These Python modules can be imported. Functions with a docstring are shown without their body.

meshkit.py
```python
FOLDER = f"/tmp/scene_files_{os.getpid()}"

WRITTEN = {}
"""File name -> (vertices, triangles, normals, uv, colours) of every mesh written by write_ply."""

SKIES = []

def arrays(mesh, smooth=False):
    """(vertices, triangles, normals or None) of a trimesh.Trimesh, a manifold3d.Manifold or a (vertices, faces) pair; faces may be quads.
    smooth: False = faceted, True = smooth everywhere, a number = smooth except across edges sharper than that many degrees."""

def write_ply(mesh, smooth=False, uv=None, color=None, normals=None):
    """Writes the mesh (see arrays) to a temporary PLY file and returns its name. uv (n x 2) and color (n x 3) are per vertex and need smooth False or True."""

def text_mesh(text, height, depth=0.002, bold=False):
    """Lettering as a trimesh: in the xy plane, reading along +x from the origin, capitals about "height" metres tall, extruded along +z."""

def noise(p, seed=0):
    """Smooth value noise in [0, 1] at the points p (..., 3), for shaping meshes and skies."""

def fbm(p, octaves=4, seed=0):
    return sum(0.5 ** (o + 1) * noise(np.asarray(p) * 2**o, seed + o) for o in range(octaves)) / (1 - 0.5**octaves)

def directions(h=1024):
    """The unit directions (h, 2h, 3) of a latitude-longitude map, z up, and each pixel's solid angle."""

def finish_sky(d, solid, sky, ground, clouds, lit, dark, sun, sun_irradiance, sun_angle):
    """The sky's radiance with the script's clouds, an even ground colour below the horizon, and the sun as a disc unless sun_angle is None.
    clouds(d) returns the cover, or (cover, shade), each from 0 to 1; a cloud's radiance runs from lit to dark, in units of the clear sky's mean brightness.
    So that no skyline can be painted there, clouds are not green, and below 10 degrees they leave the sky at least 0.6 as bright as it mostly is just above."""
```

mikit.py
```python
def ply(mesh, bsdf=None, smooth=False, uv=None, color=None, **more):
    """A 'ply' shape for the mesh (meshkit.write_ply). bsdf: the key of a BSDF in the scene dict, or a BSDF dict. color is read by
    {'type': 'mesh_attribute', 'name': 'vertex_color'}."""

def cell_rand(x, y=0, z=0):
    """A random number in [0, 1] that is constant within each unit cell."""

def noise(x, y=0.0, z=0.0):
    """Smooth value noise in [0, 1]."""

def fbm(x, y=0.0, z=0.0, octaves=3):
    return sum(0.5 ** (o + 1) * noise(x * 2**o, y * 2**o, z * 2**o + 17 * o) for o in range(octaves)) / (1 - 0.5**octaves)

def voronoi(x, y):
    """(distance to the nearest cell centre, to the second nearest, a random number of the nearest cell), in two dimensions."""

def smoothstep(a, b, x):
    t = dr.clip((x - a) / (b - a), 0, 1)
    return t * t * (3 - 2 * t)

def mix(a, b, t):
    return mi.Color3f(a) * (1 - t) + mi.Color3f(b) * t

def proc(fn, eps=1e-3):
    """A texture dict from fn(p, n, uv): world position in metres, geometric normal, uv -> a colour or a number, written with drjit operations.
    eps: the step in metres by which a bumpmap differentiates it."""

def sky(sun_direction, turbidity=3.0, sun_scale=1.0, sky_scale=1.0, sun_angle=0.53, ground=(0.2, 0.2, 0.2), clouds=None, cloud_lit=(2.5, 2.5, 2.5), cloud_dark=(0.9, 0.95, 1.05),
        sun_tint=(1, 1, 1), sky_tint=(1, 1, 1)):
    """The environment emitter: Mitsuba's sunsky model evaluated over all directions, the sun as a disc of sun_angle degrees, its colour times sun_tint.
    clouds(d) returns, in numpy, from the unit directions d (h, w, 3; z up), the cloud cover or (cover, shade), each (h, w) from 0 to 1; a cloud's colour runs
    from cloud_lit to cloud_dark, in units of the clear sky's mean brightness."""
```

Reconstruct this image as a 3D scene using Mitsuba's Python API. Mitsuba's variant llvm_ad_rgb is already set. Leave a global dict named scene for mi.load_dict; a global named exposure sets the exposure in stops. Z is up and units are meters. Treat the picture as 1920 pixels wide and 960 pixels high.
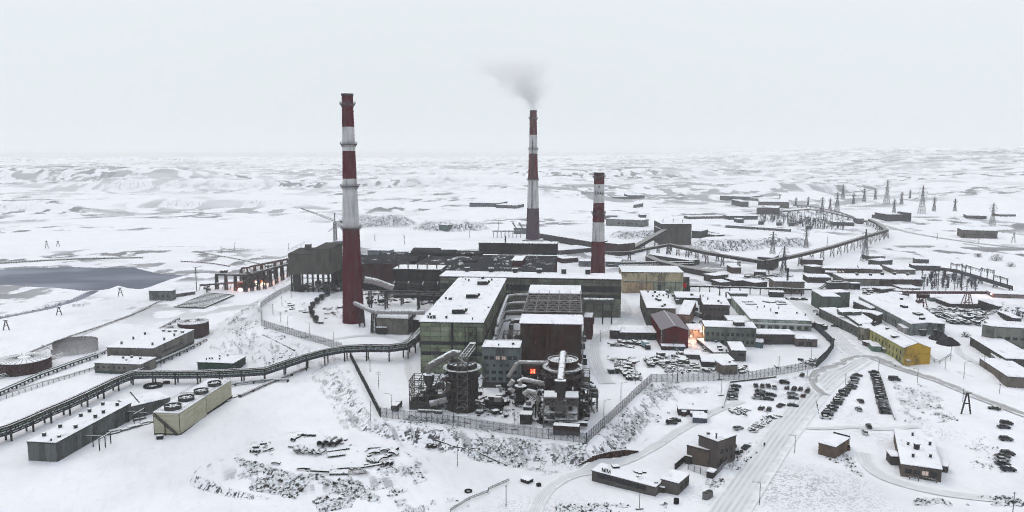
import math, random
import numpy as np
import drjit as dr
import mitsuba as mi
import mikit, meshkit
from mikit import proc, noise, fbm, smoothstep, mix, cell_rand

T = mi.ScalarTransform4f
scene, labels = {}, {}
R = random.Random(7)
NR = np.random.RandomState(11)

# ------------------------------------------------------------------ camera, sky, haze, exposure
F, CZ = 1450.0, 100.0
PIT = math.atan(195 / F)
SP, CP = math.sin(PIT), math.cos(PIT)
exposure = 1.93
HAZE = 0.000125
scene['haze_medium'] = {'type': 'homogeneous', 'albedo': {'type': 'rgb', 'value': [0.975, 0.98, 0.985]}, 'sigma_t': HAZE}
scene['camera'] = {'type': 'perspective', 'fov': 2 * math.degrees(math.atan(960 / F)), 'fov_axis': 'x', 'near_clip': 1.0, 'far_clip': 40000.0,
                   'to_world': T().look_at(origin=[0, 0, CZ], target=[0, CP, CZ - SP], up=[0, 0, 1]), 'medium': {'type': 'ref', 'id': 'haze_medium'}}


def overcast(d):
    el = np.clip(d[..., 2], 0, 1)
    return np.ones(d.shape[:2]), np.clip(.95 * (1 - el) ** 1.6 + .05 * np.sin(d[..., 0] * 5 + 2 * d[..., 1]), 0, 1)


scene['sky'] = mikit.sky([-0.35, 0.5, 0.75], turbidity=3, sun_scale=0.12, sun_angle=25, clouds=overcast,
                         cloud_lit=(2.12, 2.24, 2.36), cloud_dark=(1.66, 1.79, 1.86), ground=(0.6, 0.6, 0.62))

# ------------------------------------------------------------------ numbers


def sst(a, b, x):
    t = np.clip((np.asarray(x, float) - a) / (b - a), 0, 1)
    return t * t * (3 - 2 * t)


def hsh(i, j):
    h = (i.astype(np.int64) * 374761393 + j.astype(np.int64) * 668265263) & 0xFFFFFFFF
    h = ((h ^ (h >> 13)) * 1274126177) & 0xFFFFFFFF
    return ((h ^ (h >> 16)) & 0xFFFFFF) / 16777215.0


def vn(x, y):
    i, j = np.floor(x), np.floor(y)
    u, v = x - i, y - j
    u, v = u * u * (3 - 2 * u), v * v * (3 - 2 * v)
    a, b, c, d = hsh(i, j), hsh(i + 1, j), hsh(i, j + 1), hsh(i + 1, j + 1)
    return (a * (1 - u) + b * u) * (1 - v) + (c * (1 - u) + d * u) * v


def nfbm(x, y, o=3):
    return sum(0.5 ** (k + 1) * vn(x * 2 ** k + 31 * k, y * 2 ** k) for k in range(o)) / (1 - 0.5 ** o)


def sdf(poly, x, y):
    """Signed distance to a polygon (negative inside)."""
    p = np.asarray(poly, float)
    d2, inside = np.full(np.shape(x), 1e18), np.zeros(np.shape(x), bool)
    for (ax, ay), (bx, by) in zip(p, np.roll(p, -1, 0)):
        ex, ey = bx - ax, by - ay
        t = np.clip(((x - ax) * ex + (y - ay) * ey) / (ex * ex + ey * ey + 1e-12), 0, 1)
        d2 = np.minimum(d2, (x - ax - t * ex) ** 2 + (y - ay - t * ey) ** 2)
        inside ^= ((ay > y) != (by > y)) & (x < (bx - ax) * (y - ay) / (by - ay + 1e-12) + ax)
    return np.where(inside, -1, 1) * np.sqrt(d2)


def ray(px, py):
    b = (480 - py) / F
    return np.array([(px - 960) / F, CP + b * SP, -SP + b * CP])


def Z(px, py, z):
    """The point at height z that the photograph shows at this pixel."""
    d = ray(px, py)
    return np.array([0, 0, CZ]) + d * (z - CZ) / d[2]


def zq(pts, z):
    return np.array([Z(x, y, z)[:2] for x, y in pts])


def zat(p, py):
    """Height at which a vertical line through p reaches the picture row py."""
    t = (480 - py) / F
    return CZ + p[1] * (t * CP - SP) / (CP + t * SP)


PLATEAU = np.vstack([zq([(575, 527), (553, 538), (491, 576), (493, 614), (640, 657), (655, 668), (712, 783), (1100, 834), (1221, 718), (1395, 715), (1530, 693), (1566, 655), (1640, 665), (1990, 720)], 0),
                     [[1500, 700], [1500, 3000], [-200, 3000], [-230, 900]]])
KNOLL = zq([(430, 862), (480, 838), (560, 815), (660, 806), (745, 830), (772, 866), (720, 884), (650, 896), (560, 892), (490, 882)], -3.6)
LAKE = zq([(-160, 509), (0, 506), (60, 503), (130, 501), (200, 503), (250, 502), (270, 507), (300, 514), (347, 517), (320, 524), (280, 539), (262, 543), (240, 541), (222, 536), (203, 543), (172, 549), (140, 544), (100, 540), (50, 538), (0, 537), (-160, 539)], -12.2)
RIVER = zq([(176, 547), (160, 555), (140, 564), (120, 572), (90, 579), (60, 585), (20, 593), (0, 597), (-90, 612)], -12.2)


def polydist(pl, x, y):
    d2 = np.full(np.shape(x), 1e18)
    for (ax, ay), (bx, by) in zip(pl[:-1], pl[1:]):
        ex, ey = bx - ax, by - ay
        t = np.clip(((x - ax) * ex + (y - ay) * ey) / (ex * ex + ey * ey), 0, 1)
        d2 = np.minimum(d2, (x - ax - t * ex) ** 2 + (y - ay - t * ey) ** 2)
    return np.sqrt(d2)


MOUNDS = [(222, 800, 48, 26, 12, .2), (290, 830, 40, 24, 10, .1), (150, 915, 42, 24, 10, .1), (318, 470, 26, 20, 8, .4), (-190, 1060, 70, 35, 16, .1), (-80, 1010, 60, 25, 12, 0), (-430, 640, 30, 16, 5, .3), (-330, 560, 24, 14, 3, .3), (-900, 2300, 520, 150, 24, .1), (-250, 2500, 480, 130, 20, -.05), (420, 2800, 600, 150, 24, .05), (-1500, 2700, 700, 220, 36, .12), (-620, 1650, 260, 90, 13, .1), (-1050, 1500, 300, 90, 14, -.1), (700, 1900, 300, 100, 14, .2), (60, 1750, 260, 80, 10, .1), (-300, 1350, 150, 60, 8, .2)]


def terr(x, y):
    x, y = np.asarray(x, float), np.asarray(y, float)
    r = np.hypot(x, y)
    sd = sdf(PLATEAU, x, y)
    left = sst(-45, -150, x)
    zo = -6 + 4 * sst(25, 100, x)
    zo = zo * (1 - left) + (-10.5 - 2 * sst(350, 600, y)) * left
    zo = zo * (1 - sst(300, 420, y) * sst(40, 120, x))
    w = 11 + 26 * left
    z = zo * sst(0.5, 1, (sd + w) / (2 * w)) * 1.0
    z = zo * sst(1.0, 1.0 + w, sd)
    z = np.maximum(z, -6.2 + 2.7 * sst(10, -2, sdf(KNOLL, x, y) + 5 * (nfbm(x / 6, y / 6, 2) - .5)) - 60 * sst(10, 30, sdf(KNOLL, x, y)) - 60 * sst(0, -2, sd))
    far = sst(700, 1700, y)
    z = z + 24 * (nfbm(x / 300 + 5, y / 300, 4) - .5) * far
    hb = sst(380, 1750, x - .12 * (y - 1000)) * sst(560, 1700, y)
    z = z + 54 * hb + 18 * hb * (nfbm(x / 300, y / 300 + 9, 3) - .5)
    z = z + 62 * sst(1300, 5200, r) * (0.45 + .75 * nfbm(x / 1500 + 3.3, y / 900 + 1.7, 3)) * sst(0, 500, y)
    for mx, my, ra, rb, h, a in MOUNDS:
        c, s = math.cos(a), math.sin(a)
        u, v = ((x - mx) * c + (y - my) * s) / ra, (-(x - mx) * s + (y - my) * c) / rb
        z = z + h * sst(1.0, .45, np.hypot(u, v))
    z = z + .55 * (nfbm(x / 9, y / 9, 3) - .5) + 1.6 * (nfbm(x / 45, y / 45, 2) - .5) * sst(0, 30, sd)
    bank = sst(1, 4, sd) * sst(1 + w, 1 + .6 * w, sd)
    z = z + bank * .9 * (nfbm(x / 2.6, y / 2.6, 2) - .5)
    dl = sdf(LAKE, x, y)
    k = sst(26, -8, dl)
    z = z * (1 - k) + k * (-11.2 - 3.0 * sst(3, -7, dl))
    k = sst(16, 0, polydist(RIVER, x, y))
    return z * (1 - k) + k * (-11.2 - 3.0 * sst(5, 1, polydist(RIVER, x, y)))


TS = np.geomspace(90, 9000, 900)


def G(px, py):
    """The point of the ground that the photograph shows at this pixel."""
    d = ray(px, py)
    p = d[None] * (TS / d[1])[:, None]
    h = CZ + p[:, 2] - terr(p[:, 0], p[:, 1])
    i = int(np.argmax(h < 0)) or len(TS) - 1
    k = h[i - 1] / (h[i - 1] - h[i] + 1e-9)
    q = p[i - 1] * (1 - k) + p[i] * k
    return np.array([q[0], q[1], float(terr(q[0], q[1]))])


# ------------------------------------------------------------------ mesh kit


def rotz(a):
    c, s = math.cos(a), math.sin(a)
    return np.array([[c, -s, 0], [s, c, 0], [0, 0, 1.0]])


CUBE_F = np.array([[0, 2, 1], [0, 3, 2], [4, 5, 6], [4, 6, 7], [0, 1, 5], [0, 5, 4], [1, 2, 6], [1, 6, 5], [2, 3, 7], [2, 7, 6], [3, 0, 4], [3, 4, 7]])


class MB:
    def __init__(self):
        self.v, self.f, self.n = [], [], 0

    def add(self, v, f):
        v = np.asarray(v, float)
        f = np.asarray(f, int)
        if f.shape[1] == 4:
            f = np.vstack([f[:, [0, 1, 2]], f[:, [0, 2, 3]]])
        self.v.append(v)
        self.f.append(f + self.n)
        self.n += len(v)
        return self

    def box8(self, p):
        p = np.asarray(p, float)
        return self.add(p[CUBE_F].reshape(-1, 3), np.arange(36).reshape(-1, 3))

    def box(self, c, s, rz=0.0):
        a, b, h = np.asarray(s, float) / 2
        q = np.array([[-a, -b, -h], [a, -b, -h], [a, b, -h], [-a, b, -h], [-a, -b, h], [a, -b, h], [a, b, h], [-a, b, h]])
        return self.box8(q @ rotz(rz).T + np.asarray(c, float))

    def bar(self, p, q, w, h=None):
        p, q = np.asarray(p, float), np.asarray(q, float)
        h = h or w
        d = q - p
        L = np.linalg.norm(d)
        if L < 1e-6:
            return self
        d /= L
        s = np.cross([0, 0, 1.0], d)
        s = np.array([1.0, 0, 0]) if np.linalg.norm(s) < 1e-4 else s / np.linalg.norm(s)
        u = np.cross(d, s)
        s, u = s * w / 2, u * h / 2
        return self.box8([p - s - u, q - s - u, q + s - u, p + s - u, p - s + u, q - s + u, q + s + u, p + s + u])

    def tube(self, pts, r, n=10, cap=True):
        p = np.asarray(pts, float)
        t = np.gradient(p, axis=0)
        t /= np.linalg.norm(t, axis=1, keepdims=True) + 1e-12
        a = np.cross(t, [0, 0, 1.0])
        for i in range(len(a)):
            if np.linalg.norm(a[i]) < .15:
                a[i] = a[i - 1] if i else np.cross(t[i], [0.3, 1, 0])
        a /= np.linalg.norm(a, axis=1, keepdims=True)
        b = np.cross(t, a)
        ang = np.arange(n) * 2 * np.pi / n
        r = np.broadcast_to(r, (len(p),))
        v = p[:, None] + r[:, None, None] * (np.cos(ang)[None, :, None] * a[:, None] + np.sin(ang)[None, :, None] * b[:, None])
        i, j = np.meshgrid(np.arange(len(p) - 1), np.arange(n), indexing='ij')
        f = np.stack([i * n + j, (i + 1) * n + j, (i + 1) * n + (j + 1) % n, i * n + (j + 1) % n], -1).reshape(-1, 4)
        self.add(v.reshape(-1, 3), f[:, ::-1])
        if cap:
            for k, fl in ((0, 1), (len(p) - 1, -1)):
                ring = v[k]
                self.add(ring, [[0, *(q if fl * -1 > 0 else q[::-1])] for q in ([m, m + 1] for m in range(1, n - 1))])
        return self

    def lathe(self, prof, c=(0, 0, 0), n=28):
        ang = np.arange(n) * 2 * np.pi / n
        ring = np.stack([np.cos(ang), np.sin(ang), 0 * ang], 1)
        for (r0, z0), (r1, z1) in zip(prof[:-1], prof[1:]):
            a, b = ring * r0 + [0, 0, z0], ring * r1 + [0, 0, z1]
            j = np.arange(n)
            k = (j + 1) % n
            self.add(np.vstack([a, b]) + np.asarray(c, float), np.stack([j, k, n + k, n + j], 1))
        return self

    def prism(self, poly, z0, z1, bottom=False):
        """poly: counter-clockwise, convex enough for an ear fan by shapely-free triangulation."""
        p = np.asarray(poly, float)
        n = len(p)
        z0 = np.broadcast_to(z0, (n,))
        z1 = np.broadcast_to(z1, (n,))
        lo, hi = np.column_stack([p, z0]), np.column_stack([p, z1])
        for i in range(n):
            j = (i + 1) % n
            self.add([lo[i], lo[j], hi[j], hi[i]], [[0, 1, 2, 3]])
        tri = ears(p)
        self.add(hi, tri)
        if bottom:
            self.add(lo, [t[::-1] for t in tri])
        return self

    def mesh(self):
        return np.vstack(self.v), np.vstack(self.f)


def ears(p):
    idx, out = list(range(len(p))), []
    cr = lambda a, b, c: (b[0] - a[0]) * (c[1] - a[1]) - (b[1] - a[1]) * (c[0] - a[0])
    g = 0
    while len(idx) > 3 and g < 500:
        g += 1
        for k in range(len(idx)):
            a, b, c = idx[k - 1], idx[k], idx[(k + 1) % len(idx)]
            if cr(p[a], p[b], p[c]) <= 1e-9:
                continue
            if any(cr(p[a], p[b], p[m]) >= 0 and cr(p[b], p[c], p[m]) >= 0 and cr(p[c], p[a], p[m]) >= 0 for m in idx if m not in (a, b, c)):
                continue
            out.append([a, b, c])
            idx.pop(k)
            break
        else:
            break
    out.append(idx[:3])
    return out


COUNT = {}


def fresh(key):
    n = COUNT.get(key, -1) + 1
    COUNT[key] = n
    return key if n == 0 else f'{key}_{n:03d}'


def pack(c):
    c = [x * (.5 + .5 * min(1, x / .3)) for x in c]
    return [math.floor(min(max(c[0], 0), .99) * 1000 + .5) + .05 + .9 * min(max(c[1], 0), 1), min(max(c[2], 0), 1)]


def put(key, mesh, col=None, mat='steel', smooth=False, uv=None):
    m = mesh.mesh() if isinstance(mesh, MB) else mesh
    v = np.asarray(m[0])
    if col is not None:
        uv = np.tile(pack(col), (len(v), 1))
    scene[key] = mikit.ply(m, mat, smooth, uv=uv)
    return key


def part(parent, name, mesh, col, mat='steel', smooth=False, label=None):
    k = fresh(parent + '__' + name)
    put(k, mesh, col, mat, smooth)
    if label:
        labels[k] = {'label': label}
    return k


def thing(name, label, cat, group=None, kind=None):
    k = fresh(name)
    labels[k] = {'label': label, 'category': cat}
    if group:
        labels[k]['group'] = group
    if kind:
        labels[k]['kind'] = kind
    return k


def solo(name, label, cat, mesh, col, mat='steel', smooth=False, group=None, kind=None):
    k = thing(name, label, cat, group, kind)
    return put(k, mesh, col, mat, smooth)


# ------------------------------------------------------------------ materials
SNOW = (0.81, 0.835, 0.875)


def f_grime(p, n, uv):
    a = fbm(p.x * .35 + p.y * .35, p.z * .12, 3.0, 3)
    b = fbm(p.x * 1.7, p.y * 1.7, p.z * .5, 2)
    return dr.clip(smoothstep(.35, .75, a * .65 + b * .35) * .75, 0, 1)


def f_snowmask(p, n, uv):
    a = fbm(p.x * .9, p.y * .9, p.z * .9, 3)
    return smoothstep(.55, .85, n.z + (a - .5) * .9) * .96


def f_snow(p, n, uv):
    a = fbm(p.x * .25, p.y * .25, 1.0, 3)
    b = fbm(p.x * 2.1, p.y * 2.1, 5.0, 2)
    v = .84 + .08 * (a - .5) + .05 * (b - .5)
    d = smoothstep(.58, .78, fbm(p.x * .6, p.y * .22, 9.0, 3) * .7 + b * .3) * .45
    return mix(mi.Color3f(v * .95, v * .965, v * 1.035), mi.Color3f(.32, .32, .34), d)


def f_darkroof(p, n, uv):
    a = fbm(p.x * .16, p.y * .10, 2.0, 3)
    b = fbm(p.x * .9, p.y * .5, 7.0, 2)
    m = smoothstep(.66, .74, a * .65 + b * .35)
    base = mi.Color3f(.026, .027, .032) * (.7 + .7 * b)
    return mix(base, mi.Color3f(.62, .64, .68), m * .8)


def vcol(uv):
    """Each mesh carries its paint colour in its texture coordinates."""
    r = dr.floor(uv.x)
    return mi.Color3f(r * .001, (uv.x - r - .05) / .9, uv.y)


def f_vcol(p, n, uv):
    return vcol(uv)


def f_wall(p, n, uv):
    return mix(vcol(uv), mi.Color3f(.035, .034, .032), f_grime(p, n, uv))


def f_steel(p, n, uv):
    return mix(vcol(uv), mi.Color3f(*SNOW), f_snowmask(p, n, uv))


scene['snow'] = {'type': 'diffuse', 'reflectance': proc(f_snow)}
scene['dark_roof'] = {'type': 'twosided', 'b': {'type': 'diffuse', 'reflectance': proc(f_darkroof)}}
scene['bare'] = {'type': 'twosided', 'b': {'type': 'roughplastic', 'diffuse_reflectance': proc(f_vcol), 'alpha': .5, 'specular_reflectance': .25}}
scene['vcol'] = {'type': 'twosided', 'b': {'type': 'diffuse', 'reflectance': proc(f_vcol)}}
scene['wall'] = {'type': 'twosided', 'b': {'type': 'diffuse', 'reflectance': proc(f_wall)}}
scene['steel'] = {'type': 'twosided', 'b': {'type': 'diffuse', 'reflectance': proc(f_steel)}}
scene['glass'] = {'type': 'principled', 'base_color': {'type': 'rgb', 'value': [.015, .018, .022]}, 'roughness': .25, 'specular': .2}

# ------------------------------------------------------------------ ground


def f_ground(p, n, uv):
    r = dr.sqrt(p.x * p.x + p.y * p.y)
    slope = 1 - n.z
    lump = fbm(p.x * .09, p.y * .09, 4.0, 3)
    fine = fbm(p.x * .55, p.y * .55, 0.0, 3)
    finer = noise(p.x * 1.9, p.y * 1.9, 3.0)
    streak = fbm(p.x * .5 + p.y * .2, p.y * .11, 8.0, 3)
    v = .85 + .07 * (lump - .5) + .05 * (fine - .5)
    snow = mi.Color3f(v * .95, v * .965, v * 1.035)
    soot = smoothstep(.48, .72, fbm(p.x * .018 + 7., p.y * .018, 15.0, 4)) * .22 + smoothstep(.55, .75, streak) * .07
    snow = mix(snow, mi.Color3f(.42, .42, .45), soot * (1 - smoothstep(600, 1200, r)))
    near = 1 - smoothstep(700, 1300, r)
    # bare rock and dead grass where the snow does not hold
    steep = (1 - .65 * smoothstep(900, 2200, r)) * smoothstep(.05, .22, slope + (lump - .5) * .10) * smoothstep(.47, .60, fine * .6 + finer * .4)
    rough = smoothstep(.70, .88, fbm(p.x * .011, p.y * .011, 2.0, 3) - .10 * smoothstep(-30, -90, p.x) * (1 - smoothstep(350, 600, p.y)))
    g2 = noise(p.x * 3.7, p.y * 3.7, 8.0)
    spots = rough * smoothstep(.55, .68, finer * .45 + g2 * .3 + fine * .35) * .55
    grains = smoothstep(.66, .76, finer * .5 + g2 * .5) * .07
    mid = smoothstep(380, 800, r) * smoothstep(.46, .64, fbm(p.x * .005, p.y * .008, 6.0, 3)) * smoothstep(.54, .63, fbm(p.x * .05, p.y * .04, 1.0, 4)) * .8
    farn = fbm(p.x * .026, p.y * .017, 4.0, 4)
    farp = smoothstep(900, 1700, r) * smoothstep(.52, .64, fbm(p.x * .0019 + 3., p.y * .0027, 3.0, 4)) * smoothstep(.49, .58, farn) * .62 * (1 - .7 * smoothstep(3500, 7000, r))
    far2 = smoothstep(1400, 2600, r) * smoothstep(.50, .64, fbm(p.x * .0011, p.y * .0019 + 4., 7.0, 5)) * smoothstep(.46, .60, farn) * .42 * (1 - .8 * smoothstep(3500, 7000, r))
    rib = smoothstep(.55, .7, streak) * smoothstep(.02, .10, slope) * .5
    m = dr.clip(dr.maximum(dr.maximum(steep, dr.maximum(spots, grains) * near), dr.maximum(dr.maximum(mid, farp), dr.maximum(far2, rib))), 0, 1)
    return mix(snow, mi.Color3f(.075, .076, .086), m)


scene['ground_bsdf'] = {'type': 'diffuse', 'reflectance': proc(f_ground)}


def build_ground():
    view = np.linspace(-38, 38, 640)
    rest = np.concatenate([np.linspace(-180, -41, 50), np.linspace(41, 177, 48)])
    th = np.radians(np.sort(np.concatenate([view, rest])))
    rr = np.concatenate([[.5, 20, 50, 80], np.geomspace(100, 2600, 620), np.geomspace(2680, 8800, 60)])
    t, r = np.meshgrid(th, rr, indexing='ij')
    x, y = r * np.sin(t), r * np.cos(t)
    z = terr(x, y)
    a, b = x.shape
    i, j = np.meshgrid(np.arange(a), np.arange(b - 1), indexing='ij')
    i2 = (i + 1) % a
    f = np.stack([i * b + j, i * b + j + 1, i2 * b + j + 1, i2 * b + j], -1).reshape(-1, 4)
    v = np.stack([x, y, z], -1).reshape(-1, 3)
    tri = np.vstack([f[:, [0, 2, 1]], f[:, [0, 3, 2]]])
    scene['ground'] = mikit.ply((v, tri), 'ground_bsdf', True)
    labels['ground'] = {'label': 'snow covered ground with banks, mounds and distant scrubby hills', 'kind': 'structure'}


build_ground()


def ribbon(path, width, lift, step=2.5):
    """A strip draped over the ground along a path of world points; u runs across, v along in metres."""
    p = np.asarray(path, float)[:, :2]
    for _ in range(3):
        q = np.empty((2 * len(p) - 2, 2))
        q[0::2], q[1::2] = .75 * p[:-1] + .25 * p[1:], .25 * p[:-1] + .75 * p[1:]
        p = np.vstack([p[:1], q, p[-1:]])
    s = np.concatenate([[0], np.cumsum(np.linalg.norm(np.diff(p, axis=0), axis=1))])
    k = np.linspace(0, s[-1], max(2, int(s[-1] / step)))
    c = np.stack([np.interp(k, s, p[:, 0]), np.interp(k, s, p[:, 1])], 1)
    t = np.gradient(c, axis=0)
    t /= np.linalg.norm(t, axis=1, keepdims=True) + 1e-9
    nrm = np.stack([t[:, 1], -t[:, 0]], 1)
    m = 7
    w = np.linspace(-.5, .5, m)
    xy = c[:, None] + nrm[:, None] * (w[None, :, None] * np.broadcast_to(width, (1,))[0])
    z = terr(xy[..., 0], xy[..., 1]) + lift
    v = np.concatenate([xy, z[..., None]], -1).reshape(-1, 3)
    uv = np.stack([np.tile(w + .5, len(k)), np.repeat(k, m)], 1)
    i, j = np.meshgrid(np.arange(len(k) - 1), np.arange(m - 1), indexing='ij')
    f = np.stack([i * m + j, i * m + j + 1, (i + 1) * m + j + 1, (i + 1) * m + j], -1).reshape(-1, 4)
    return (v, np.vstack([f[:, [0, 1, 2]], f[:, [0, 2, 3]]])), uv


def gp(pts):
    return [G(x, y) for x, y in pts]


def f_road(p, n, uv):
    u, v = uv.x, uv.y
    edge = smoothstep(0, .22, u + (noise(p.x * .5, p.y * .5) - .5) * .2) * smoothstep(0, .22, 1 - u + (noise(p.x * .5, p.y * .5, 4.) - .5) * .2)
    rut = dr.abs(dr.sin((u + .03 * (noise(v * .03, 2.0) - .5)) * 22))
    m = edge * (.22 + .40 * smoothstep(.55, .95, rut) * fbm(p.x * .2, p.y * .2, 2., 2) + .22 * (fbm(v * .05, u * 9, 1., 3) - .4))
    return mix(mi.Color3f(.77, .79, .83), mi.Color3f(.30, .30, .32), dr.clip(m, 0, 1))


def f_mud(p, n, uv):
    u, v = uv.x, uv.y
    w = (fbm(p.x * .35, p.y * .35, 2., 3) - .5) * .55
    edge = smoothstep(.02, .34, u + w) * smoothstep(.02, .34, 1 - u + w)
    rut = .5 + .5 * dr.sin((u + .05 * noise(v * .05, 1.)) * 26)
    m = edge * (.42 + .4 * rut * fbm(v * .08, u * 5, 3., 2) + .15 * fbm(p.x * 1.2, p.y * 1.2, 1., 2))
    return mix(mi.Color3f(.77, .79, .83), mi.Color3f(.10, .085, .078), dr.clip(m, 0, 1))


scene['road_bsdf'] = {'type': 'diffuse', 'reflectance': proc(f_road)}
scene['mud_bsdf'] = {'type': 'diffuse', 'reflectance': proc(f_mud)}


def road(name, pts, width, lift, mat, label):
    m, uv = ribbon(gp(pts), width, lift)
    k = fresh(name)
    scene[k] = mikit.ply(m, mat, True, uv=uv)
    labels[k] = {'label': label, 'kind': 'structure'}


road('road', [(1345, 985), (1400, 905), (1450, 830), (1500, 765), (1535, 725), (1575, 693), (1612, 672)], 13, .22, 'road_bsdf', 'wide snow packed road running diagonally up to the works gate')
road('road', [(1612, 676), (1590, 655), (1560, 622), (1530, 590), (1505, 570), (1470, 560)], 11, .22, 'road_bsdf', 'packed snow street between the workshops behind the gate')
road('muddy_track', [(1545, 742), (1525, 722), (1523, 705), (1545, 692), (1575, 684), (1592, 672), (1615, 667), (1640, 670), (1665, 682), (1700, 695), (1750, 710), (1800, 731), (1850, 752), (1960, 792)], 5.5, .34, 'mud_bsdf', 'brown slushy vehicle track curving past the yellow building')
road('snow_track', [(1000, 965), (1012, 935), (1035, 910), (1070, 891), (1110, 880), (1165, 868), (1215, 845), (1260, 815), (1330, 775), (1390, 752)], 4.5, .2, 'road_bsdf', 'faint tyre track past the long brick hut')
road('snow_track', [(1620, 850), (1630, 880), (1680, 905), (1760, 925), (1860, 935)], 5, .2, 'road_bsdf', 'faint curved tyre track in front of the square bungalow')
road('snow_track', [(1165, 560), (1180, 585), (1160, 610), (1110, 640), (1120, 690), (1140, 720)], 7, .2, 'road_bsdf', 'tyre worn yard lane beside the rust coloured hall')
road('snow_track', [(1790, 640), (1800, 665), (1840, 685), (1880, 690), (1930, 688)], 4, .2, 'road_bsdf', 'curving tyre tracks on the snow left of the stone fronted store')
road('snow_track', [(1440, 790), (1480, 800), (1540, 805), (1600, 800), (1660, 806), (1720, 800)], 3, .2, 'road_bsdf', 'faint tyre track across the snow behind the small brown garage')
road('snow_track', [(600, 640), (700, 625), (770, 640), (760, 700), (800, 760), (900, 790), (1000, 800)], 4, .2, 'road_bsdf', 'worn yard lane inside the front fence')
road('railway', [(0, 742), (60, 722), (140, 700), (220, 676)], 1.9, .25, 'mud_bsdf', 'thin dark line of rails beside the pipe rack on the left')
road('railway', [(0, 612 + 70), (100, 650), (200, 610), (300, 570)], 1.6, .25, 'mud_bsdf', 'thin rails running along the valley left of the tanks')
road('railway', [(595, 606), (584, 594), (581, 584), (590, 574), (604, 562), (622, 548), (645, 540)], 3, .2, 'mud_bsdf', 'curved siding under the ore wagons')
road('far_road', [(1650, 420), (1700, 436), (1780, 449), (1850, 459), (1960, 470)], 6, .5, 'mud_bsdf', 'thin dark road crossing the snowy hillside on the right')

# water
W = LAKE - LAKE.mean(0)
mb = MB().prism((LAKE + W / (np.linalg.norm(W, axis=1, keepdims=True) + 1e-9) * 4)[::-1], -12.6, -12.0)


def f_ice(p, n, uv):
    a = fbm(p.x * .012, p.y * .03, 1., 4)
    return mix(mi.Color3f(.085, .10, .14), mi.Color3f(.19, .21, .26), smoothstep(.35, .75, a))


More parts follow.
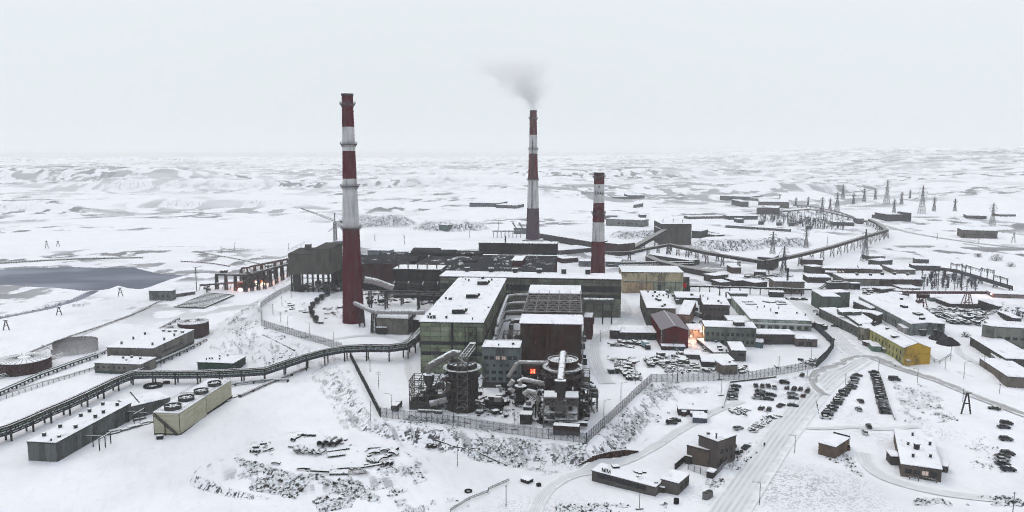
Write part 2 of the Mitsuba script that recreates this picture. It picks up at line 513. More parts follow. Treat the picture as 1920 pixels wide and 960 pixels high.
scene['ice_bsdf'] = {'type': 'principled', 'base_color': proc(f_ice), 'roughness': .7, 'specular': .08}
scene['lake'] = mikit.ply(mb.mesh(), 'ice_bsdf')
labels['lake'] = {'label': 'grey settling lake with snowy shores', 'kind': 'structure'}
t_ = np.gradient(RIVER, axis=0)
t_ /= np.linalg.norm(t_, axis=1, keepdims=True)
n_ = np.stack([-t_[:, 1], t_[:, 0]], 1)
hw = np.array([9, 6, 8, 7, 5, 4, 4, 4, 4.0])[:, None] * .62
L_, R_ = RIVER + n_ * hw, RIVER - n_ * hw
scene['river'] = mikit.ply((np.column_stack([np.vstack([L_, R_]), np.full(18, -11.95)]), [[i, i + 9, i + 10, i + 1] for i in range(8)]), 'ice_bsdf')
labels['river'] = {'label': 'narrow grey outflow stream leaving the lake', 'kind': 'structure'}
# ------------------------------------------------------------------ building kit
BLD = {}


def vary(c, f):
    return tuple(x * f for x in c)


DARK, GREY, BRICK, RUST, RED = (.035, .035, .040), (.20, .20, .20), (.13, .105, .09), (.055, .019, .011), (.105, .016, .028)


def v2(p):
    return np.array([p[0], p[1]], float)


def wall_face(mb, P, Q, z0, z1, ops, depth=.28):
    """One outer wall from P to Q (outside on the right-hand side) with openings (u0, u1, w0, w1) that have reveals."""
    d = Q - P
    L = np.linalg.norm(d)
    d = d / L
    inn = np.array([-d[1], d[0]])
    pt = lambda u, w, s=0.0: [*(P + d * u + inn * s), w]
    ops = [o for o in ops if o[0] > .05 and o[1] < L - .05 and o[3] < z1 and o[2] > z0 - 1e-6]
    us = sorted({0.0, L, *(o[0] for o in ops), *(o[1] for o in ops)})
    ws = sorted({z0, z1, *(o[2] for o in ops), *(o[3] for o in ops)})
    for w0, w1 in zip(ws[:-1], ws[1:]):
        run = None
        for u0, u1 in zip(us[:-1], us[1:]):
            um, wm = (u0 + u1) / 2, (w0 + w1) / 2
            hole = any(o[0] < um < o[1] and o[2] < wm < o[3] for o in ops)
            if hole:
                if run is not None:
                    mb.add([pt(run, w0), pt(u0, w0), pt(u0, w1), pt(run, w1)], [[0, 1, 2, 3]])
                run = None
            elif run is None:
                run = u0
        if run is not None:
            mb.add([pt(run, w0), pt(L, w0), pt(L, w1), pt(run, w1)], [[0, 1, 2, 3]])
    for u0, u1, w0, w1 in ops:
        a, b, c, e = (u0, w0), (u1, w0), (u1, w1), (u0, w1)
        for s, t in ((a, b), (b, c), (c, e), (e, a)):
            mb.add([pt(*s), pt(*t), pt(*t, depth), pt(*s, depth)], [[3, 2, 1, 0]])
    return d, inn, L


def win_part(key, P, d, inn, op, lit=None, frame=True, label=None, name='window', col=(.03, .034, .04)):
    u0, u1, w0, w1 = op
    c = lambda u, w, s: np.array([*(P + d * u + inn * s), w])
    rz = math.atan2(d[1], d[0])
    mid = c((u0 + u1) / 2, (w0 + w1) / 2, .24)
    k = part(key, name, MB().box(mid, (u1 - u0, .06, w1 - w0), rz), col, lit or 'glass', label=label)
    if frame:
        f = MB()
        n = 2 if u1 - u0 < 2.5 else max(2, int((u1 - u0) / 1.6))
        for i in range(n + 1):
            u = u0 + .05 + (u1 - u0 - .1) * i / n
            f.box(c(u, (w0 + w1) / 2, .17), (.09, .07, w1 - w0), rz)
        for w in (w0 + .05, w1 - .05):
            f.box(c((u0 + u1) / 2, w, .172), (u1 - u0, .065, .09), rz)
        if w1 - w0 > 1.6:
            f.box(c((u0 + u1) / 2, w0 + .65 * (w1 - w0), .174), (u1 - u0, .06, .07), rz)
        put(k + '__frame', f, (.09, .09, .09), 'vcol')
    return k


def corners(A, B, C, base, at, far, rect=True, H=None):
    """Plan corners (counter-clockwise from the near left), ground and roof height of a box-like building seen in the picture.
    A, B: near edge of the roof; C: the far right corner (far='C') or far left corner (far='D'); base: foot of corner `at`."""
    g = G(*base)
    px = {'A': A, 'B': B, 'C': C, 'D': C}[at]
    zr = g[2] + H if H else zat(g, px[1])
    a, b, c = (v2(Z(*p, zr)) for p in (A, B, C))
    if not rect:
        d = c + a - b if far == 'C' else None
        return (a, b, c, d) if far == 'C' else (a, b, c + b - a, c), g[2], zr
    e1 = (b - a) / np.linalg.norm(b - a)
    e2 = np.array([-e1[1], e1[0]])
    dep = abs(float((c - (b if far == 'C' else a)) @ e2))
    return (a, b, b + e2 * dep, a + e2 * dep), g[2], zr


def bld(name, label, cat, A, B, C, base, at='A', far='C', col=GREY, roof='snow', win=(), over=.35, H=None, group=None, parapet=0, cornice=True, frame=True, key=None, sub=None, rect=True, wmat='wall', rlab=None, top=None):
    """win: (face, [(bottom, height)...], count, width, [first, last] fractions, lit indices, name)"""
    q, z0, zr = corners(A, B, C, base, at, far, rect, H)
    k = key or thing(name, label, cat, group)
    zb = min(float(terr(*p)) for p in q) - .6
    wl = MB()
    faces = [(q[0], q[1]), (q[1], q[2]), (q[2], q[3]), (q[3], q[0])]
    info = []
    for fi, (P, Q) in enumerate(faces):
        L = np.linalg.norm(Q - P)
        ops = []
        for w in win:
            if w[0] != fi:
                continue
            rows, n, ww = w[1], w[2], w[3]
            lo, hi = w[4] if len(w) > 4 and w[4] else (0, 1)
            lit = w[5] if len(w) > 5 and w[5] else ()
            nm = w[6] if len(w) > 6 else 'window'
            for ri, (b, h) in enumerate(rows):
                for i in range(n):
                    u = L * (lo + (hi - lo) * (i + .5) / n)
                    ops.append(((u - ww / 2, u + ww / 2, z0 + b, z0 + b + h), (ri, i) in lit, nm))
        d, inn, L = wall_face(wl, P, Q, zb, zr, [o[0] for o in ops])
        info += [(P, d, inn, o, l, nm) for o, l, nm in ops if o[0] > .05 and o[1] < L - .05 and o[3] < zr]
    part(k, sub or 'wall', wl, col, wmat)
    for P, d, inn, o, l, nm in info:
        win_part(k, P, d, inn, o, 'lit_pane' if l else None, frame, 'lit window' if l else None, nm)
    m = np.mean(q, 0)
    e1 = (q[1] - q[0]) / np.linalg.norm(q[1] - q[0])
    e2 = (q[3] - q[0]) / np.linalg.norm(q[3] - q[0])
    grow = lambda o: [q[0] - e1 * o - e2 * o, q[1] + e1 * o - e2 * o, q[2] + e1 * o + e2 * o, q[3] - e1 * o + e2 * o]
    zt = zr
    if cornice:
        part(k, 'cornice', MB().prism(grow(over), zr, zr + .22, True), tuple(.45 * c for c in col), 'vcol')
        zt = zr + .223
    if parapet:
        for s in range(4):
            a, b = grow(over - .2)[s], grow(over - .2)[(s + 1) % 4]
            part(k, 'parapet', MB().bar([*a, zt + parapet / 2], [*b, zt + parapet / 2], .35, parapet), col, 'steel')
    rm = MB().prism(grow(over - (.05 if cornice else 0) - (.4 if parapet else 0)), zt, zt + .28)
    if isinstance(roof, tuple):
        part(k, 'roof', rm, roof, 'steel', label=rlab)
    else:
        put(fresh(k + '__roof'), rm, None, roof)
    b = dict(key=k, q=q, z0=z0, zr=zr, zt=zt + .28, e1=e1, e2=e2)
    BLD[k] = b
    return b


def vents(b, pts, w=1.0, h=1.1, col=(.05, .05, .055), name='roof_vent', cap=True):
    for p in pts:
        x = Z(p[0], p[1], b['zt'])
        m = MB()
        ww, hh = (p[2] if len(p) > 2 else w), (p[3] if len(p) > 3 else h)
        m.box([x[0], x[1], b['zt'] + hh / 2 - .05], (ww, ww, hh), R.random() * .2)
        if cap:
            m.box([x[0], x[1], b['zt'] + hh], (ww * 1.35, ww * 1.35, .16), 0)
        part(b['key'], name, m, col, 'steel')


def pipes_on(b, pts, h=2.0, r=.18, name='vent_pipe'):
    for p in pts:
        x = Z(p[0], p[1], b['zt'])
        part(b['key'], name, MB().tube([[x[0], x[1], b['zt'] - .1], [x[0], x[1], b['zt'] + h]], r, 6), (.06, .06, .065), 'vcol')


def on_face(b, face, u0, u1, w0, w1, name, col, proud=.06, mat='vcol', label=None, frac=True):
    """A flat piece that stands proud of a wall face; u as fractions of the face, w in metres above the foot."""
    P, Q = b['q'][face], b['q'][(face + 1) % 4]
    d = Q - P
    L = np.linalg.norm(d)
    d = d / L
    inn = np.array([-d[1], d[0]])
    c = P + d * (u0 + u1) / 2 * L - inn * proud / 2
    return part(b['key'], name, MB().box([*c, b['z0'] + (w0 + w1) / 2], ((u1 - u0) * L, proud, w1 - w0), math.atan2(d[1], d[0])), col, mat, label=label)


def gable(name, label, cat, A, B, D, base, at='A', rise=3.0, col=GREY, roofcol=None, win=(), side=None, group=None, H=None, over=.4, far='D'):
    """A building whose gable end is the near edge A-B and whose ridge runs away from the viewer."""
    q, z0, zr = corners(A, B, D, base, at, far, True, H)
    k = thing(name, label, cat, group)
    zb = min(float(terr(*p)) for p in q) - .6
    e1 = (q[1] - q[0]) / np.linalg.norm(q[1] - q[0])
    e2 = (q[3] - q[0]) / np.linalg.norm(q[3] - q[0])
    for fi, nm in ((0, 'gable_wall'), (1, 'side_wall'), (2, 'gable_wall'), (3, 'side_wall')):
        P, Q = q[fi], q[(fi + 1) % 4]
        L = np.linalg.norm(Q - P)
        ops, lits = [], []
        for w in win:
            if w[0] == fi:
                lo, hi = w[4] if len(w) > 4 and w[4] else (0, 1)
                for b, h in w[1]:
                    for i in range(w[2]):
                        u = L * (lo + (hi - lo) * (i + .5) / w[2])
                        ops.append((u - w[3] / 2, u + w[3] / 2, z0 + b, z0 + b + h))
        m = MB()
        d, inn, _ = wall_face(m, P, Q, zb, zr, ops)
        if fi in (0, 2):
            M = (P + Q) / 2
            m.add([[*P, zr], [*Q, zr], [*M, zr + rise]], [[0, 1, 2]])
        part(k, nm, m, (side if side and fi in (1, 3) else col), 'wall')
        for o in ops:
            if o[0] > .05 and o[1] < L - .05 and o[3] < zr:
                win_part(k, P, d, inn, o)
    M0, M1 = (q[0] + q[1]) / 2 - e2 * over, (q[2] + q[3]) / 2 + e2 * over
    half = np.linalg.norm(q[1] - q[0]) / 2
    dz = rise / half * over
    for s, (a, b) in ((-1, (q[0] - e1 * over - e2 * over, q[3] - e1 * over + e2 * over)), (1, (q[1] + e1 * over - e2 * over, q[2] + e1 * over + e2 * over))):
        lo0, lo1, hi0, hi1 = [*a, zr - dz], [*b, zr - dz], [*M0, zr + rise], [*M1, zr + rise]
        up = np.array([0, 0, .22])
        p8 = [np.array(x, float) for x in (lo0, hi0, hi1, lo1)]
        m = MB().box8([x + [0, 0, .02] for x in p8] + [x + up for x in p8]) if s < 0 else MB().box8([x + [0, 0, .02] for x in p8[::-1]] + [x + up for x in p8[::-1]])
        if roofcol is None:
            put(fresh(k + '__roof_slope'), m, None, 'snow')
        else:
            part(k, 'roof_slope', m, roofcol, 'bare')
    part(k, 'ridge_cap', MB().bar([*M0, zr + rise + .25], [*M1, zr + rise + .25], .5, .15), (.5, .5, .52), 'vcol')
    b = dict(key=k, q=q, z0=z0, zr=zr, zt=zr + rise * .5, e1=e1, e2=e2)
    BLD[k] = b
    return b


scene['lit_pane'] = {'type': 'diffuse', 'reflectance': {'type': 'rgb', 'value': [.75, .6, .52]}}


def lamp(name, label, p, r, power, col=(1.0, .42, .12), cat='lamp'):
    import trimesh
    m = trimesh.creation.icosphere(subdivisions=1, radius=r)
    m.apply_translation(p)
    k = thing(name, label, cat)
    scene[k] = mikit.ply(m, 'lit_pane', False)
    scene[k]['emitter'] = {'type': 'area', 'radiance': {'type': 'rgb', 'value': [power * c for c in col]}}
    return k


def lattice(mb, p0, p1, w0, w1, n, t=.18, rz=0.0):
    """A four-legged lattice mast from p0 up to p1 with widths w0, w1 and n crossed bays."""
    p0, p1 = np.asarray(p0, float), np.asarray(p1, float)
    rot = rotz(rz)
    ring = lambda s: [p0 + (p1 - p0) * s + rot @ np.array([a, b, 0]) * (w0 + (w1 - w0) * s) / 2 for a, b in ((-1, -1), (1, -1), (1, 1), (-1, 1))]
    ss = [1 - (1 - i / n) ** 1.15 for i in range(n + 1)]
    rs = [ring(s) for s in ss]
    for a, b in zip(rs[:-1], rs[1:]):
        for i in range(4):
            j = (i + 1) % 4
            mb.bar(a[i], b[i], t)
            mb.bar(a[i], b[j], t * .6)
            mb.bar(a[j], b[i], t * .6)
            mb.bar(b[i], b[j], t * .6)
    return mb


def frame3(key, origin, e1, e2, nx, ny, nz, dx, dy, dz, t=.3, col=DARK, brace=True, name='steel_frame', deck=(), mat='vcol'):
    """Steel frame of nx x ny x nz bays; columns, beams and braces as parts, decks on the levels named."""
    o = np.asarray(origin, float)
    E1, E2 = np.array([*e1, 0]), np.array([*e2, 0])
    P = lambda i, j, k: o + E1 * i * dx + E2 * j * dy + np.array([0, 0, k * dz])
    for i in range(nx + 1):
        for j in range(ny + 1):
            part(key, 'column', MB().bar(P(i, j, 0), P(i, j, nz), t), col, mat)
    for k in range(1, nz + 1):
        m = MB()
        for i in range(nx + 1):
            m.bar(P(i, -.05, k), P(i, ny + .05, k), t * .8)
        for j in range(ny + 1):
            m.bar(P(-.05, j, k), P(nx + .05, j, k), t * .8)
        part(key, 'beam_grid', m, col, mat)
    if brace:
        m = MB()
        for k in range(nz):
            for i in range(nx):
                m.bar(P(i, 0, k), P(i + 1, 0, k + 1), t * .5)
                if (i + k) % 2:
                    m.bar(P(i + 1, 0, k), P(i, 0, k + 1), t * .5)
            for j in range(ny):
                m.bar(P(0, j, k), P(0, j + 1, k + 1), t * .5)
                m.bar(P(nx, j, k + 1), P(nx, j + 1, k), t * .5)
        part(key, 'braces', m, col, mat)
    for k in deck:
        part(key, 'deck', MB().box8([P(0, 0, k), P(nx, 0, k), P(nx, ny, k), P(0, ny, k)] + [P(0, 0, k) + [0, 0, .2], P(nx, 0, k) + [0, 0, .2], P(nx, ny, k) + [0, 0, .2], P(0, ny, k) + [0, 0, .2]]), col, mat)
    return P
# ------------------------------------------------------------------ chimneys
RED_BAND, WHITE_BAND = (.105, .010, .023), (.47, .47, .48)


def chimney(label, base, rows, cols, d0, d1, plats, redark=None, ladder=None):
    """rows: picture rows of the band limits from the top down; d0, d1: diameters at foot and top."""
    k = thing('factory_chimney', label, 'chimney', None)
    zs = [zat(base, y) for y in rows]
    zs[-1] = min(zs[-1], base[2] - .3)
    H = zs[0] - base[2]
    rad = lambda z: .5 * (d1 + (d0 - d1) * (max(0, 1 - (z - base[2]) / H)) ** 1.25)
    for a, b, c in zip(zs[1:], zs[:-1], cols):
        n = max(2, int((b - a) / 6))
        prof = [(rad(a + (b - a) * i / n), a + (b - a) * i / n) for i in range(n + 1)]
        part(k, 'red_band' if c == 'r' else 'white_band' if c == 'w' else 'dark_red_band', MB().lathe(prof, (base[0], base[1], 0), 40),
             {'r': RED_BAND, 'w': WHITE_BAND, 'd': (.075, .040, .07)}[c], 'chimney_bsdf', True)
    z, r = zs[0], rad(zs[0])
    part(k, 'crown', MB().lathe([(r + .02, z - 1.6), (r + .3, z - 1.2), (r + .3, z + .1), (r - .7, z + .1), (r - .7, z - 5)], (base[0], base[1], 0), 40), (.06, .03, .035), 'bare')
    for y in plats:
        z = zat(base, y)
        r = rad(z)
        p = part(k, 'platform', MB().lathe([(r - .05, z - .5), (r + 1.3, z), (r + 1.3, z + .15), (r - .05, z + .15)], (base[0], base[1], 0), 32), (.16, .14, .15), 'bare')
        m = MB()
        for h in (.6, 1.2):
            m.lathe([(r + 1.22, z + h - .05), (r + 1.28, z + h - .05), (r + 1.28, z + h + .05), (r + 1.22, z + h + .05), (r + 1.22, z + h - .05)], (base[0], base[1], 0), 32)
        for i in range(24):
            a = i * math.pi / 12
            q = np.array([base[0] + math.cos(a) * (r + 1.25), base[1] + math.sin(a) * (r + 1.25), z + .1])
            m.bar(q, q + [0, 0, 1.1], .09)
            a0 = np.array([base[0] + math.cos(a) * (r - .05), base[1] + math.sin(a) * (r - .05), z - 1.9])
            m.bar(a0, q, .16)
        put(p + '__railing', m, (.12, .11, .12), 'vcol')
    if ladder:
        z0, z1, ang = zat(base, ladder[0]), zat(base, ladder[1]), ladder[2]
        m = MB()
        for s in (-.45, .45):
            pts = []
            for i in range(13):
                z = z0 + (z1 - z0) * i / 12
                r = rad(z) + .35
                pts.append([base[0] + r * math.cos(ang) - s * math.sin(ang), base[1] + r * math.sin(ang) + s * math.cos(ang), z])
            for a, b in zip(pts[:-1], pts[1:]):
                m.bar(a, b, .3)
        for i in range(int(abs(z1 - z0) / .8)):
            z = min(z0, z1) + .8 * i
            r = rad(z) + .35
            c = np.array([base[0] + r * math.cos(ang), base[1] + r * math.sin(ang), z])
            t = np.array([-math.sin(ang), math.cos(ang), 0]) * .45
            m.bar(c - t, c + t, .12)
        part(k, 'ladder', m, (.04, .04, .05), 'vcol')
    return k, zs, rad


def f_soot(p, n, uv):
    s = fbm(p.x * 1.1, p.y * 1.1, p.z * .06, 3)
    c = cell_rand(dr.floor(p.z / 2.5), 3.0, 1.0)
    return dr.clip(smoothstep(.42, .85, s) * .55 + c * .10, 0, 1)


def f_chim(p, n, uv):
    return mix(vcol(uv), mi.Color3f(.035, .034, .032), f_soot(p, n, uv))


scene['chimney_bsdf'] = {'type': 'twosided', 'b': {'type': 'diffuse', 'reflectance': proc(f_chim)}}
C1 = G(663, 604)
chimney('tallest red and white banded chimney, leftmost of the three', C1, [176, 238, 283, 335, 428, 604], 'rwrwr', 12.9, 6.3, [195, 270, 349, 427])
C2 = Z(999, 458, 0)
chimney('red and white banded chimney giving off grey smoke', C2, [207, 253, 288, 337, 390, 463], 'rwrwd', 15.6, 7.4, [222, 279, 336], ladder=(392, 262, -1.75))
C3 = Z(1120.5, 530, 0)
k3, zs3, rad3 = chimney('shortest banded chimney with the year 1946 on its white band', C3, [324, 345, 380, 416, 452, 531], 'rwrwr', 11.6, 7.6, [331, 399])
# the year, wrapped onto the band
tm = meshkit.text_mesh('1946', 2.3, .12, True)
v = np.array(tm.vertices)
v[:, 0] -= (v[:, 0].max() + v[:, 0].min()) / 2
zt = zat(C3, 364.5)
rr_ = rad3(zt)
a0 = math.atan2(-C3[1], -C3[0]) + .06
ang = a0 + v[:, 0] / rr_
rad_ = rr_ + .06 + v[:, 2]
put(k3 + '__lettering', (np.stack([C3[0] + rad_ * np.cos(ang), C3[1] + rad_ * np.sin(ang), zt + v[:, 1]], 1), np.array(tm.faces)), (.03, .03, .035), 'vcol')
zt = zat(C3, 349.5)
part(k3, 'vent_hole', MB().box([C3[0] + (rad3(zt) + .02) * math.cos(a0), C3[1] + (rad3(zt) + .02) * math.sin(a0), zt], (.9, .9, .9), a0), (.02, .02, .02), 'vcol')
solo('chimney_plinth', 'grey block around the foot of the smoking chimney', 'plinth', MB().box([*C2[:2], 2.5], (22, 18, 6), -.1), (.16, .17, .18), 'steel')

# ------------------------------------------------------------------ the central works


def panels(b, face, ncol, cuts, skip=(), col=(.15, .155, .13), gap=.18, u=(0, 1), vary=.25):
    P, Q = b['q'][face], b['q'][(face + 1) % 4]
    d = Q - P
    L = np.linalg.norm(d)
    d = d / L
    inn = np.array([-d[1], d[0]])
    rz = math.atan2(d[1], d[0])
    for i in range(ncol):
        for j, (w0, w1) in enumerate(cuts):
            if (i, j) in skip:
                continue
            u0, u1 = L * (u[0] + (u[1] - u[0]) * i / ncol), L * (u[0] + (u[1] - u[0]) * (i + 1) / ncol)
            c = P + d * (u0 + u1) / 2 - inn * .03
            f = 1 + vary * (R.random() * 2 - 1)
            g = 1 + .06 * (R.random() * 2 - 1)
            part(b['key'] + '__wall', 'panel', MB().box([*c, b['z0'] + (w0 + w1) / 2], (u1 - u0 - gap, .14, w1 - w0 - gap), rz), (col[0] * f, col[1] * f * g, col[2] * f), 'wall')


WG = (.205, .23, .175)
slab = bld('workshop_block', 'long grey green panel workshop with flat snow roof and three dark ventilators', 'workshop', (787.5, 604), (905, 606), (956.5, 523), (787.5, 699),
           col=(.06, .062, .055), over=.5, win=[(0, [(13.4, 1.4), (8.6, 1.4)], 6, 4.3, (.01, .99)), (1, [(13.4, 1.6)], 18, 3.2, (.02, .98))], frame=False)
cuts = [(.2, 2.6), (2.6, 5.3), (5.3, 8.5), (10.1, 11.7), (11.7, 13.3), (14.9, 17.2), (17.2, 19.4), (19.4, 21.6), (21.6, 23.5)]
panels(slab, 0, 6, cuts, col=WG)
panels(slab, 1, 18, [(.2, 4), (4, 8.5), (8.5, 13.3), (15.1, 19), (19, 23.4)], col=(.15, .155, .13))
for py, px in ((534, 905), (559, 885), (588, 860)):
    x = Z(px, py, slab['zt'])
    m = MB()
    m.box([x[0], x[1], slab['zt'] + 1.1], (6.2, 2.6, 1.5), 0)
    m.box([x[0] - .3, x[1], slab['zt'] + 2.05], (5.2, 2.9, .5), 0)
    k = part(slab['key'], 'roof_ventilator', m, DARK, 'steel')
    put(k + '__duct_elbow', MB().tube([[x[0] + 2.6, x[1], slab['zt'] + 1.2], [x[0] + 3.5, x[1], slab['zt'] + 1.6], [x[0] + 3.8, x[1], slab['zt'] + 2.6]], .7, 8), DARK, 'steel')
vents(slab, [(803, 596), (808, 597), (814, 597, 1.3, 1.6), (806, 591), (837, 597), (836, 561), (843, 562), (846, 562), (886, 599, .5, 1), (916, 577, .8, .5), (905, 523, 1.6, 1.4), (873, 525, .6, 1), (879, 527), (922, 526)], .9, 1.2)
on_face(slab, 0, .50, .53, 0, 23.5, 'downpipe', DARK, .4)
# stair tower on the front wall, with its braces
P = slab['q'][0] * .22 + slab['q'][1] * .78 - slab['e2'] * 3
m = MB()
for a in (.72, .78, .90):
    p = slab['q'][0] * (1 - a) + slab['q'][1] * a - slab['e2'] * .5
    m.bar([*p, 0], [*p, 22], .3)
for i in range(6):
    p, q = slab['q'][0] * .22 + slab['q'][1] * .78 - slab['e2'] * .5, slab['q'][0] * .10 + slab['q'][1] * .90 - slab['e2'] * .5
    m.bar([*p, i * 3.6], [*q, i * 3.6 + 3.6], .22)
    m.bar([*p, i * 3.6 + 3.6], [*q, i * 3.6 + 3.6], .22)
part(slab['key'], 'fire_ladder', m, DARK, 'vcol')

trans = bld('works_hall', 'tall olive grey transverse hall with a narrow snow roof and six dark roof vents', 'hall', (825, 518.5), (1165, 524.5), (1161, 514.5), (1165, 596), 'B', 'C',
            col=(.06, .062, .055), over=.5, win=[(0, [(15.8, 3.4), (11.8, 2.0)], 20, 4.8, (.0, .97))], frame=False)
panels(trans, 0, 20, [(.2, 4), (4, 8), (8, 11.7), (13.9, 15.7), (19.3, 21.2), (21.2, 23)], col=(.155, .165, .14))
panels(trans, 3, 3, [(.2, 5), (5, 9), (9, 14), (14, 19), (19, 23)], col=(.14, .145, .13))
vents(trans, [(876, 509, 2.6, 2.6), (921, 510, 2.6, 2.6), (966, 511, 2.6, 2.6), (1011, 512, 2.6, 2.6), (1057, 513, 2.6, 3), (1102, 514, 2.6, 3)], name='roof_vent')

# the rust coloured hall: closed front bay, bare roof frame, closed rear bay
rust = bld('rust_hall', 'tall rust brown windowless hall behind the drum scrubber', 'hall', (975.5, 607), (1091, 609), (1090, 592.5), (1091, 706), 'B', 'C', col=RUST, over=.6, cornice=True, wmat='wall')
for i in range(24):
    on_face(rust, 0, i / 24 + .004, (i + 1) / 24 - .004, .3, rust['zr'] - rust['z0'] - .3, 'sheet_panel', vary(RUST, .65 + .7 * R.random()), .08, 'wall')
on_face(rust, 0, .60, .70, .1, 4.5, 'gate', (.03, .03, .03), .2)
e1, e2 = rust['e1'], rust['e2']
q3, q2 = rust['q'][3], rust['q'][2]
gap, dep = 47.0, 24.0
wf = np.linalg.norm(q2 - q3)


def slab_building(name, label, cat, o, e1, e2, w, d, z0, z1, col, roof='snow', key=None, over=.4, wmat='wall'):
    q = [o, o + e1 * w, o + e1 * w + e2 * d, o + e2 * d]
    k = key or thing(name, label, cat)
    part(k, 'wall', MB().prism(q, z0 - .5, z1), col, wmat)
    g = [q[0] - (e1 + e2) * over, q[1] + (e1 - e2) * over, q[2] + (e1 + e2) * over, q[3] + (e2 - e1) * over]
    m = MB().prism(g, z1 + .003, z1 + .4, True)
    if isinstance(roof, tuple):
        part(k, 'roof', m, roof, 'steel')
    else:
        put(fresh(k + '__roof'), m, None, roof)
    b = dict(key=k, q=q, z0=z0, zr=z1, zt=z1 + .4, e1=e1, e2=e2)
    BLD[k] = b
    return b


rear = slab_building('rear_bay', 'narrow dark red bay with a snow roof in front of the olive hall', 'hall', q3 + e2 * gap, e1, e2, wf, dep, 0, 25.6, (.05, .013, .02))
k = thing('roof_skeleton', 'bare steel roof skeleton between the rust hall and the dark red bay', 'roof frame')
SK = (.27, .265, .265)
nx, ny = 5, 8
Zr = 25.2
for i in range(nx + 1):
    a = q3 + e1 * wf * i / nx + e2 * .5
    part(k, 'girder', MB().bar([*a, Zr], [*(a + e2 * (gap - 1)), Zr], .36), SK, 'vcol')
for j in range(ny + 1):
    a = q3 + e2 * (.6 + (gap - 1.2) * j / ny)
    part(k, 'purlin', MB().bar([*(a - e1 * .5), Zr + .35], [*(a + e1 * (wf + .5)), Zr + .35], .3), SK, 'vcol')
m = MB()
for i in range(nx):
    for j in range(0, ny, 2):
        p = lambda u, w: [*(q3 + e1 * wf * u / nx + e2 * (.6 + (gap - 1.2) * w / ny)), Zr + .1]
        m.bar(p(i, j), p(i + .5, j + 2), .16)
        m.bar(p(i + 1, j), p(i + .5, j + 2), .16)
part(k, 'braces', m, SK, 'vcol')
for i in (0, nx):
    for j in range(0, ny + 1, 2):
        a = q3 + e1 * wf * i / nx + e2 * (.6 + (gap - 1.2) * j / ny)
        part(k, 'column', MB().bar([*a, -.3], [*a, Zr], .5), (.08, .07, .07), 'vcol')
for i in range(nx + 1):
    a = q3 + e1 * wf * i / nx + e2 * (gap - .4)
    part(k, 'post', MB().bar([*a, Zr - .2], [*a, Zr + 2.2], .3), SK, 'vcol')
slab_building('inner_deck', 'black machine deck deep under the bare roof skeleton', 'deck', q3 + e2 * .5, e1, e2, wf, gap - 4, 0, 7, (.02, .018, .018), (.02, .018, .018), over=.05, wmat='vcol')
scene['inner_deck__roof']['bsdf']['id'] = 'vcol'
# what stands under the bare frame
slab_building('inner_wall', 'dark red inner wall seen through the bare roof frame', 'wall', q3 + e1 * 1 + e2 * (gap - 3), e1, e2, wf - 2, 2, 0, 22, (.045, .012, .016), roof=(.05, .02, .02), over=.05)
for i in range(4):
    o = q3 + e1 * (3 + i * 6.2) + e2 * (12 + 9 * (i % 2))
    k = thing('process_vessel', ['leftmost dark vessel under the bare roof frame', 'second dark vessel from the left under the bare roof frame', 'third dark vessel from the left under the bare roof frame', 'rightmost dark vessel under the bare roof frame'][i], 'vessel')
    part(k, 'shell', MB().lathe([(0, 0), (2.4, 0), (2.4, 13), (1.2, 15), (0, 15)], [*o, -.2], 18), (.05, .045, .045), 'bare', True)
    part(k, 'pipe', MB().tube([[*o, 14.5], [*o, 17], [*(o + e1 * 2), 18], [*(o + e1 * 5), 18]], .5, 8), (.12, .11, .11), 'steel')
# red stair block on the right of the rust hall
st = bld('stair_block', 'narrow dark red stair block on the right side of the rust hall', 'stair tower', (1094.5, 597), (1110.5, 597.5), (1111, 588), (1111, 637), 'B', 'C', col=(.085, .016, .026), over=.1, parapet=.5, win=[(0, [(2, 1.3), (5, 1.3), (8, 1.3)], 1, 1.6, (.35, 1))])
m = MB()
for i in range(9):
    a = rust['q'][1] + e1 * .7 + e2 * (1 + 2.2 * i)
    m.bar([*a, 0], [*a, 21 - .8 * i], .3)
    m.bar([*(rust['q'][1] + e1 * .5 + e2 * 1), 2.4 * i + 1], [*(rust['q'][1] + e1 * .8 + e2 * 18), 2.4 * i + 1.2], .28)
part(rust['key'], 'wall_ladder', m, (.10, .10, .10), 'steel')
for i, (px, py) in enumerate([(1094, 664), (1096, 672), (1093, 642), (1095, 628)]):
    p = G(px, py + 16)
    part(rust['key'], 'gas_box', MB().box([p[0], p[1], 2.6], (2.2, 1.6, 3), 0), (.05, .05, .055), 'steel')

off = bld('office_block', 'blue grey four storey office block wedged between the workshop and the rust hall', 'office', (904, 652.5), (974, 654), (974, 641), (904, 727), 'A', 'C', col=(.155, .18, .185), over=.25, parapet=.35,
          win=[(0, [(3.2, 1.6), (6.2, 1.5)], 5, 1.9, (.03, .97)), (0, [(9.3, 1.3)], 5, 1.0, (.05, .95)), (0, [(12.4, 1.7)], 6, 1.9, (.03, .97), ((0, 2), (0, 3)))])
on_face(off, 0, 0, 1, 0, 2.6, 'plinth', (.05, .05, .05), .12, 'wall')
vents(off, [(962, 646), (935, 648, .5, .8)], 1.0, .9)

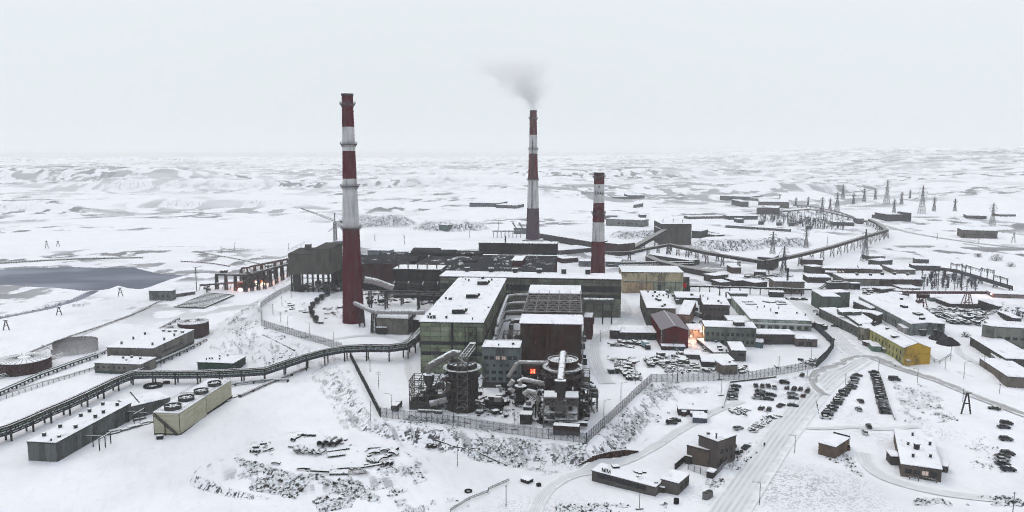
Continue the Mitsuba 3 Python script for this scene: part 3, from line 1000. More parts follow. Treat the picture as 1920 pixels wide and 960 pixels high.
# beige hall to the right of the transverse hall
bei = bld('beige_hall', 'long beige hall with a dark roof, right of the olive hall', 'hall', (1167, 511), (1281.5, 512), (1281, 500), (1281, 550.5), 'B', 'C', col=(.36, .315, .235), roof=(.045, .043, .045), over=.5)
on_face(bei, 0, .52, .995, .1, 8.3, 'green_apron', (.26, .28, .23), .15, 'wall')
on_face(bei, 0, .02, .50, .1, 7.6, 'buff_apron', (.33, .26, .19), .15, 'wall')
for u in (.395, .52, .7, .88):
    on_face(bei, 0, u - .004, u + .004, 0, 13.5 if u == .395 else 8, 'downpipe', DARK, .4)
on_face(bei, 0, .02, .995, 8.3, 8.8, 'cable_tray', (.06, .06, .06), .9, 'steel')
on_face(bei, 0, .58, .64, .1, 6, 'door_frame', (.06, .06, .06), .3)
annex = bld('annex', 'dark block with a bright red panel at the right end of the beige hall', 'annex', (1281.5, 520), (1293, 520), (1293, 515), (1293, 547), 'B', 'C', col=(.07, .05, .05), over=.1)
on_face(annex, 0, -.45, .5, 3, 6.5, 'red_panel', (.42, .012, .02), .3)

# ------------------------------------------------------------------ the old smelter behind
e1, e2 = trans['e1'], trans['e2']


def at_pz(px, py, z):
    return v2(Z(px, py, z))


# bunker house on stilts
b0 = G(552, 547)
d0 = np.hypot(*b0[:2])
zb, zl, zh = 13.0, 27.5, 31.0
A_, B_ = at_pz(541.5, 514, zb), at_pz(618, 515, zb)
ee = (B_ - A_) / np.linalg.norm(B_ - A_)
en = np.array([-ee[1], ee[0]])
L = np.linalg.norm(B_ - A_)
k = thing('bunker_house', 'grey brown windowless bunker house on stilts, left of the smelter', 'bunker house')
BH = (.10, .098, .088)
part(k, 'low_wall', MB().prism([A_, A_ + ee * L * .6, A_ + ee * L * .6 + en * 26, A_ + en * 26], zb, zl), BH, 'wall')
part(k, 'high_wall', MB().prism([A_ + ee * L * .6, B_, B_ + en * 32, A_ + ee * L * .6 + en * 32], zb, zh), BH, 'wall')
part(k, 'low_roof', MB().prism([A_ - ee * .4 - en * .4, A_ + ee * L * .598 - en * .4, A_ + ee * L * .598 + en * 26, A_ - ee * .4 + en * 26], zl + .003, [zl + .3, zl + .3, zl + 1.5, zl + 1.5]), (.06, .058, .06), 'bare')
part(k, 'high_roof', MB().prism([A_ + ee * L * .59 - en * .4, B_ + ee * .4 - en * .4, B_ + ee * .4 + en * 32, A_ + ee * L * .59 + en * 32], zh + .003, [zh + .3, zh + .3, zh + 1.6, zh + 1.6]), (.065, .062, .064), 'bare')
part(k, 'roof_box', MB().box([*(A_ + ee * 8 + en * 20), zl + 3], (4, 4, 4), 0), BH, 'steel')
for i in range(8):
    for j in range(3):
        p = A_ + ee * (1.2 + (L - 2.4) * i / 7) + en * (2 + 11 * j)
        w = 1.0 if (i, j) != (1, 0) else 1.1
        part(k, 'stilt', MB().bar([*p, -.5], [*p, zb], w if i != 1 else 5.5 if j == 0 else 1, 1.2), (.05, .05, .048), 'vcol')
for h in (5, 10):
    part(k, 'tie_beam', MB().bar([*(A_ + en * 2), h], [*(B_ + en * 2), h], .5), (.05, .05, .05), 'steel')

# dark red hall and black roofed smelter halls
zr = 17.0
o = at_pz(620, 493.5, zr)
hA = slab_building('smelter_hall', 'dark red smelter hall with a black roof right behind the tallest chimney', 'smelter hall', o, e1, e2, 58, 48, 0, zr, (.062, .012, .02), 'dark_roof', over=.3)
for i in range(14):
    on_face(hA, 0, i / 14 + .004, (i + 1) / 14 - .004, .3, 16.6, 'sheet_panel', vary((.07, .014, .022), .7 + .6 * R.random()), .08, 'wall')
o = at_pz(762, 508, 20)
hB = slab_building('smelter_hall', 'wide black roofed smelter hall with snow patches behind the olive hall', 'smelter hall', o, e1, e2, 98, 84, 0, 20, (.06, .014, .02), 'dark_roof', over=.3)
o = at_pz(897.5, 475, 20.5)
mon = slab_building('roof_house', 'long black windowless house standing on the smelter roof', 'roof house', o, e1, e2, 62, 14, 20.45, 28.6, (.028, .027, .034), (.03, .03, .035), over=.2)
part(mon['key'], 'stack', MB().tube([[*(o + e1 * 21 + e2 * 3), 28.5], [*(o + e1 * 21 + e2 * 3), 34]], .6, 8), DARK, 'bare')
o = at_pz(959, 500, 20.45)
rm_ = slab_building('roof_monitor', 'small dark red roof monitor on the smelter roof', 'roof monitor', o, e1, e2, 7.5, 26, 20.45, 24.4, (.075, .014, .024), (.05, .05, .054), over=.2)
for i, (px, py, w, d, h, lab) in enumerate([(770, 478, 22, 10, 4.5, 'first dark roof monitor left of the long black roof house'), (810, 480, 18, 9, 4, 'second dark roof monitor on the smelter roof, from the left'), (845, 480, 24, 8, 3.4, 'low dark roof monitor just left of the long black roof house'), (868, 492, 10, 6, 2.2, 'small dark roof box in the middle of the smelter roof')]):
    o = at_pz(px, py, 20.45)
    k = thing('roof_monitor', lab, 'roof monitor')
    q = [o, o + e1 * w, o + e1 * w + e2 * d, o + e2 * d]
    part(k, 'wall', MB().prism(q, 20.3, 20.45 + h * .6), (.03, .03, .034), 'vcol')
    put(k + '__roof', MB().prism(q, 20.46 + h * .6, [20.5 + h * .62, 20.5 + h * .62, 20.5 + h, 20.5 + h]), None, 'dark_roof')
for i in range(11):
    x = o + e1 * (R.random() * 90 - 45) + e2 * (R.random() * 50 - 12)
    if sdf(np.array(hB['q']), x[0], x[1]) < -3:
        part(hB['key'], 'roof_fan', MB().lathe([(0, 0), (1.6, 0), (1.6, .9), (1.2, 1.3), (0, 1.3)], [*x, hB['zt']], 12), (.10, .10, .11), 'steel')
# pitched roof ridge left of the wide hall
o = at_pz(700, 487, 18)
k = thing('pitched_hall', 'dark pitched hall roof rising behind the dark red smelter hall', 'hall')
q = [o, o + e1 * 34, o + e1 * 34 + e2 * 40, o + e2 * 40]
part(k, 'wall', MB().prism(q, 0, 17.5), (.04, .03, .035), 'vcol')
m = MB()
mid = lambda s: (o + e2 * 20 + e1 * 34 * s)
m.prism([q[0], q[1], mid(1), mid(0)], 17.52, [17.6, 17.6, 21, 21])
m.prism([mid(0), mid(1), q[2], q[3]], 17.52, [21, 21, 17.6, 17.6])
put(k + '__roof', m, None, 'dark_roof')

# black gas duct bridge between the tallest chimney and the works
k = thing('gas_duct', 'black flue duct bridge running from the tallest chimney to the olive hall', 'duct')
p0, p1 = at_pz(682, 538, 14), at_pz(826, 540, 14)
part(k, 'duct', MB().tube([[*p0, 15], [*p1, 15]], 3.0, 16), (.028, .026, .028), 'bare', False)
for i in range(16):
    c = p0 + (p1 - p0) * (i + .5) / 16
    t = (p1 - p0) / np.linalg.norm(p1 - p0) * .18
    part(k, 'rib', MB().tube([[*(c - t), 15], [*(c + t), 15]], 3.2, 16), (.06, .056, .06), 'vcol' if i % 3 else 'steel')
m = MB()
pn = np.array([-(p1 - p0)[1], (p1 - p0)[0]]) / np.linalg.norm(p1 - p0)
for s in (-2.6, 2.6):
    for h in (9.5, 12):
        m.bar([*(p0 + pn * s), h], [*(p1 + pn * s), h], .6)
part(k, 'bridge_truss', m, (.05, .048, .05), 'steel')
for i in range(5):
    c = p0 + (p1 - p0) * (.08 + .21 * i)
    for s in (-2.6, 2.6):
        part(k, 'leg', MB().bar([*(c + pn * s), -.4], [*(c + pn * s), 12], .9), (.05, .048, .05), 'vcol')
k = thing('flue_elbow', 'pale ribbed flue slanting down from the tallest chimney onto the black duct', 'duct')
f0, f1, f2 = at_pz(683, 524, 21), at_pz(705, 531, 18.5), at_pz(737, 540, 15)
part(k, 'pipe', MB().tube([[*f0, 21], [*f1, 19.5], [*f2, 15]], 2.0, 14), (.28, .26, .26), 'steel')
for i in range(9):
    c = np.array([*f0, 21]) * (1 - i / 9) + np.array([*f2, 15.3]) * i / 9
    t = (np.array([*f2, 15.3]) - np.array([*f0, 21])) * .006
    part(k, 'band', MB().tube([c - t, c + t], 2.12, 14), (.14, .13, .13), 'steel')
dk = slab_building('converter_house', 'black windowless converter house above the flue duct', 'converter house', at_pz(737, 524, 14), e1, e2, 33, 20, 0, 21, (.02, .02, .022), (.03, .03, .032), over=.1)
for i in range(10):
    on_face(dk, 0, i / 10 + .01, (i + 1) / 10 - .01, 9, 20.5, 'sheet_panel', vary((.024, .022, .024), .6 + 1.0 * R.random()), .3, 'vcol')
for i in range(5):
    p = dk['q'][0] * (1 - (i + .5) / 5) + dk['q'][1] * (i + .5) / 5
    part(dk['key'], 'vent_pipe', MB().tube([[*(p + e2 * 3), 21], [*(p + e2 * 3), 24.5 + 2 * R.random()]], .45, 8), (.07, .07, .07), 'steel')
for i, (px, py, w, lab) in enumerate([(712, 545, 12, 'dark pump house under the left end of the flue duct'), (760, 548, 14, 'dark pump house under the middle of the flue duct'), (805, 552, 10, 'dark pump house under the right end of the flue duct')]):
    slab_building('pump_house', lab, 'pump house', at_pz(px, py + 6, 0), e1, e2, w, 7, 0, 5.5, (.03, .03, .032), (.04, .04, .045), over=.2)

# yard between chimney and workshop
sh = bld('yard_shed', 'wide low shed with a deep snow roof left of the workshop', 'shed', (730, 584), (781, 583), (798, 560), (731, 590), 'A', 'C', col=(.05, .05, .05), over=.3, H=2.2)
ef = bld('filter_house', 'grey brick filter house under the silver duct', 'filter house', (706, 597), (765, 599), (777, 588), (706, 626), 'A', 'C', col=(.17, .165, .15), roof=(.16, .16, .165), over=.3, parapet=.3)
for p in range(3):
    on_face(ef, 0, .2 + .3 * p, .22 + .3 * p, .2, 8, 'pilaster', (.15, .145, .135), .15, 'wall')
bld('hut', 'left of two dark huts against the grey brick filter house', 'hut', (706, 615), (724, 615), (726, 611), (706, 627.5), 'A', 'C', col=(.05, .05, .05), over=.3)
bld('hut', 'right of two dark huts against the grey brick filter house, beside the lit lamp', 'hut', (724, 619), (744, 619), (746, 614), (725, 626.5), 'A', 'C', col=(.06, .055, .05), over=.3)
bld('side_building', 'dark lean-to along the left side of the workshop', 'lean-to', (767, 600), (786, 602), (812, 566), (767, 622), 'A', 'C', col=(.06, .06, .055), roof=(.06, .06, .06), over=.1)
k = thing('silver_duct', 'silver elevated duct running from the tallest chimney to the workshop', 'duct')
pts = [[*at_pz(657, 567, 12), 12], [*at_pz(664, 568, 12.3), 12.3], [*at_pz(697, 583, 12), 12], [*at_pz(705, 585, 12), 12], [*at_pz(796, 586, 12), 12]]
part(k, 'pipe', MB().tube(pts, 1.25, 14), (.30, .29, .30), 'steel')
for a, b in zip(pts[1:-1], pts[2:]):
    a, b = np.array(a), np.array(b)
    n = int(np.linalg.norm(b - a) / 1.9)
    for i in range(n):
        c, t = a + (b - a) * (i + .5) / max(n, 1), (b - a) / np.linalg.norm(b - a) * .12
        part(k, 'band', MB().tube([c - t, c + t], 1.36, 14), (.20, .19, .20), 'steel')
for i, (px, py) in enumerate([(663, 570), (678, 576), (700, 586), (703, 586), (770, 588)]):
    top = at_pz(px, py + 2, 11)
    part(k, 'trestle', lattice(MB(), [*top, -.3], [*top, 11], 3.0, 1.8, 4, .3), (.05, .045, .045), 'vcol')
k = thing('cyclone_tower', 'dark steel frame carrying pipes at the left end of the silver duct', 'frame')
o = at_pz(654, 602, 0)
frame3(k, [*o, -.2], (1, 0), (0, 1), 2, 1, 3, 2.6, 4, 3.6, .4, (.05, .04, .042))
part(k, 'downpipe', MB().tube([[*(o + [2.5, 2]), 0], [*(o + [2.5, 2]), 12]], .9, 10), (.08, .05, .05), 'bare')
lamp('wall_lamp', 'glowing orange lamp on the dark hut by the filter house', [*G(745, 626)[:2], 2.6], .35, 40)

# pipes and machines in the light well between workshop and rust hall
lw = np.array(slab['q'][1])
u1, u2 = slab['e1'], slab['e2']
LWL = ['lowest', 'second', 'third', 'uppermost']
for i in range(4):
    k = thing('well_pipe', f'{LWL[i]} of the grey pipes along the right wall of the workshop', 'pipe')
    a = lw + u1 * (1.4 + .5 * i) + u2 * (22 + 6 * i)
    put(k, MB().tube([[*a, 3 + 3.5 * i], [*(a + u2 * 3), 5 + 3.5 * i], [*(a + u2 * 60), 6.5 + 3.6 * i], [*(a + u2 * 64 + u1 * 4), 6.5 + 3.6 * i], [*(a + u2 * 66 + u1 * 16), 6.5 + 3.6 * i]], .8, 10), (.26, .25, .25), 'steel')
k = thing('grid_deck', 'small gridded steel deck between workshop and rust hall', 'steel deck')
frame3(k, [*(lw + u1 * 6 + u2 * 34), 0], u1, u2, 5, 3, 2, 2.2, 3.2, 5.2, .34, (.20, .19, .19), deck=())
mh = slab_building('machine_house', 'black machine house in the gap beside the rust hall', 'machine house', lw + u1 * 4 + u2 * 18, u1, u2, 15, 12, 0, 8.5, (.025, .025, .026), (.05, .05, .055), over=.2)
for i in range(7):
    c = lw + u1 * (5 + R.random() * 14) + u2 * (31 + R.random() * 34)
    k = thing('duct', ['thick black duct nearest the grid deck', 'upright duct in the gap behind the grid deck', 'short fat duct in the gap by the workshop wall', 'thin duct in the middle of the gap', 'bent dark duct near the olive hall', 'dark upright duct beside the rust hall', 'dark stub duct deep in the gap'][i], 'duct')
    h = 7 + R.random() * 8
    put(k, MB().tube([[*c, 0], [*c, h - 2], [*(c + u1 * .8), h - .4], [*(c + u1 * 2.4), h], [*(c + u1 * (5 + 4 * R.random())), h]], .6 + .7 * R.random(), 10), (.09, .085, .085), 'steel')
k = thing('crane_mast', 'slender steel mast standing beside the bare roof frame', 'mast')
put(k, MB().tube([[*(lw + u1 * 21 + u2 * 82), 0], [*(lw + u1 * 21 + u2 * 82), 25]], .45, 8), (.05, .05, .05), 'vcol')
k = thing('boiler_pipe', 'long snow topped duct along the right half of the olive hall', 'duct')
a, b = at_pz(1094, 563, 14), at_pz(1150, 564, 14)
part(k, 'pipe', MB().tube([[*a, 14], [*b, 14]], 1.5, 12), (.12, .12, .12), 'steel')
for i in range(4):
    c = a + (b - a) * (.05 + .3 * i)
    part(k, 'leg', MB().bar([*c, -.3], [*c, 13], .7), (.06, .06, .06), 'vcol')
lh = slab_building('low_bay', 'dark low bay under the snow topped duct by the olive hall', 'bay', v2(G(1094, 592)), trans['e1'], trans['e2'], 18, 5, 0, 11, (.05, .052, .048), (.05, .05, .05), over=.1)
for i in range(6):
    on_face(lh, 0, i / 6 + .02, (i + 1) / 6 - .02, 1.2, 4.4, 'window', (.035, .04, .042), .1)
# ------------------------------------------------------------------ drum scrubbers in front of the works


def Y(px, py, y):
    """The point at distance y in front of the camera that the photograph shows at this pixel."""
    d = ray(px, py)
    return np.array([0, 0, CZ]) + d * y / d[1]


def railing(mb, pts, h=1.1, t=.07):
    for a, b in zip(pts[:-1], pts[1:]):
        a, b = np.asarray(a, float), np.asarray(b, float)
        for z in (h * .5, h):
            mb.bar(a + [0, 0, z], b + [0, 0, z], t)
        mb.bar(a, a + [0, 0, h], t)
    return mb


def ring_pts(c, r, z, n=24):
    return [[c[0] + r * math.cos(2 * math.pi * i / n), c[1] + r * math.sin(2 * math.pi * i / n), z] for i in range(n + 1)]


u1, u2 = slab['e1'], slab['e2']
S1 = G(867, 766)
k = thing('drum_scrubber', 'black drum scrubber with a lattice stair tower in front, left of the two', 'gas scrubber')
DB = (.032, .027, .027)
z1 = S1[2]
part(k, 'shell', MB().lathe([(6.0, z1 - .5), (6.0, z1 + 17.2), (5.4, z1 + 18.6), (0, z1 + 19.6)], (*S1[:2], 0), 36), DB, 'steel', True)
for i, (h, r) in enumerate([(5, 6.3), (9.5, 6.6), (13.5, 7.2), (16.6, 7.6)]):
    p = part(k, 'platform_ring', MB().lathe([(5.9, z1 + h - .4), (r, z1 + h), (r, z1 + h + .25), (5.9, z1 + h + .25)], (*S1[:2], 0), 32), (.05, .045, .045), 'vcol' if i < 3 else 'steel')
    if i > 1:
        put(p + '__railing', railing(MB(), ring_pts(S1, r - .05, z1 + h + .25)), (.06, .06, .06), 'vcol')
for i in range(16):
    a = i * math.pi / 8 + .1
    c, s = math.cos(a), math.sin(a)
    part(k, 'roof_rib', MB().bar([S1[0] + .8 * c, S1[1] + .8 * s, z1 + 19.7], [S1[0] + 5.3 * c, S1[1] + 5.3 * s, z1 + 18.8], .30, .35), (.05, .05, .05), 'vcol')
for i in range(20):
    a = i * math.pi / 10
    part(k, 'stiffener', MB().bar([S1[0] + 6.1 * math.cos(a), S1[1] + 6.1 * math.sin(a), z1], [S1[0] + 6.1 * math.cos(a), S1[1] + 6.1 * math.sin(a), z1 + 16.5], .28), (.055, .05, .048), 'vcol')
# stair tower
o = v2(G(858, 777))
P3 = frame3(k + '__stair_tower', [*o, z1], u1, u2, 1, 1, 8, 3.9, 3.0, 2.75, .30, (.12, .11, .105))
labels[k + '__stair_tower'] = {'label': 'pale steel stair tower in front of the drum'}
for i in range(8):
    a, b = P3(0, .5, i), P3(1, .5, i + 1)
    part(k + '__stair_tower', 'flight', MB().bar(a if i % 2 == 0 else [*P3(1, .5, 0)[:2], a[2]], b if i % 2 == 0 else [*P3(0, .5, 0)[:2], b[2]], .9, .2), (.14, .13, .13), 'steel')
t0, t1 = P3(.5, .5, 7.6), Y(886, 652, S1[1] + 5)
m = MB()
d_ = (t1 - t0)
for s in (-1.1, 1.1):
    for h in (0, 1.6):
        m.bar(t0 + [s, 0, h], t1 + [s, 0, h], .26)
for i in range(6):
    q = t0 + d_ * i / 5
    for s in (-1.1, 1.1):
        m.bar(q + [s, 0, 0], q + [s, 0, 1.6], .2)
    m.bar(q + [-1.1, 0, 1.6], q + [1.1, 0, 1.6], .2)
part(k, 'gangway', m, (.17, .165, .16), 'steel')
part(k, 'gangway_deck', MB().bar(t1 + [-1.2, 0, 1.8], t1 + [1.2, 0, 1.8], 2.2, .25), (.12, .12, .12), 'steel')
# big sloping duct from the drum to the hopper on the left
yd = S1[1]
duct = [Y(868, 668, yd), Y(862, 663, yd), Y(850, 662, yd), Y(842, 666, yd - 1), Y(807, 686, yd - 2), Y(803, 692, yd - 2), Y(804, 700, yd - 2)]
kd = thing('scrubber_duct', 'snow topped sloping duct rising from the hopper to the left drum scrubber', 'duct')
part(kd, 'pipe', MB().tube(duct, [1.0, 1.2, 1.35, 1.4, 1.4, 1.3, 1.0], 14), (.16, .155, .15), 'steel')
for i in range(9):
    c, t = duct[3] + (duct[4] - duct[3]) * (i + .5) / 9, (duct[4] - duct[3]) * .008
    part(kd, 'band', MB().tube([c - t, c + t], 1.5, 14), (.10, .095, .09), 'steel')
hp = duct[-1]
part(kd, 'hopper', MB().lathe([(0, hp[2] - 6), (.7, hp[2] - 6), (2.0, hp[2] - 3), (2.0, hp[2] - .8), (2.3, hp[2] - .7), (2.3, hp[2] - .3), (0, hp[2] + .1)], (*hp[:2], 0), 16), (.05, .048, .046), 'steel')
k = thing('steel_tower', 'open steel frame over dark fans at the left end of the fenced yard', 'steel frame')
o = v2(G(768, 768))
P3 = frame3(k, [*o, 0], u1, u2, 3, 3, 4, 3.6, 3.4, 2.9, .26, (.11, .105, .10), deck=())
part(k, 'plinth', MB().box8([P3(0, 0, -.2), P3(3.4, 0, -.2), P3(3.4, 2, -.2), P3(0, 2, -.2), P3(0, 0, 1), P3(3.4, 0, 1), P3(3.4, 2, 1), P3(0, 2, 1)]), (.05, .05, .05), 'wall')
for i in range(3):
    c = P3(1.3 + .8 * i, .7 + .3 * (i % 2), 1)
    part(k, 'fan_casing', MB().lathe([(0, 0), (1.5, 0), (1.6, 2.2), (.9, 3), (.9, 4.2), (0, 4.2)], c, 14), (.05, .048, .048), 'steel')
for i in range(4):
    part(k, 'machine', MB().box(P3(1 + .75 * i, .8, 1.9 + .3 * (i % 2)), (2.0, 2.6, 1.4 + .5 * (i % 3)), .1 * i), (.055, .05, .05), 'steel')
FD = ['lower pale duct between the fans and the left drum scrubber', 'upper dark elbow duct between the fans and the left drum scrubber', 'dark riser duct beside the left drum scrubber']
for i, (pts, r, c) in enumerate([([(806, 757), (822, 754), (839, 749)], 1.25, (.26, .25, .25)), ([(829, 727), (826, 715), (831, 709), (842, 708)], 1.3, (.08, .07, .07)), ([(822, 740), (833, 738), (842, 728), (843, 717)], 1.0, (.10, .09, .085))]):
    k = thing('fan_duct', FD[i], 'duct')
    part(k, 'pipe', MB().tube([Y(x, y, yd - 2 - i) for x, y in pts], r, 12), c, 'steel')
    part(k, 'flange', MB().tube([Y(*pts[1], yd - 2 - i) + [-.15, 0, 0], Y(*pts[1], yd - 2 - i) + [.15, 0, 0]], r * 1.2, 12), (.06, .06, .06), 'steel')
k = thing('pump_skid', 'black pump skid carrying two snow topped boxes between the two drum scrubbers', 'pump skid')
o = v2(G(906, 771))
fr = frame3(k, [*o, 0], u1, u2, 3, 2, 1, 2.5, 2.6, 3.2, .4, (.04, .038, .036), deck=(1,))
part(k, 'skirt', MB().box8([fr(.3, .2, 0), fr(2.8, .2, 0), fr(2.8, 1.6, 0), fr(.3, 1.6, 0), fr(.3, .2, .9), fr(2.8, .2, .9), fr(2.8, 1.6, .9), fr(.3, 1.6, .9)]), (.03, .028, .028), 'vcol')
for i, (a, b, s, h) in enumerate([(1.2, 1.4, (2.6, 3.2), 1.7), (2.2, .8, (2.8, 1.8), 1.9), (2.4, 1.6, (2.4, 2.0), 2.3), (.5, .8, (1.6, 2), 1)]):
    c = fr(a, b, 1) + [0, 0, .2 + h / 2]
    part(k, 'box', MB().box(c, (*s, h), -.1), (.20, .20, .20) if i in (1, 2) else (.06, .06, .06), 'steel')
for i, (px, py) in enumerate([(888, 757), (893, 752), (900, 758)]):
    part(k, 'pipe', MB().tube([Y(px - 8, py + 4, S1[1] - 3), Y(px, py, S1[1] - 3), Y(px + 9, py + 3, S1[1] - 3)], .7, 8), (.07, .065, .06), 'steel')
k = thing('step_slab', 'pale concrete landing at the foot of the lattice stair tower', 'slab')
g = G(868, 781)
put(k, MB().box([g[0], g[1], g[2] + .15], (4.6, 2, .5), -.1), (.22, .22, .22), 'steel')
RB = ['low snow covered block row by the fence below the fan frame', 'short block row beside the fan frame', 'single block lying by the left drum scrubber', 'lone dark box between drum scrubber and pump skid', 'small slab lying right of the pump skid']
for i, (px, py, w, d, h) in enumerate([(799, 773, 6.5, 1.4, 1.1), (822, 775, 3, 1.5, 1.2), (899, 775, 1.8, 1.2, .8), (917, 773, 1.5, 1, .6), (951, 769, 2, 1, .5)]):
    g = G(px, py)
    solo('block', RB[i], 'block', MB().box([g[0], g[1], g[2] + h / 2 - .1], (w, d, h), -.12), (.10, .095, .09), 'steel')

# right scrubber
S2 = np.array([*v2(G(1055, 774)), 0.0])
k = thing('drum_scrubber', 'dark red drum scrubber with a snow covered top and a broad duct over its crown', 'gas scrubber')
DR = (.042, .022, .022)
part(k, 'shell', MB().lathe([(6.6, -.5), (6.6, 17.5), (5.6, 18.3), (5.6, 21), (5.9, 21.1), (5.9, 21.5), (5.4, 21.5), (5.3, 21.0), (0, 21.1)], (*S2[:2], 0), 40), DR, 'steel', True)
for i, (h, r) in enumerate([(7, 7.0), (12, 7.2), (15.2, 8.3), (18.2, 7.9)]):
    p = part(k, 'platform_ring', MB().lathe([(6.5, h - .5), (r, h), (r, h + .25), (6.5, h + .25)], (*S2[:2], 0), 36), (.05, .04, .04), 'vcol' if i < 3 else 'steel')
    if i > 1:
        put(p + '__railing', railing(MB(), ring_pts(S2, r - .05, h + .25, 28), 1.2, .09), (.17, .165, .16), 'vcol')
for i in range(22):
    a = i * math.pi / 11
    part(k, 'stiffener', MB().bar([S2[0] + 6.7 * math.cos(a), S2[1] + 6.7 * math.sin(a), 0], [S2[0] + 6.7 * math.cos(a), S2[1] + 6.7 * math.sin(a), 17], .26), (.05, .03, .03), 'vcol')
put(k + '__railing', railing(MB(), ring_pts(S2, 5.8, 21.5, 24), 1.1, .08), (.12, .12, .12), 'vcol')
fwd = np.array([*(-u2), 0]) * 1.0
tp = np.array([*S2[:2], 23.2])
kd = thing('crown_duct', 'broad snow covered duct running over the crown of the right drum scrubber', 'duct')
d0 = tp + [*(u2 * 3), 0]
d1 = Y(1050.5, 716, S2[1] - 20)
part(kd, 'pipe', MB().tube([d0 + [0, 0, -2.5], d0 + [0, 0, -.4], d0 + (d1 - d0) * .08 + [0, 0, .3], d0 + (d1 - d0) * .5, d1], 1.35, 16), (.22, .21, .21), 'steel')
for s in (.3, .62):
    c = d0 + (d1 - d0) * s
    part(kd, 'band', MB().tube([c - (d1 - d0) * .012, c + (d1 - d0) * .012], 1.5, 16), (.10, .10, .10), 'steel')
part(kd, 'end_box', MB().box(d1 + [0, -.6, -1.3], (4, 2.6, 4.2), -.1), (.05, .045, .045), 'steel')
part(kd, 'drop_pipe', MB().tube([d1 + [0, -.6, -3], [d1[0], d1[1] - .6, 12]], 1.1, 12), (.05, .04, .04), 'steel')
# front frame
k = thing('steel_tower', 'braced steel frame with two white capped bays in front of the right drum scrubber', 'steel frame')
o = v2(G(1019, 802))
zt = zat([*o], 746)
fr = frame3(k, [*o, 0], u1, u2, 3, 2, 4, 4.15, 3.6, zt / 4, .34, (.15, .14, .14), deck=())
for i, a in enumerate((.1, 2.0)):
    part(k, 'bay_box', MB().box8([fr(a, .1, 3.2), fr(a + .95, .1, 3.2), fr(a + .95, 1.9, 3.2), fr(a, 1.9, 3.2), fr(a, .1, 4.05), fr(a + .95, .1, 4.05), fr(a + .95, 1.9, 4.05), fr(a, 1.9, 4.05)]), (.075, .07, .07), 'wall')
    part(k, 'bay_roof', MB().box8([fr(a - .1, 0, 4.06), fr(a + 1.05, 0, 4.06), fr(a + 1.05, 2, 4.06), fr(a - .1, 2, 4.06), fr(a - .1, 0, 4.18), fr(a + 1.05, 0, 4.18), fr(a + 1.05, 2, 4.18), fr(a - .1, 2, 4.18)]), (.4, .4, .4), 'steel')
part(k, 'screen', MB().box8([fr(1.1, .3, 2.2), fr(1.95, .3, 2.2), fr(1.95, .45, 2.2), fr(1.1, .45, 2.2), fr(1.1, .3, 3.6), fr(1.95, .3, 3.6), fr(1.95, .45, 3.6), fr(1.1, .45, 3.6)]), (.13, .13, .13), 'steel')
for i, (a, b, h) in enumerate([(.05, 1.0, 2), (2.1, 3.0, 2), (.0, 1.0, 1), (1.0, 3.0, 1.1), (1.9, 2.9, .9)]):
    part(k, 'deck', MB().box8([fr(a, -.1, h), fr(b, -.1, h), fr(b, 2.1, h), fr(a, 2.1, h), fr(a, -.1, h + .08), fr(b, -.1, h + .08), fr(b, 2.1, h + .08), fr(a, 2.1, h + .08)]), (.09, .085, .085), 'steel')
for i in range(9):
    c = fr(.3 + 2.5 * R.random(), .5 + R.random(), [0, 1, 2][i % 3] + .1)
    part(k, 'machine', MB().box(c + [0, 0, .9], (1.2 + 1.6 * R.random(), 1.5, 1.4 + R.random()), 0), (.035, .03, .03), 'steel')
rc = bld('container', 'dark red container at the foot of the braced filter frame', 'container', (1037, 800), (1086, 803), (1086, 797), (1037, 816), 'A', 'C', col=(.055, .018, .02), roof=(.05, .03, .03), over=.05)
for i in range(14):
    on_face(rc, 0, i / 14 + .01, (i + 1) / 14 - .025, .2, 2.4, 'corrugation', (.06, .02, .022), .08, 'wall')
k = thing('cable_box', 'dark beam ended box on the right of the filter frame', 'box')
g = G(1089, 806)
put(k, MB().box([g[0], g[1] + 1, 2.0], (5, 2.2, 1.3), -.1), (.04, .035, .035), 'steel')
# left ducts, tank, chute, shack
WD = (.30, .29, .28)
yd = S2[1]
PD = ['white pipe bending down from the rust hall to the blue grey office block', 'thick white duct from the small tank to the right drum scrubber', 'bundled pale pipes beside the small tank', 'pale curved pipe left of the small tank', 'short pale pipe on the pump skid side of the office block', 'narrow pale pipe running down to the shack', 'fat horizontal duct on the right flank of the right drum scrubber']
for i, (pts, r, dy) in enumerate([([(953, 706), (968, 683), (974, 679), (1030, 680)], .75, 14), ([(975, 723), (975, 714), (981, 711), (1000, 715), (1026, 721)], .95, 2), ([(983, 740), (990, 733), (1003, 736), (1012, 744), (1006, 770)], 1.0, -4), ([(962, 713), (956, 722), (957, 730), (964, 734)], .9, 4), ([(930, 725), (936, 724), (939, 729), (939, 735)], .6, 12), ([(1008, 737), (1009, 752), (1003, 768)], .7, -6), ([(1080, 722), (1100, 723), (1111, 727), (1115, 735), (1115, 744)], 1.5, 0)]):
    k = thing('process_pipe', PD[i], 'pipe')
    part(k, 'pipe', MB().tube([Y(x, y, yd + dy) for x, y in pts], r, 12), WD if i != 6 else (.05, .048, .048), 'steel')
    for q in pts[1:-1]:
        c = Y(*q, yd + dy)
        part(k, 'flange', MB().lathe([(r * 1.25, -.15), (r * 1.25, .15), (0, .16)], c, 10), (.16, .16, .16), 'steel')
k = thing('small_tank', 'small black upright tank left of the right drum scrubber', 'tank')
g = G(976, 756)
zt = zat(g, 723)
part(k, 'shell', MB().lathe([(2.1, -.2), (2.1, zt - .3), (2.4, zt - .2), (2.4, zt), (0, zt + .2)], [*g[:2], 0], 20), (.035, .033, .033), 'steel')
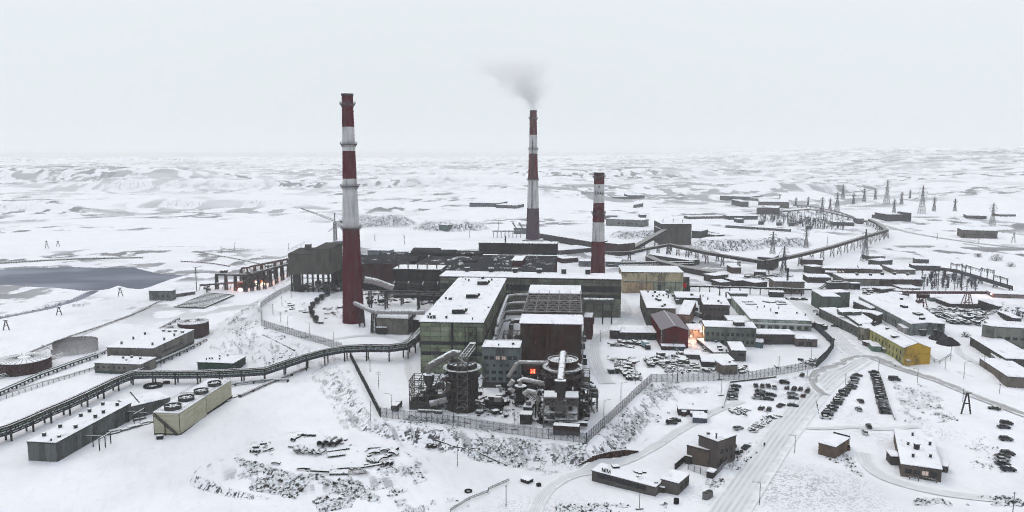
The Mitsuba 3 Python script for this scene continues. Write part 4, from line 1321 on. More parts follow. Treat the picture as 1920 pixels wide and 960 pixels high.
for i in range(6):
    a = i * math.pi / 3
    part(k, 'leg', MB().bar([g[0] + 2.6 * math.cos(a), g[1] + 2.6 * math.sin(a), -.2], [g[0] + 2.4 * math.cos(a), g[1] + 2.4 * math.sin(a), zt * .5], .3), (.06, .055, .055), 'vcol')
k = thing('chute', 'sloping pale steel conveyor chute between the small tank and the filter frame', 'chute')
a, b = Y(984, 737, yd - 1), Y(1004, 752, yd - 7)
m = MB()
for s in (-.9, .9):
    m.bar(a + [s, 0, .8], b + [s, 0, .8], .25)
    m.bar(a + [s, 0, 0], b + [s, 0, 0], .25)
for i in range(8):
    q = a + (b - a) * i / 7
    m.bar(q + [-.9, 0, 0], q + [.9, 0, .0], .2)
    m.bar(q + [.9, 0, 0], q + [.9, 0, .8], .2)
part(k, 'truss', m, (.20, .19, .19), 'steel')
part(k, 'leg', MB().bar([*b[:2], -.2], b, .4), (.07, .065, .06), 'vcol')
shk = bld('shack', 'dark shack with a grey roof hatch in the yard by the front fence', 'shack', (975, 779), (996, 780), (998, 773), (975, 797), 'A', 'C', col=(.035, .035, .035), roof=(.12, .12, .12), over=.2)
sh2 = bld('control_cabin', 'small cabin with a domed vent on its snow roof behind the shack', 'cabin', (981, 764), (997, 765), (998, 758), (981, 778), 'A', 'C', col=(.05, .05, .055), over=.15)
c = sh2['q'].__class__ and np.mean(sh2['q'], 0)
part(sh2['key'], 'dome', MB().lathe([(1.1, 0), (1.1, .9), (.8, 1.5), (0, 1.8)], [*c, sh2['zt'] - .05], 14), (.14, .14, .14), 'steel', True)
k = thing('pipe_stand', 'braced steel stand under the elbow duct on the right of the right drum scrubber', 'stand')
g = G(1106, 772)
zt = zat(g, 744)
frame3(k, [g[0] - 1.5, g[1], -.2], (1, 0), (0, 1), 2, 1, 2, 2.2, 3, zt / 2, .32, (.12, .115, .11), deck=(2,))
k = thing('flank_gangway', 'stack of narrow steel gangways on the right flank of the right drum scrubber', 'gangway')
g = G(1098, 772)
P3 = frame3(k, [S2[0] + 6.6, S2[1] - 3, -.2], u1, u2, 1, 2, 5, 3.4, 3, 3.4, .22, (.10, .095, .09), deck=(1, 2, 3, 4))
for i in range(18):
    a = R.random() * 6.28
    r = 7.3 + R.random() * 1.4
    z = 1 + R.random() * 13
    c = np.array([S2[0] + r * math.cos(a), S2[1] + r * math.sin(a), z])
    c2 = c + [R.uniform(-3, 3), R.uniform(-2, 2), R.uniform(-1, 2)]
    part('drum_scrubber_001', 'pipework', MB().tube([c, c2, c2 + [0, 0, -min(z, 3)]], .2 + .25 * R.random(), 7), (.08, .07, .068), 'steel')
    c = np.array([S1[0] + (6.8 + R.random()) * math.cos(a + 1), S1[1] + 7 * math.sin(a + 1), z])
    part('drum_scrubber', 'pipework', MB().tube([c, c + [R.uniform(-2.5, 2.5), R.uniform(-1, 1), 1], c + [0, 0, -min(z, 4)]], .18 + .2 * R.random(), 7), (.08, .075, .07), 'steel')
k = thing('furnace_glow', 'glowing red furnace opening at the foot of the rust hall', 'furnace')
c = Y(999, 697, rust['q'][0][1] - 2.0)
for dx, dz, h in ((-.7, 0, 1.9), (.1, .3, 1.1), (.75, .1, 2.1), (.1, -1.3, .8)):
    kk = part(k, 'glow', MB().box(c + [dx, 0, dz], (.5, .3, h)), (.5, .1, .05), 'vcol')
    scene[kk]['emitter'] = {'type': 'area', 'radiance': {'type': 'rgb', 'value': [3.2, .22, .1]}}
k = thing('ground_duct_house', 'dark lean-to between the rust hall and the drum scrubber', 'lean-to')
o = v2(G(976, 716))
fr = frame3(k, [*o, 0], u1, u2, 4, 1, 2, 3.4, 5, 3.6, .4, (.05, .045, .045), deck=(2,))
for i in range(4):
    part(k, 'cabinet', MB().box(fr(.6 + i, .4, 0) + [0, 0, 1.4], (2.0, 1.6, 2.8), 0), (.12, .115, .11) if i == 2 else (.05, .045, .045), 'wall')

# ------------------------------------------------------------------ pipe racks


def offset_path(p, s):
    p = np.asarray(p, float)
    t = np.gradient(p[:, :2], axis=0)
    t /= np.linalg.norm(t, axis=1, keepdims=True)
    return p[:, :2] + np.stack([t[:, 1], -t[:, 0]], 1) * s


def along(p, step):
    p = np.asarray(p, float)
    s = np.concatenate([[0], np.cumsum(np.linalg.norm(np.diff(p[:, :2], axis=0), axis=1))])
    k = np.linspace(0, s[-1], max(2, int(round(s[-1] / step)) + 1))
    return np.stack([np.interp(k, s, p[:, i]) for i in range(p.shape[1])], 1)


def rack(label, feet, heights, width=3.6, thick=2.6, step=9, pipes=((-1.2, .3, .5), (0, .3, .4), (1.1, .4, .6), (-1.2, 1.4, .4), (-.2, 1.5, .45), (.9, 1.5, .4), (-.6, 2.7, .4), (.9, 2.6, .3)), col=(.05, .045, .047), cat='pipe rack', name='pipe_rack', cover=True):
    g = np.array([G(x, y) for x, y in feet])
    p = np.column_stack([g, heights])
    q = along(p, step)
    q[:, 2] = terr(q[:, 0], q[:, 1])
    zz = np.interp(np.arange(len(q)), np.arange(len(q)), q[:, 2] + q[:, 3])
    z = np.convolve(np.pad(zz, 1, mode='edge'), [.2, .6, .2], 'valid')
    k = thing(name, label, cat)
    t = np.gradient(q[:, :2], axis=0)
    t /= np.linalg.norm(t, axis=1, keepdims=True)
    nn = np.stack([t[:, 1], -t[:, 0]], 1)
    for i in range(len(q)):
        b = part(k, 'leg', MB().bar([*(q[i, :2] + nn[i] * width * .42), q[i, 2] - .5], [*(q[i, :2] + nn[i] * width * .42), z[i] + (thick if thick > 1 else 0)], .55), col, 'vcol')
        put(b + '__pair', MB().bar([*(q[i, :2] - nn[i] * width * .42), q[i, 2] - .5], [*(q[i, :2] - nn[i] * width * .42), z[i] + (thick if thick > 1 else 0)], .55).bar([*(q[i, :2] - nn[i] * width * .5), z[i] - .2], [*(q[i, :2] + nn[i] * width * .5), z[i] - .2], .45), col, 'vcol')
    for s, h, r in pipes:
        xy = q[:, :2] + nn * s
        part(k, 'pipe', MB().tube(np.column_stack([xy, z + h + r * .5]), r, 8), tuple(c * R.uniform(.8, 2.6) for c in col), 'steel')
    if thick > 1:
        for i in range(len(q) - 1):
            m = MB()
            for s in (-.5, .5):
                a, b = q[i, :2] + nn[i] * width * s, q[i + 1, :2] + nn[i + 1] * width * s
                m.bar([*a, z[i]], [*b, z[i + 1]], .35, .45)
                m.bar([*a, z[i] + thick], [*b, z[i + 1] + thick], .3, .4)
                n = 3
                for j in range(n):
                    f0, f1 = j / n, (j + 1) / n
                    lo = lambda f: np.array([*(a + (b - a) * f), z[i] + (z[i + 1] - z[i]) * f])
                    up = np.array([0, 0, thick])
                    m.bar(lo(f0), lo(f1) + up, .2)
                    m.bar(lo(f1), lo(f1) + up, .2)
            part(k, 'truss', m, col, 'vcol')
            if cover and i % 3 != 2:
                a, b = q[i, :2], q[i + 1, :2]
                part(k, 'walkway', MB().bar([*a, z[i] + thick - .1], [*b, z[i + 1] + thick - .1], width * .35, .12), (.08, .075, .075), 'steel')
    return k


rack('main pipe rack crossing the left foreground and climbing to the workshop', [(-40, 844), (31, 822), (84, 796), (175, 754), (236, 724), (252, 719), (361, 719), (500, 714), (527, 706), (577, 692), (634, 677), (648, 675), (752, 677), (768, 668), (790, 642)],
     [3.2, 3.2, 3.2, 3.2, 3.2, 3.2, 3.0, 3.4, 4.2, 4.6, 4.8, 4.8, 4.8, 4.8, 4.8], step=10.5)
rack('pipe rack running along the long valley building towards the brick red tank', [(246, 712), (290, 688), (345, 662), (385, 640)], [3, 2.2, 1.6, 1.2], width=2.2, thick=0, step=8, pipes=((-.6, 0, .45), (.4, 0, .35)))
rack('low bundle of pipes on short trestles in front of the leftmost tank', [(-20, 750), (30, 728), (75, 708), (125, 690), (180, 671)], [1.6] * 5, width=2.6, thick=0, step=5.5, pipes=((-.8, 0, .5), (.1, .1, .4), (.9, 0, .5), (.5, 1.0, .25)))
rack('single snow topped pipeline passing before the leftmost tank', [(-30, 719), (20, 704), (75, 683), (120, 667)], [1.2] * 4, width=1.4, thick=0, step=7, pipes=((0, 0, .6), (.9, -.2, .3)))
rack('pipeline skirting the valley building on its far side', [(180, 670), (230, 648), (268, 632), (300, 619), (335, 600)], [1.2] * 5, width=1.6, thick=0, step=8, pipes=((-.4, 0, .4), (.5, 0, .3)))
rack('long thin pipeline along the edge of the valley floor', [(-20, 690), (60, 660), (130, 632), (190, 612), (262, 585), (300, 565)], [.5] * 6, width=1.2, thick=0, step=14, pipes=((0, 0, .35), (.8, 0, .25)), name='pipeline', cat='pipeline')
rack('low pipe run climbing the bank beside the main pipe rack', [(450, 745), (500, 722), (545, 705), (575, 690)], [.6] * 4, width=1.4, thick=0, step=8, pipes=((-.4, 0, .4), (.5, 0, .35)), name='pipeline', cat='pipeline')
rack('dark pipeline behind the cooling tower on the left', [(300, 775), (350, 752), (445, 722), (500, 716), (540, 716)], [1.0] * 5, width=1.4, thick=0, step=9, pipes=((-.3, 0, .4), (.5, 0, .3)), name='pipeline', cat='pipeline')
rack('dark pipeline shore line beyond the lake', [(-60, 497), (60, 491), (150, 486), (268, 484)], [.4] * 4, width=1.6, thick=0, step=30, pipes=((0, 0, .8), (1.2, 0, .5)), name='pipeline', cat='pipeline')
rack('thin pipeline slanting across the snow right of the lake', [(370, 473), (430, 484), (478, 494), (520, 500)], [.5] * 4, width=1.2, thick=0, step=25, pipes=((0, 0, .5),), name='pipeline', cat='pipeline')
rack('thin pipeline between the lake and the slag cranes', [(340, 491), (392, 494), (430, 500)], [.5] * 3, width=1.2, thick=0, step=25, pipes=((0, 0, .5),), name='pipeline', cat='pipeline')


# ------------------------------------------------------------------ fences
def fence(label, pts, h=3.8, step=2.3, style='mesh', col=(.10, .105, .12), name='fence'):
    k = thing(name, label, 'fence')
    p = np.array([G(x, y) for x, y in pts])
    for a, b in zip(p[:-1], p[1:]):
        q = along(np.array([a, b]), step)
        q[:, 2] = terr(q[:, 0], q[:, 1])
        for i in range(len(q)):
            part(k, 'post', MB().bar(q[i] - [0, 0, .4], q[i] + [0, 0, h + .25], .17), (.06, .06, .065), 'vcol')
        for i in range(len(q) - 1):
            c, d = q[i], q[i + 1]
            m = MB()
            if style == 'mesh':
                for z in (.25, h * .5, h - .1):
                    m.bar(c + [0, 0, z], d + [0, 0, z], .07)
                n = 15
                for j in range(1, n):
                    e = c + (d - c) * j / n
                    w = (d - c) / np.linalg.norm((d - c)[:2]) * .036
                    m.add([e - w + [0, 0, .2], e + w + [0, 0, .2], e + w + [0, 0, h - .1], e - w + [0, 0, h - .1]], [[0, 1, 2, 3]])
                part(k, 'panel', m, col, 'vcol')
            else:
                w = np.cross((d - c) / np.linalg.norm(d - c), [0, 0, 1]) * .06
                m.box8([c - w, d - w, d + w, c + w, c - w + [0, 0, h], d - w + [0, 0, h], d + w + [0, 0, h], c + w + [0, 0, h]])
                f = R.uniform(.75, 1.3)
                part(k, 'panel', m, tuple(x * f for x in col), 'bare')
    return k


fence('front mesh fence along the top of the foreground bank', [(714, 782), (780, 790), (860, 800), (960, 815), (1040, 825), (1099, 832)])
fence('oblique mesh fence climbing from the front corner to the scrap yard', [(1100, 832), (1160, 775), (1220, 718)])
fence('mesh fence between the scrap yard and the car park', [(1221, 717), (1300, 716), (1395, 713), (1470, 702), (1530, 690)])
fence('short dark fence beside the works gate', [(1531, 689), (1549, 672), (1563, 652)], style='plate', col=(.07, .075, .085))
fence('plate fence running from the gate to the light green workshop', [(1563, 650), (1545, 632), (1526, 615)], style='plate', col=(.10, .11, .125))
fence('solid dark fence dropping from the pipe rack to the front corner', [(656, 669), (684, 724), (713, 782)], style='plate', col=(.035, .036, .04), h=3.2)
fence('left mesh fence around the wagon yard', [(641, 657), (560, 633), (493, 612)])
fence('upper left mesh fence beside the slag cranes', [(491, 611), (489, 577), (520, 556), (553, 538)], style='mesh')
fence('low picket fence beside the rails on the far left', [(0, 752), (70, 728), (140, 706), (212, 682)], h=1.6, step=3, col=(.3, .3, .32))
# ------------------------------------------------------------------ left: valley buildings, tanks, cooling towers
L1 = bld('valley_building', 'long grey valley building with a flat snow roof and dark lower band', 'industrial building', (200, 652), (287, 654), (366, 619), (300, 679), 'B', 'C', col=(.17, .165, .155), over=.3, H=9,
         win=[(1, [(4.2, 1.5)], 8, 3.2, (.18, .72))])
on_face(L1, 0, 0, 1, 3.2, 4.6, 'dark_band', (.04, .055, .05), .08)
on_face(L1, 1, .02, .98, .2, 2.6, 'green_plinth', (.06, .085, .08), .08, 'wall')
vents(L1, [(228, 645), (250, 636), (272, 627.5), (286, 647), (308, 637.5), (327, 630), (307, 621, 1.4, .8), (318, 622, 1.4, .8), (329, 621.5, 1.4, .9), (342, 623.5, 1.4, .9)], .8, 1.4)
L1b = bld('valley_annex', 'lower annex with snow roof in front of the long grey valley building', 'annex', (177, 681), (264, 684), (286, 671), (177, 699), 'A', 'C', col=(.18, .175, .165), over=.3, win=[(0, [(2.4, 1.2)], 6, 1.2, (.02, .7))])
on_face(L1b, 0, 0, 1, 0, 1.2, 'plinth', (.06, .085, .085), .1)
vents(L1b, [(231, 672, .8, 1), (247, 671), (263, 673), (237, 676, .6, .7)], .9, 1.0)
L2 = bld('green_kiosk', 'low dark green building with a snow roof behind the main pipe rack', 'industrial building', (370, 679.5), (437, 682), (461, 669), (437, 699), 'B', 'C', col=(.030, .065, .055), over=.3)
vents(L2, [(393, 673), (398, 673), (387, 675, .4, 1), (412, 668.5), (427, 667), (412, 674)], .6, .8)
L3 = bld('long_shed', 'long low grey shed with nine roof vents in the left foreground', 'industrial building', (51, 829.5), (105, 832), (245, 757), (53, 863.5), 'A', 'C', col=(.12, .13, .13), over=.25, parapet=.25)
for i in range(20):
    on_face(L3, 1, i / 20 + .002, (i + 1) / 20 - .003, .1, L3['zr'] - L3['z0'] - .2, 'wall_panel', vary((.12, .13, .13), R.uniform(.75, 1.25)), .1, 'wall')
for i in range(5):
    on_face(L3, 0, i / 5 + .004, (i + 1) / 5 - .006, .1, L3['zr'] - L3['z0'] - .2, 'wall_panel', vary((.125, .135, .135), R.uniform(.8, 1.2)), .1, 'wall')
vents(L3, [(83, 817.5), (113, 801.5), (152, 781), (168, 772.5), (193, 759.5), (111, 819.5, .9, .7), (142, 802.5), (179, 783), (194, 774.5), (220, 760.5), (96, 826.5, .4, .8)], 1.0, 1.25)
L3b = bld('long_shed', 'rear section of the long grey shed, with a bare seam across its snow roof', 'industrial building', (222, 751), (246, 763.5), (297, 736), (297, 752), 'B', 'C', col=(.13, .14, .14), over=.2, H=5.2)
x, y = Z(244, 735, L3b['zt']), Z(261, 755, L3b['zt'])
part(L3b['key'], 'ridge_strip', MB().bar([*x[:2], L3b['zt'] + .02], [*y[:2], L3b['zt'] + .02], .5, .12), DARK, 'vcol')
# light steel gantries beside the shed
GL = ['nearest three post steel gantry beside the long grey shed', 'farther steel gantry beside the long grey shed']
for i, pts in enumerate([[(187, 845), (198, 839), (208, 832)], [(252, 797), (263, 791), (272, 785)]]):
    k = thing('pipe_gantry', GL[i], 'gantry')
    g = [G(*p) for p in pts]
    for q in g:
        part(k, 'post', MB().bar(q - [0, 0, .3], q + [0, 0, 4.6], .28), DARK, 'vcol')
    part(k, 'beam', MB().bar(g[0] + [0, 0, 4.5], g[-1] + [0, 0, 4.5], .34), DARK, 'steel')
    if i == 0:
        q = G(175, 838)
        part(k, 'post', MB().bar(q - [0, 0, .3], q + [0, 0, 4.4], .28), DARK, 'vcol')
        part(k, 'arm', MB().bar(q + [-6, 1, 4.3], q + [5, -.6, 4.3], .3), DARK, 'steel')
    else:
        q = G(242, 792)
        part(k, 'post', MB().bar(q - [0, 0, .3], q + [0, 0, 4.4], .28), DARK, 'vcol')
        part(k, 'arm', MB().bar(q + [-7, 1, 4.3], q + [8, -.4, 4.3], .3), DARK, 'steel')
k = thing('slab_stack', 'low stack of dark precast slabs on the snow between the shed and the cooling tower', 'slab stack')
g = G(236, 806)
for i in range(10):
    c = g + [(i % 5) * 2.5 - 3, (i % 5) * 3.2 - 4 + (i // 5) * 1.6, .3 + .25 * (i % 3)]
    part(k, 'slab', MB().box(c, (4.6, 2.2, .5), .75), (.13, .13, .135), 'steel')
SB = ['tilted dark slab lying beside the stacked slabs', 'long dark beam beyond the stacked slabs', 'flat dark beam behind the second gantry', 'short dark beam near the rear shed']
for i, (px, py, L, a) in enumerate([(262, 787, 5, .7), (275, 777, 8, .7), (282, 768, 6, .6), (300, 760, 5, .75)]):
    g = G(px, py)
    solo('beam', SB[i], 'beam', MB().box(g + [0, 0, .35], (L, 1.1, .8), a), (.06, .06, .065), 'steel')
# cooling towers
CTC = (.46, .45, .35)


def cooler(label, A, B, C, base, at, fans, diag):
    b = bld('cooling_tower', label, 'cooling tower', A, B, C, base, at, 'C', col=(.15, .145, .10), over=.06, cornice=False)
    h = b['zr'] - b['z0']
    for fi in (0, 1):
        L = np.linalg.norm(b['q'][(fi + 1) % 4] - b['q'][fi])
        n = max(2, int(L / 3.2)) if fi else 1
        nr = 11
        for j in range(nr):
            for i in range(n):
                f = R.uniform(.88, 1.10)
                on_face(b, fi, (i + .01) / n, (i + .99) / n, .9 + (h - 1) * j / nr + .04, .9 + (h - 1) * (j + 1) / nr - .05, 'slat', vary(CTC, f * .8), .14, 'vcol')
    on_face(b, 1, 0, 1, -.3, .85, 'dark_sill', (.03, .03, .03), .2)
    for s in (.006, .994):
        on_face(b, 0, s - .006, s + .006, 0, h, 'corner_post', (.10, .10, .08), .25)
    if diag:
        P, Q = b['q'][0], b['q'][1]
        d = (Q - P) / np.linalg.norm(Q - P)
        n = -np.array([-d[1], d[0]]) * .6
        a, c = P + (Q - P) * .06 + n, P + (Q - P) * .93 + n
        m = MB()
        for s in (0, .9):
            m.bar([*a, b['zr'] - s], [*c, b['z0'] + .9 - s], .22)
        for i in range(18):
            q = a + (c - a) * i / 17
            z = b['zr'] + (b['z0'] + .9 - b['zr']) * i / 17
            m.bar([*q, z], [*q, z - .9], .12)
            m.bar([*(q + n), z - .9], [*(q - n * .2), z - .9], .2)
        part(b['key'], 'outside_stair', m, DARK, 'vcol')
        e = P + (Q - P) * .45 + n
        part(b['key'], 'stair_post', MB().bar([*e, b['z0']], [*e, b['z0'] + h * .5], .3), DARK, 'vcol')
    for (px, py, r) in fans:
        c = Z(px, py, b['zt'] + 1.3)
        kk = part(b['key'], 'fan', MB().lathe([(r, b['zt'] - .05), (r * .96, b['zt'] + .7), (r, b['zt'] + 1.5), (r * .97, b['zt'] + 1.5), (r * .9, b['zt'] + .7), (r * .9, b['zt'] + .05), (0, b['zt'] + .04)], (*c[:2], 0), 28), (.06, .06, .06), 'bare')
        m = MB()
        for i in range(6):
            a = i * math.pi / 3 + .3
            m.bar([c[0], c[1], b['zt'] + 1.0], [c[0] + r * .85 * math.cos(a), c[1] + r * .85 * math.sin(a), b['zt'] + 1.0], .8, .08)
        m.lathe([(.6, b['zt'] + .6), (.6, b['zt'] + 1.4), (0, b['zt'] + 1.5)], (*c[:2], 0), 10)
        put(kk + '__blades', m, (.12, .12, .12), 'steel')
    q = [np.array([*p, b['zt']]) for p in (*b['q'], b['q'][0])]
    part(b['key'], 'railing', railing(MB(), [np.array(x) for x in q], 1.1, .07), (.12, .12, .11), 'vcol')
    return b


ct1 = cooler('nearest pale yellow cooling tower with two black roof fans', (287, 773.5), (336, 775), (385, 743), (289, 815.5), 'A', [(324, 760, 3.3), (349, 744, 3.2)], True)
ct2 = cooler('rear pale yellow cooling tower joined behind the nearest one', (341, 741), (386, 742.5), (432, 713), (386, 778), 'B', [(377, 731, 3.0), (402, 717, 2.9)], False)
g = G(300, 823)
solo('black_box', 'small black box on the snow in front of the nearest cooling tower', 'box', MB().box(g + [0, 0, .7], (2.2, 1.6, 1.5), .1), (.03, .03, .035), 'steel')
TY = ['large tyre with a snowy centre lying behind the rear shed', 'second dark tyre standing under the main pipe rack']
for i, (px, py, r) in enumerate([(287, 725, 4.2), (312, 719, 1.6)]):
    g = G(px, py)
    solo('tyre', TY[i], 'tyre', MB().lathe([(r * .62, .1), (r * .62, .9), (r, 1.0), (r * 1.03, .5), (r, 0)], g, 24), (.03, .03, .033), 'steel', True)
# tanks


def tank(label, c, rx, base, top, col, cone=.9, H=None, roof='steel'):
    g = G(c, base)
    d = math.hypot(g[0], g[1])
    r = rx / F * math.hypot(d, CZ - g[2]) * 1.0
    g = g + np.array([g[0] / d, g[1] / d, 0]) * r
    g[2] = float(terr(g[0], g[1]))
    h = H or zat(g, top) - g[2]
    k = thing('storage_tank', label, 'tank')
    part(k, 'shell', MB().lathe([(r, g[2] - 1.5), (r, g[2] + h)], (*g[:2], 0), 40), col, 'bare', True)
    put(k + '__roof', MB().lathe([(r + .15, g[2] + h), (r + .15, g[2] + h + .2), (0, g[2] + h + cone)], (*g[:2], 0), 40), (.5, .5, .52) if roof == 'steel' else (.06, .055, .06), roof, True)
    for hh in (.33, .66, .98):
        part(k, 'hoop', MB().lathe([(r, g[2] + h * hh - .12), (r + .18, g[2] + h * hh - .1), (r + .18, g[2] + h * hh + .1), (r, g[2] + h * hh + .12)], (*g[:2], 0), 40), vary(col, 1.25), 'vcol')
    m = MB()
    for i in range(28):
        a = i * math.pi / 14
        m.bar([g[0] + r * .25 * math.cos(a), g[1] + r * .25 * math.sin(a), g[2] + h + cone * .76 + .1], [g[0] + r * math.cos(a), g[1] + r * math.sin(a), g[2] + h + .25], .16)
    part(k, 'roof_ribs', m, (.12, .11, .12), 'vcol')
    return k, g, r, h


TR = (.060, .022, .026)
tank('brick red storage tank standing clear at the far end of the valley building', 364, 25.5, 636, 603, TR)
tank('brick red tank half hidden behind the roof of the valley building', 333, 25, 640, 615, TR)
kt, gt, rt, ht = tank('dark tank wrapped in steam in the left valley', 143, 33, 666, 640, (.045, .03, .034), roof='vcol')
tank('leftmost broad tank with a snow covered roof', 48, 38, 704, 672, TR)
k = thing('tank_valve', 'dark valve house on the left side of the steaming tank', 'valve house')
g = G(104, 664)
part(k, 'cabin', MB().box(g + [0, 0, 1.4], (4, 3, 3), .4), (.05, .045, .05), 'steel')
part(k, 'pipe', MB().tube([g + [-1, 0, 2], g + [-9, 6, 3], g + [-12, 8, 3]], .3, 8), (.10, .09, .10), 'steel')
# settling basins
k = thing('settling_basin', 'dark slatted settling basins beside the slag cranes', 'settling basin')
bq = [G(*p) for p in [(328, 575), (382, 577), (438, 553), (388, 549)]]
zb = max(q[2] for q in bq) + .6
bq = [Z(*p, zb) for p in [(328, 575), (382, 577), (438, 553), (388, 549)]]
part(k, 'water', MB().prism([q[:2] for q in bq], zb - 1.5, zb - .4), (.05, .055, .06), 'bare')
for i in range(4):
    part(k, 'rim', MB().bar(bq[i], bq[(i + 1) % 4], 1.2, 1.0), (.09, .09, .09), 'steel')
for i in range(1, 12):
    a, b = bq[0] + (bq[3] - bq[0]) * i / 12, bq[1] + (bq[2] - bq[1]) * i / 12
    part(k, 'launder', MB().bar(a, b, 1.7, .7), (.08, .08, .085), 'steel')
bld('pump_station', 'grey pump station with a flat snow roof by the settling basins', 'pump station', (279, 546), (322, 546), (325, 543), (279, 563.5), 'A', 'C', col=(.15, .16, .165), over=.3, win=[(0, [(2.5, 2)], 3, 2.0, (.25, .95))])
bld('valley_wall', 'low grey outbuilding right of the pump station', 'outbuilding', (322, 553), (366, 547), (366, 543), (322, 559), 'A', 'C', col=(.12, .12, .125), over=.2)
# slag crane runways with crawling cranes and fires
k = thing('crane_runway', 'front steel crane runway over the glowing slag pit', 'crane runway')
SC = (.045, .038, .04)


def runway(label, a, b, foot_a, foot_b, n):
    k = thing('crane_runway', label, 'crane runway')
    ga, gb = G(*foot_a), G(*foot_b)
    za, zb_ = zat(ga, a[1]), zat(gb, b[1])
    for i in range(n):
        f = i / (n - 1)
        q = ga + (gb - ga) * f
        q[2] = float(terr(q[0], q[1]))
        z = za + (zb_ - za) * f
        part(k, 'column', lattice(MB(), q - [0, 0, .5], [q[0], q[1], z], 2.2, 1.4, 4, .5), SC, 'vcol')
    part(k, 'girder', MB().bar([*ga[:2], za + .5], [*gb[:2], zb_ + .5], 1.0, 1.5), SC, 'steel')
    part(k, 'rail', MB().bar([*ga[:2], za + 1.4], [*gb[:2], zb_ + 1.4], .4, .3), (.10, .09, .09), 'steel')
    return (ga, za, gb, zb_)


del labels[k]
COUNT['crane_runway'] = -1
r1 = runway('front steel crane runway over the glowing slag pit', (461, 518), (541, 497), (461, 547), (541, 519), 8)
r2 = runway('rear steel crane runway over the glowing slag pit', (453, 505), (541, 487), (453, 531), (541, 511), 8)
r3 = runway('short left crane runway in front of the slag pit', (404, 516), (462, 517), (407, 542), (460, 546), 4)
CR = ['left bridge crane on the slag pit runways', 'right bridge crane on the slag pit runways', 'low bridge crane over the left runway']
for i, f in enumerate((.08, .55)):
    k = thing('bridge_crane', CR[i], 'bridge crane')
    p, q = r1[0] + (r1[2] - r1[0]) * f, r2[0] + (r2[2] - r2[0]) * f
    z = r1[1] + 1.9
    z2 = r2[1] + 1.9
    for s in (-1.4, 1.4):
        part(k, 'beam', MB().bar([p[0] + s, p[1] - 2, z + .8], [q[0] + s, q[1] + 2, z2 + .8], .7, 1.4), SC, 'steel')
    c = (p + q) / 2
    part(k, 'trolley', MB().box([c[0], c[1], (z + z2) / 2 + 2], (5, 4, 1.8), .2), SC, 'steel')
    part(k, 'cab', MB().box([p[0] + 2, p[1] + 2, z - 1.2], (2.4, 2.4, 2.4), .2), SC, 'steel')
k = thing('bridge_crane', CR[2], 'bridge crane')
for s in (0, 3):
    a, b = Y(404, 514 + s * .3, r3[0][1] - s), Y(455, 515 + s * .3, r3[2][1] - s)
    part(k, 'beam', MB().bar(a, b, .9, 1.3), SC, 'steel')
part(k, 'trolley', MB().box(Y(420, 510, r3[0][1]) + [0, 0, .5], (5, 4, 2), 0), SC, 'steel')
k = thing('launder_bridge', 'long low pipe bridge leading left from the slag pit', 'pipe bridge')
a, b = G(375, 546), G(462, 541)
z = a[2] + 4
part(k, 'pipe', MB().tube([[a[0], a[1], z + 1], [b[0], b[1], z + 1.5]], .9, 10), (.08, .075, .08), 'steel')
for i in range(7):
    q = a + (b - a) * i / 6
    part(k, 'leg', MB().bar([q[0] - 1, q[1], float(terr(*q[:2])) - .4], [q[0] + .4, q[1], z + .6], .4), SC, 'vcol')
k = thing('valve_tower', 'dark cluster of valves at the left end of the low pipe bridge', 'valve tower')
for i in range(6):
    c = G(388 + R.uniform(-5, 5), 545) + [0, 0, 2.2 + R.uniform(-1.5, 2.5)]
    part(k, 'valve', MB().lathe([(0, -1), (1.2, -.8), (1.4, .4), (.6, 1.2), (0, 1.3)], c, 9), SC, 'steel')
part(k, 'stem', MB().bar(G(388, 548) - [0, 0, .5], G(388, 548) + [0, 0, 4], .8), SC, 'vcol')


def heap(name, label, cat, px, py, r, h, col=(.03, .026, .028), mat='bare', n=26):
    g = G(px, py)
    m = MB()
    prof = [(1, -.3), (.86, .12), (.66, .42), (.42, .72), (.18, .95), (0, 1.0)]
    rings = []
    for f, z in prof:
        for i in range(n):
            a = 2 * math.pi * i / n
            rr = r * f * (1 + .22 * (vn(np.array(3 * math.cos(a) + px), np.array(3 * math.sin(a) + z * 2)) - .5) + .12 * (R.random() - .5))
            rings.append([g[0] + rr * math.cos(a), g[1] + rr * math.sin(a), g[2] + h * z * (1 + .16 * (R.random() - .5))])
    f = [[j * n + i, j * n + (i + 1) % n, (j + 1) * n + (i + 1) % n, (j + 1) * n + i] for j in range(len(prof) - 1) for i in range(n)]
    m.add(rings, f)
    return solo(name, label, cat, m, col, mat)


heap('slag_heap', 'left black slag heap under the bridge cranes', 'slag heap', 461, 538, 9, 8)
heap('slag_heap', 'right black slag heap beside the burning slag', 'slag heap', 490, 529, 11, 8)
lamp('slag_fire', 'left burning spot in the slag pit', G(481, 532) + [0, 0, 1.2], .9, 240, (1, .24, .08), 'fire')
lamp('slag_fire', 'right burning spot in the slag pit', G(494, 532) + [0, 0, 1.2], .8, 220, (1, .26, .08), 'fire')
lamp('slag_fire', 'faint fire behind the left slag heap', G(450, 544) + [0, 0, 1.2], .6, 260, (1, .22, .10), 'fire')
k = thing('light_mast', 'tall thin mast with a crossarm between the lake and the settling basins', 'mast')
g = G(369, 547)
z = zat(g, 501)
part(k, 'pole', MB().bar(g, [*g[:2], z], .5), (.07, .07, .08), 'vcol')
for f in (.6, .78, .98):
    zz = g[2] + (z - g[2]) * f
    part(k, 'crossarm', MB().bar([g[0] - 2, g[1], zz], [g[0] + (5 if f > .9 else 2), g[1], zz + (1 if f > .9 else 0)], .35), (.07, .07, .08), 'vcol')

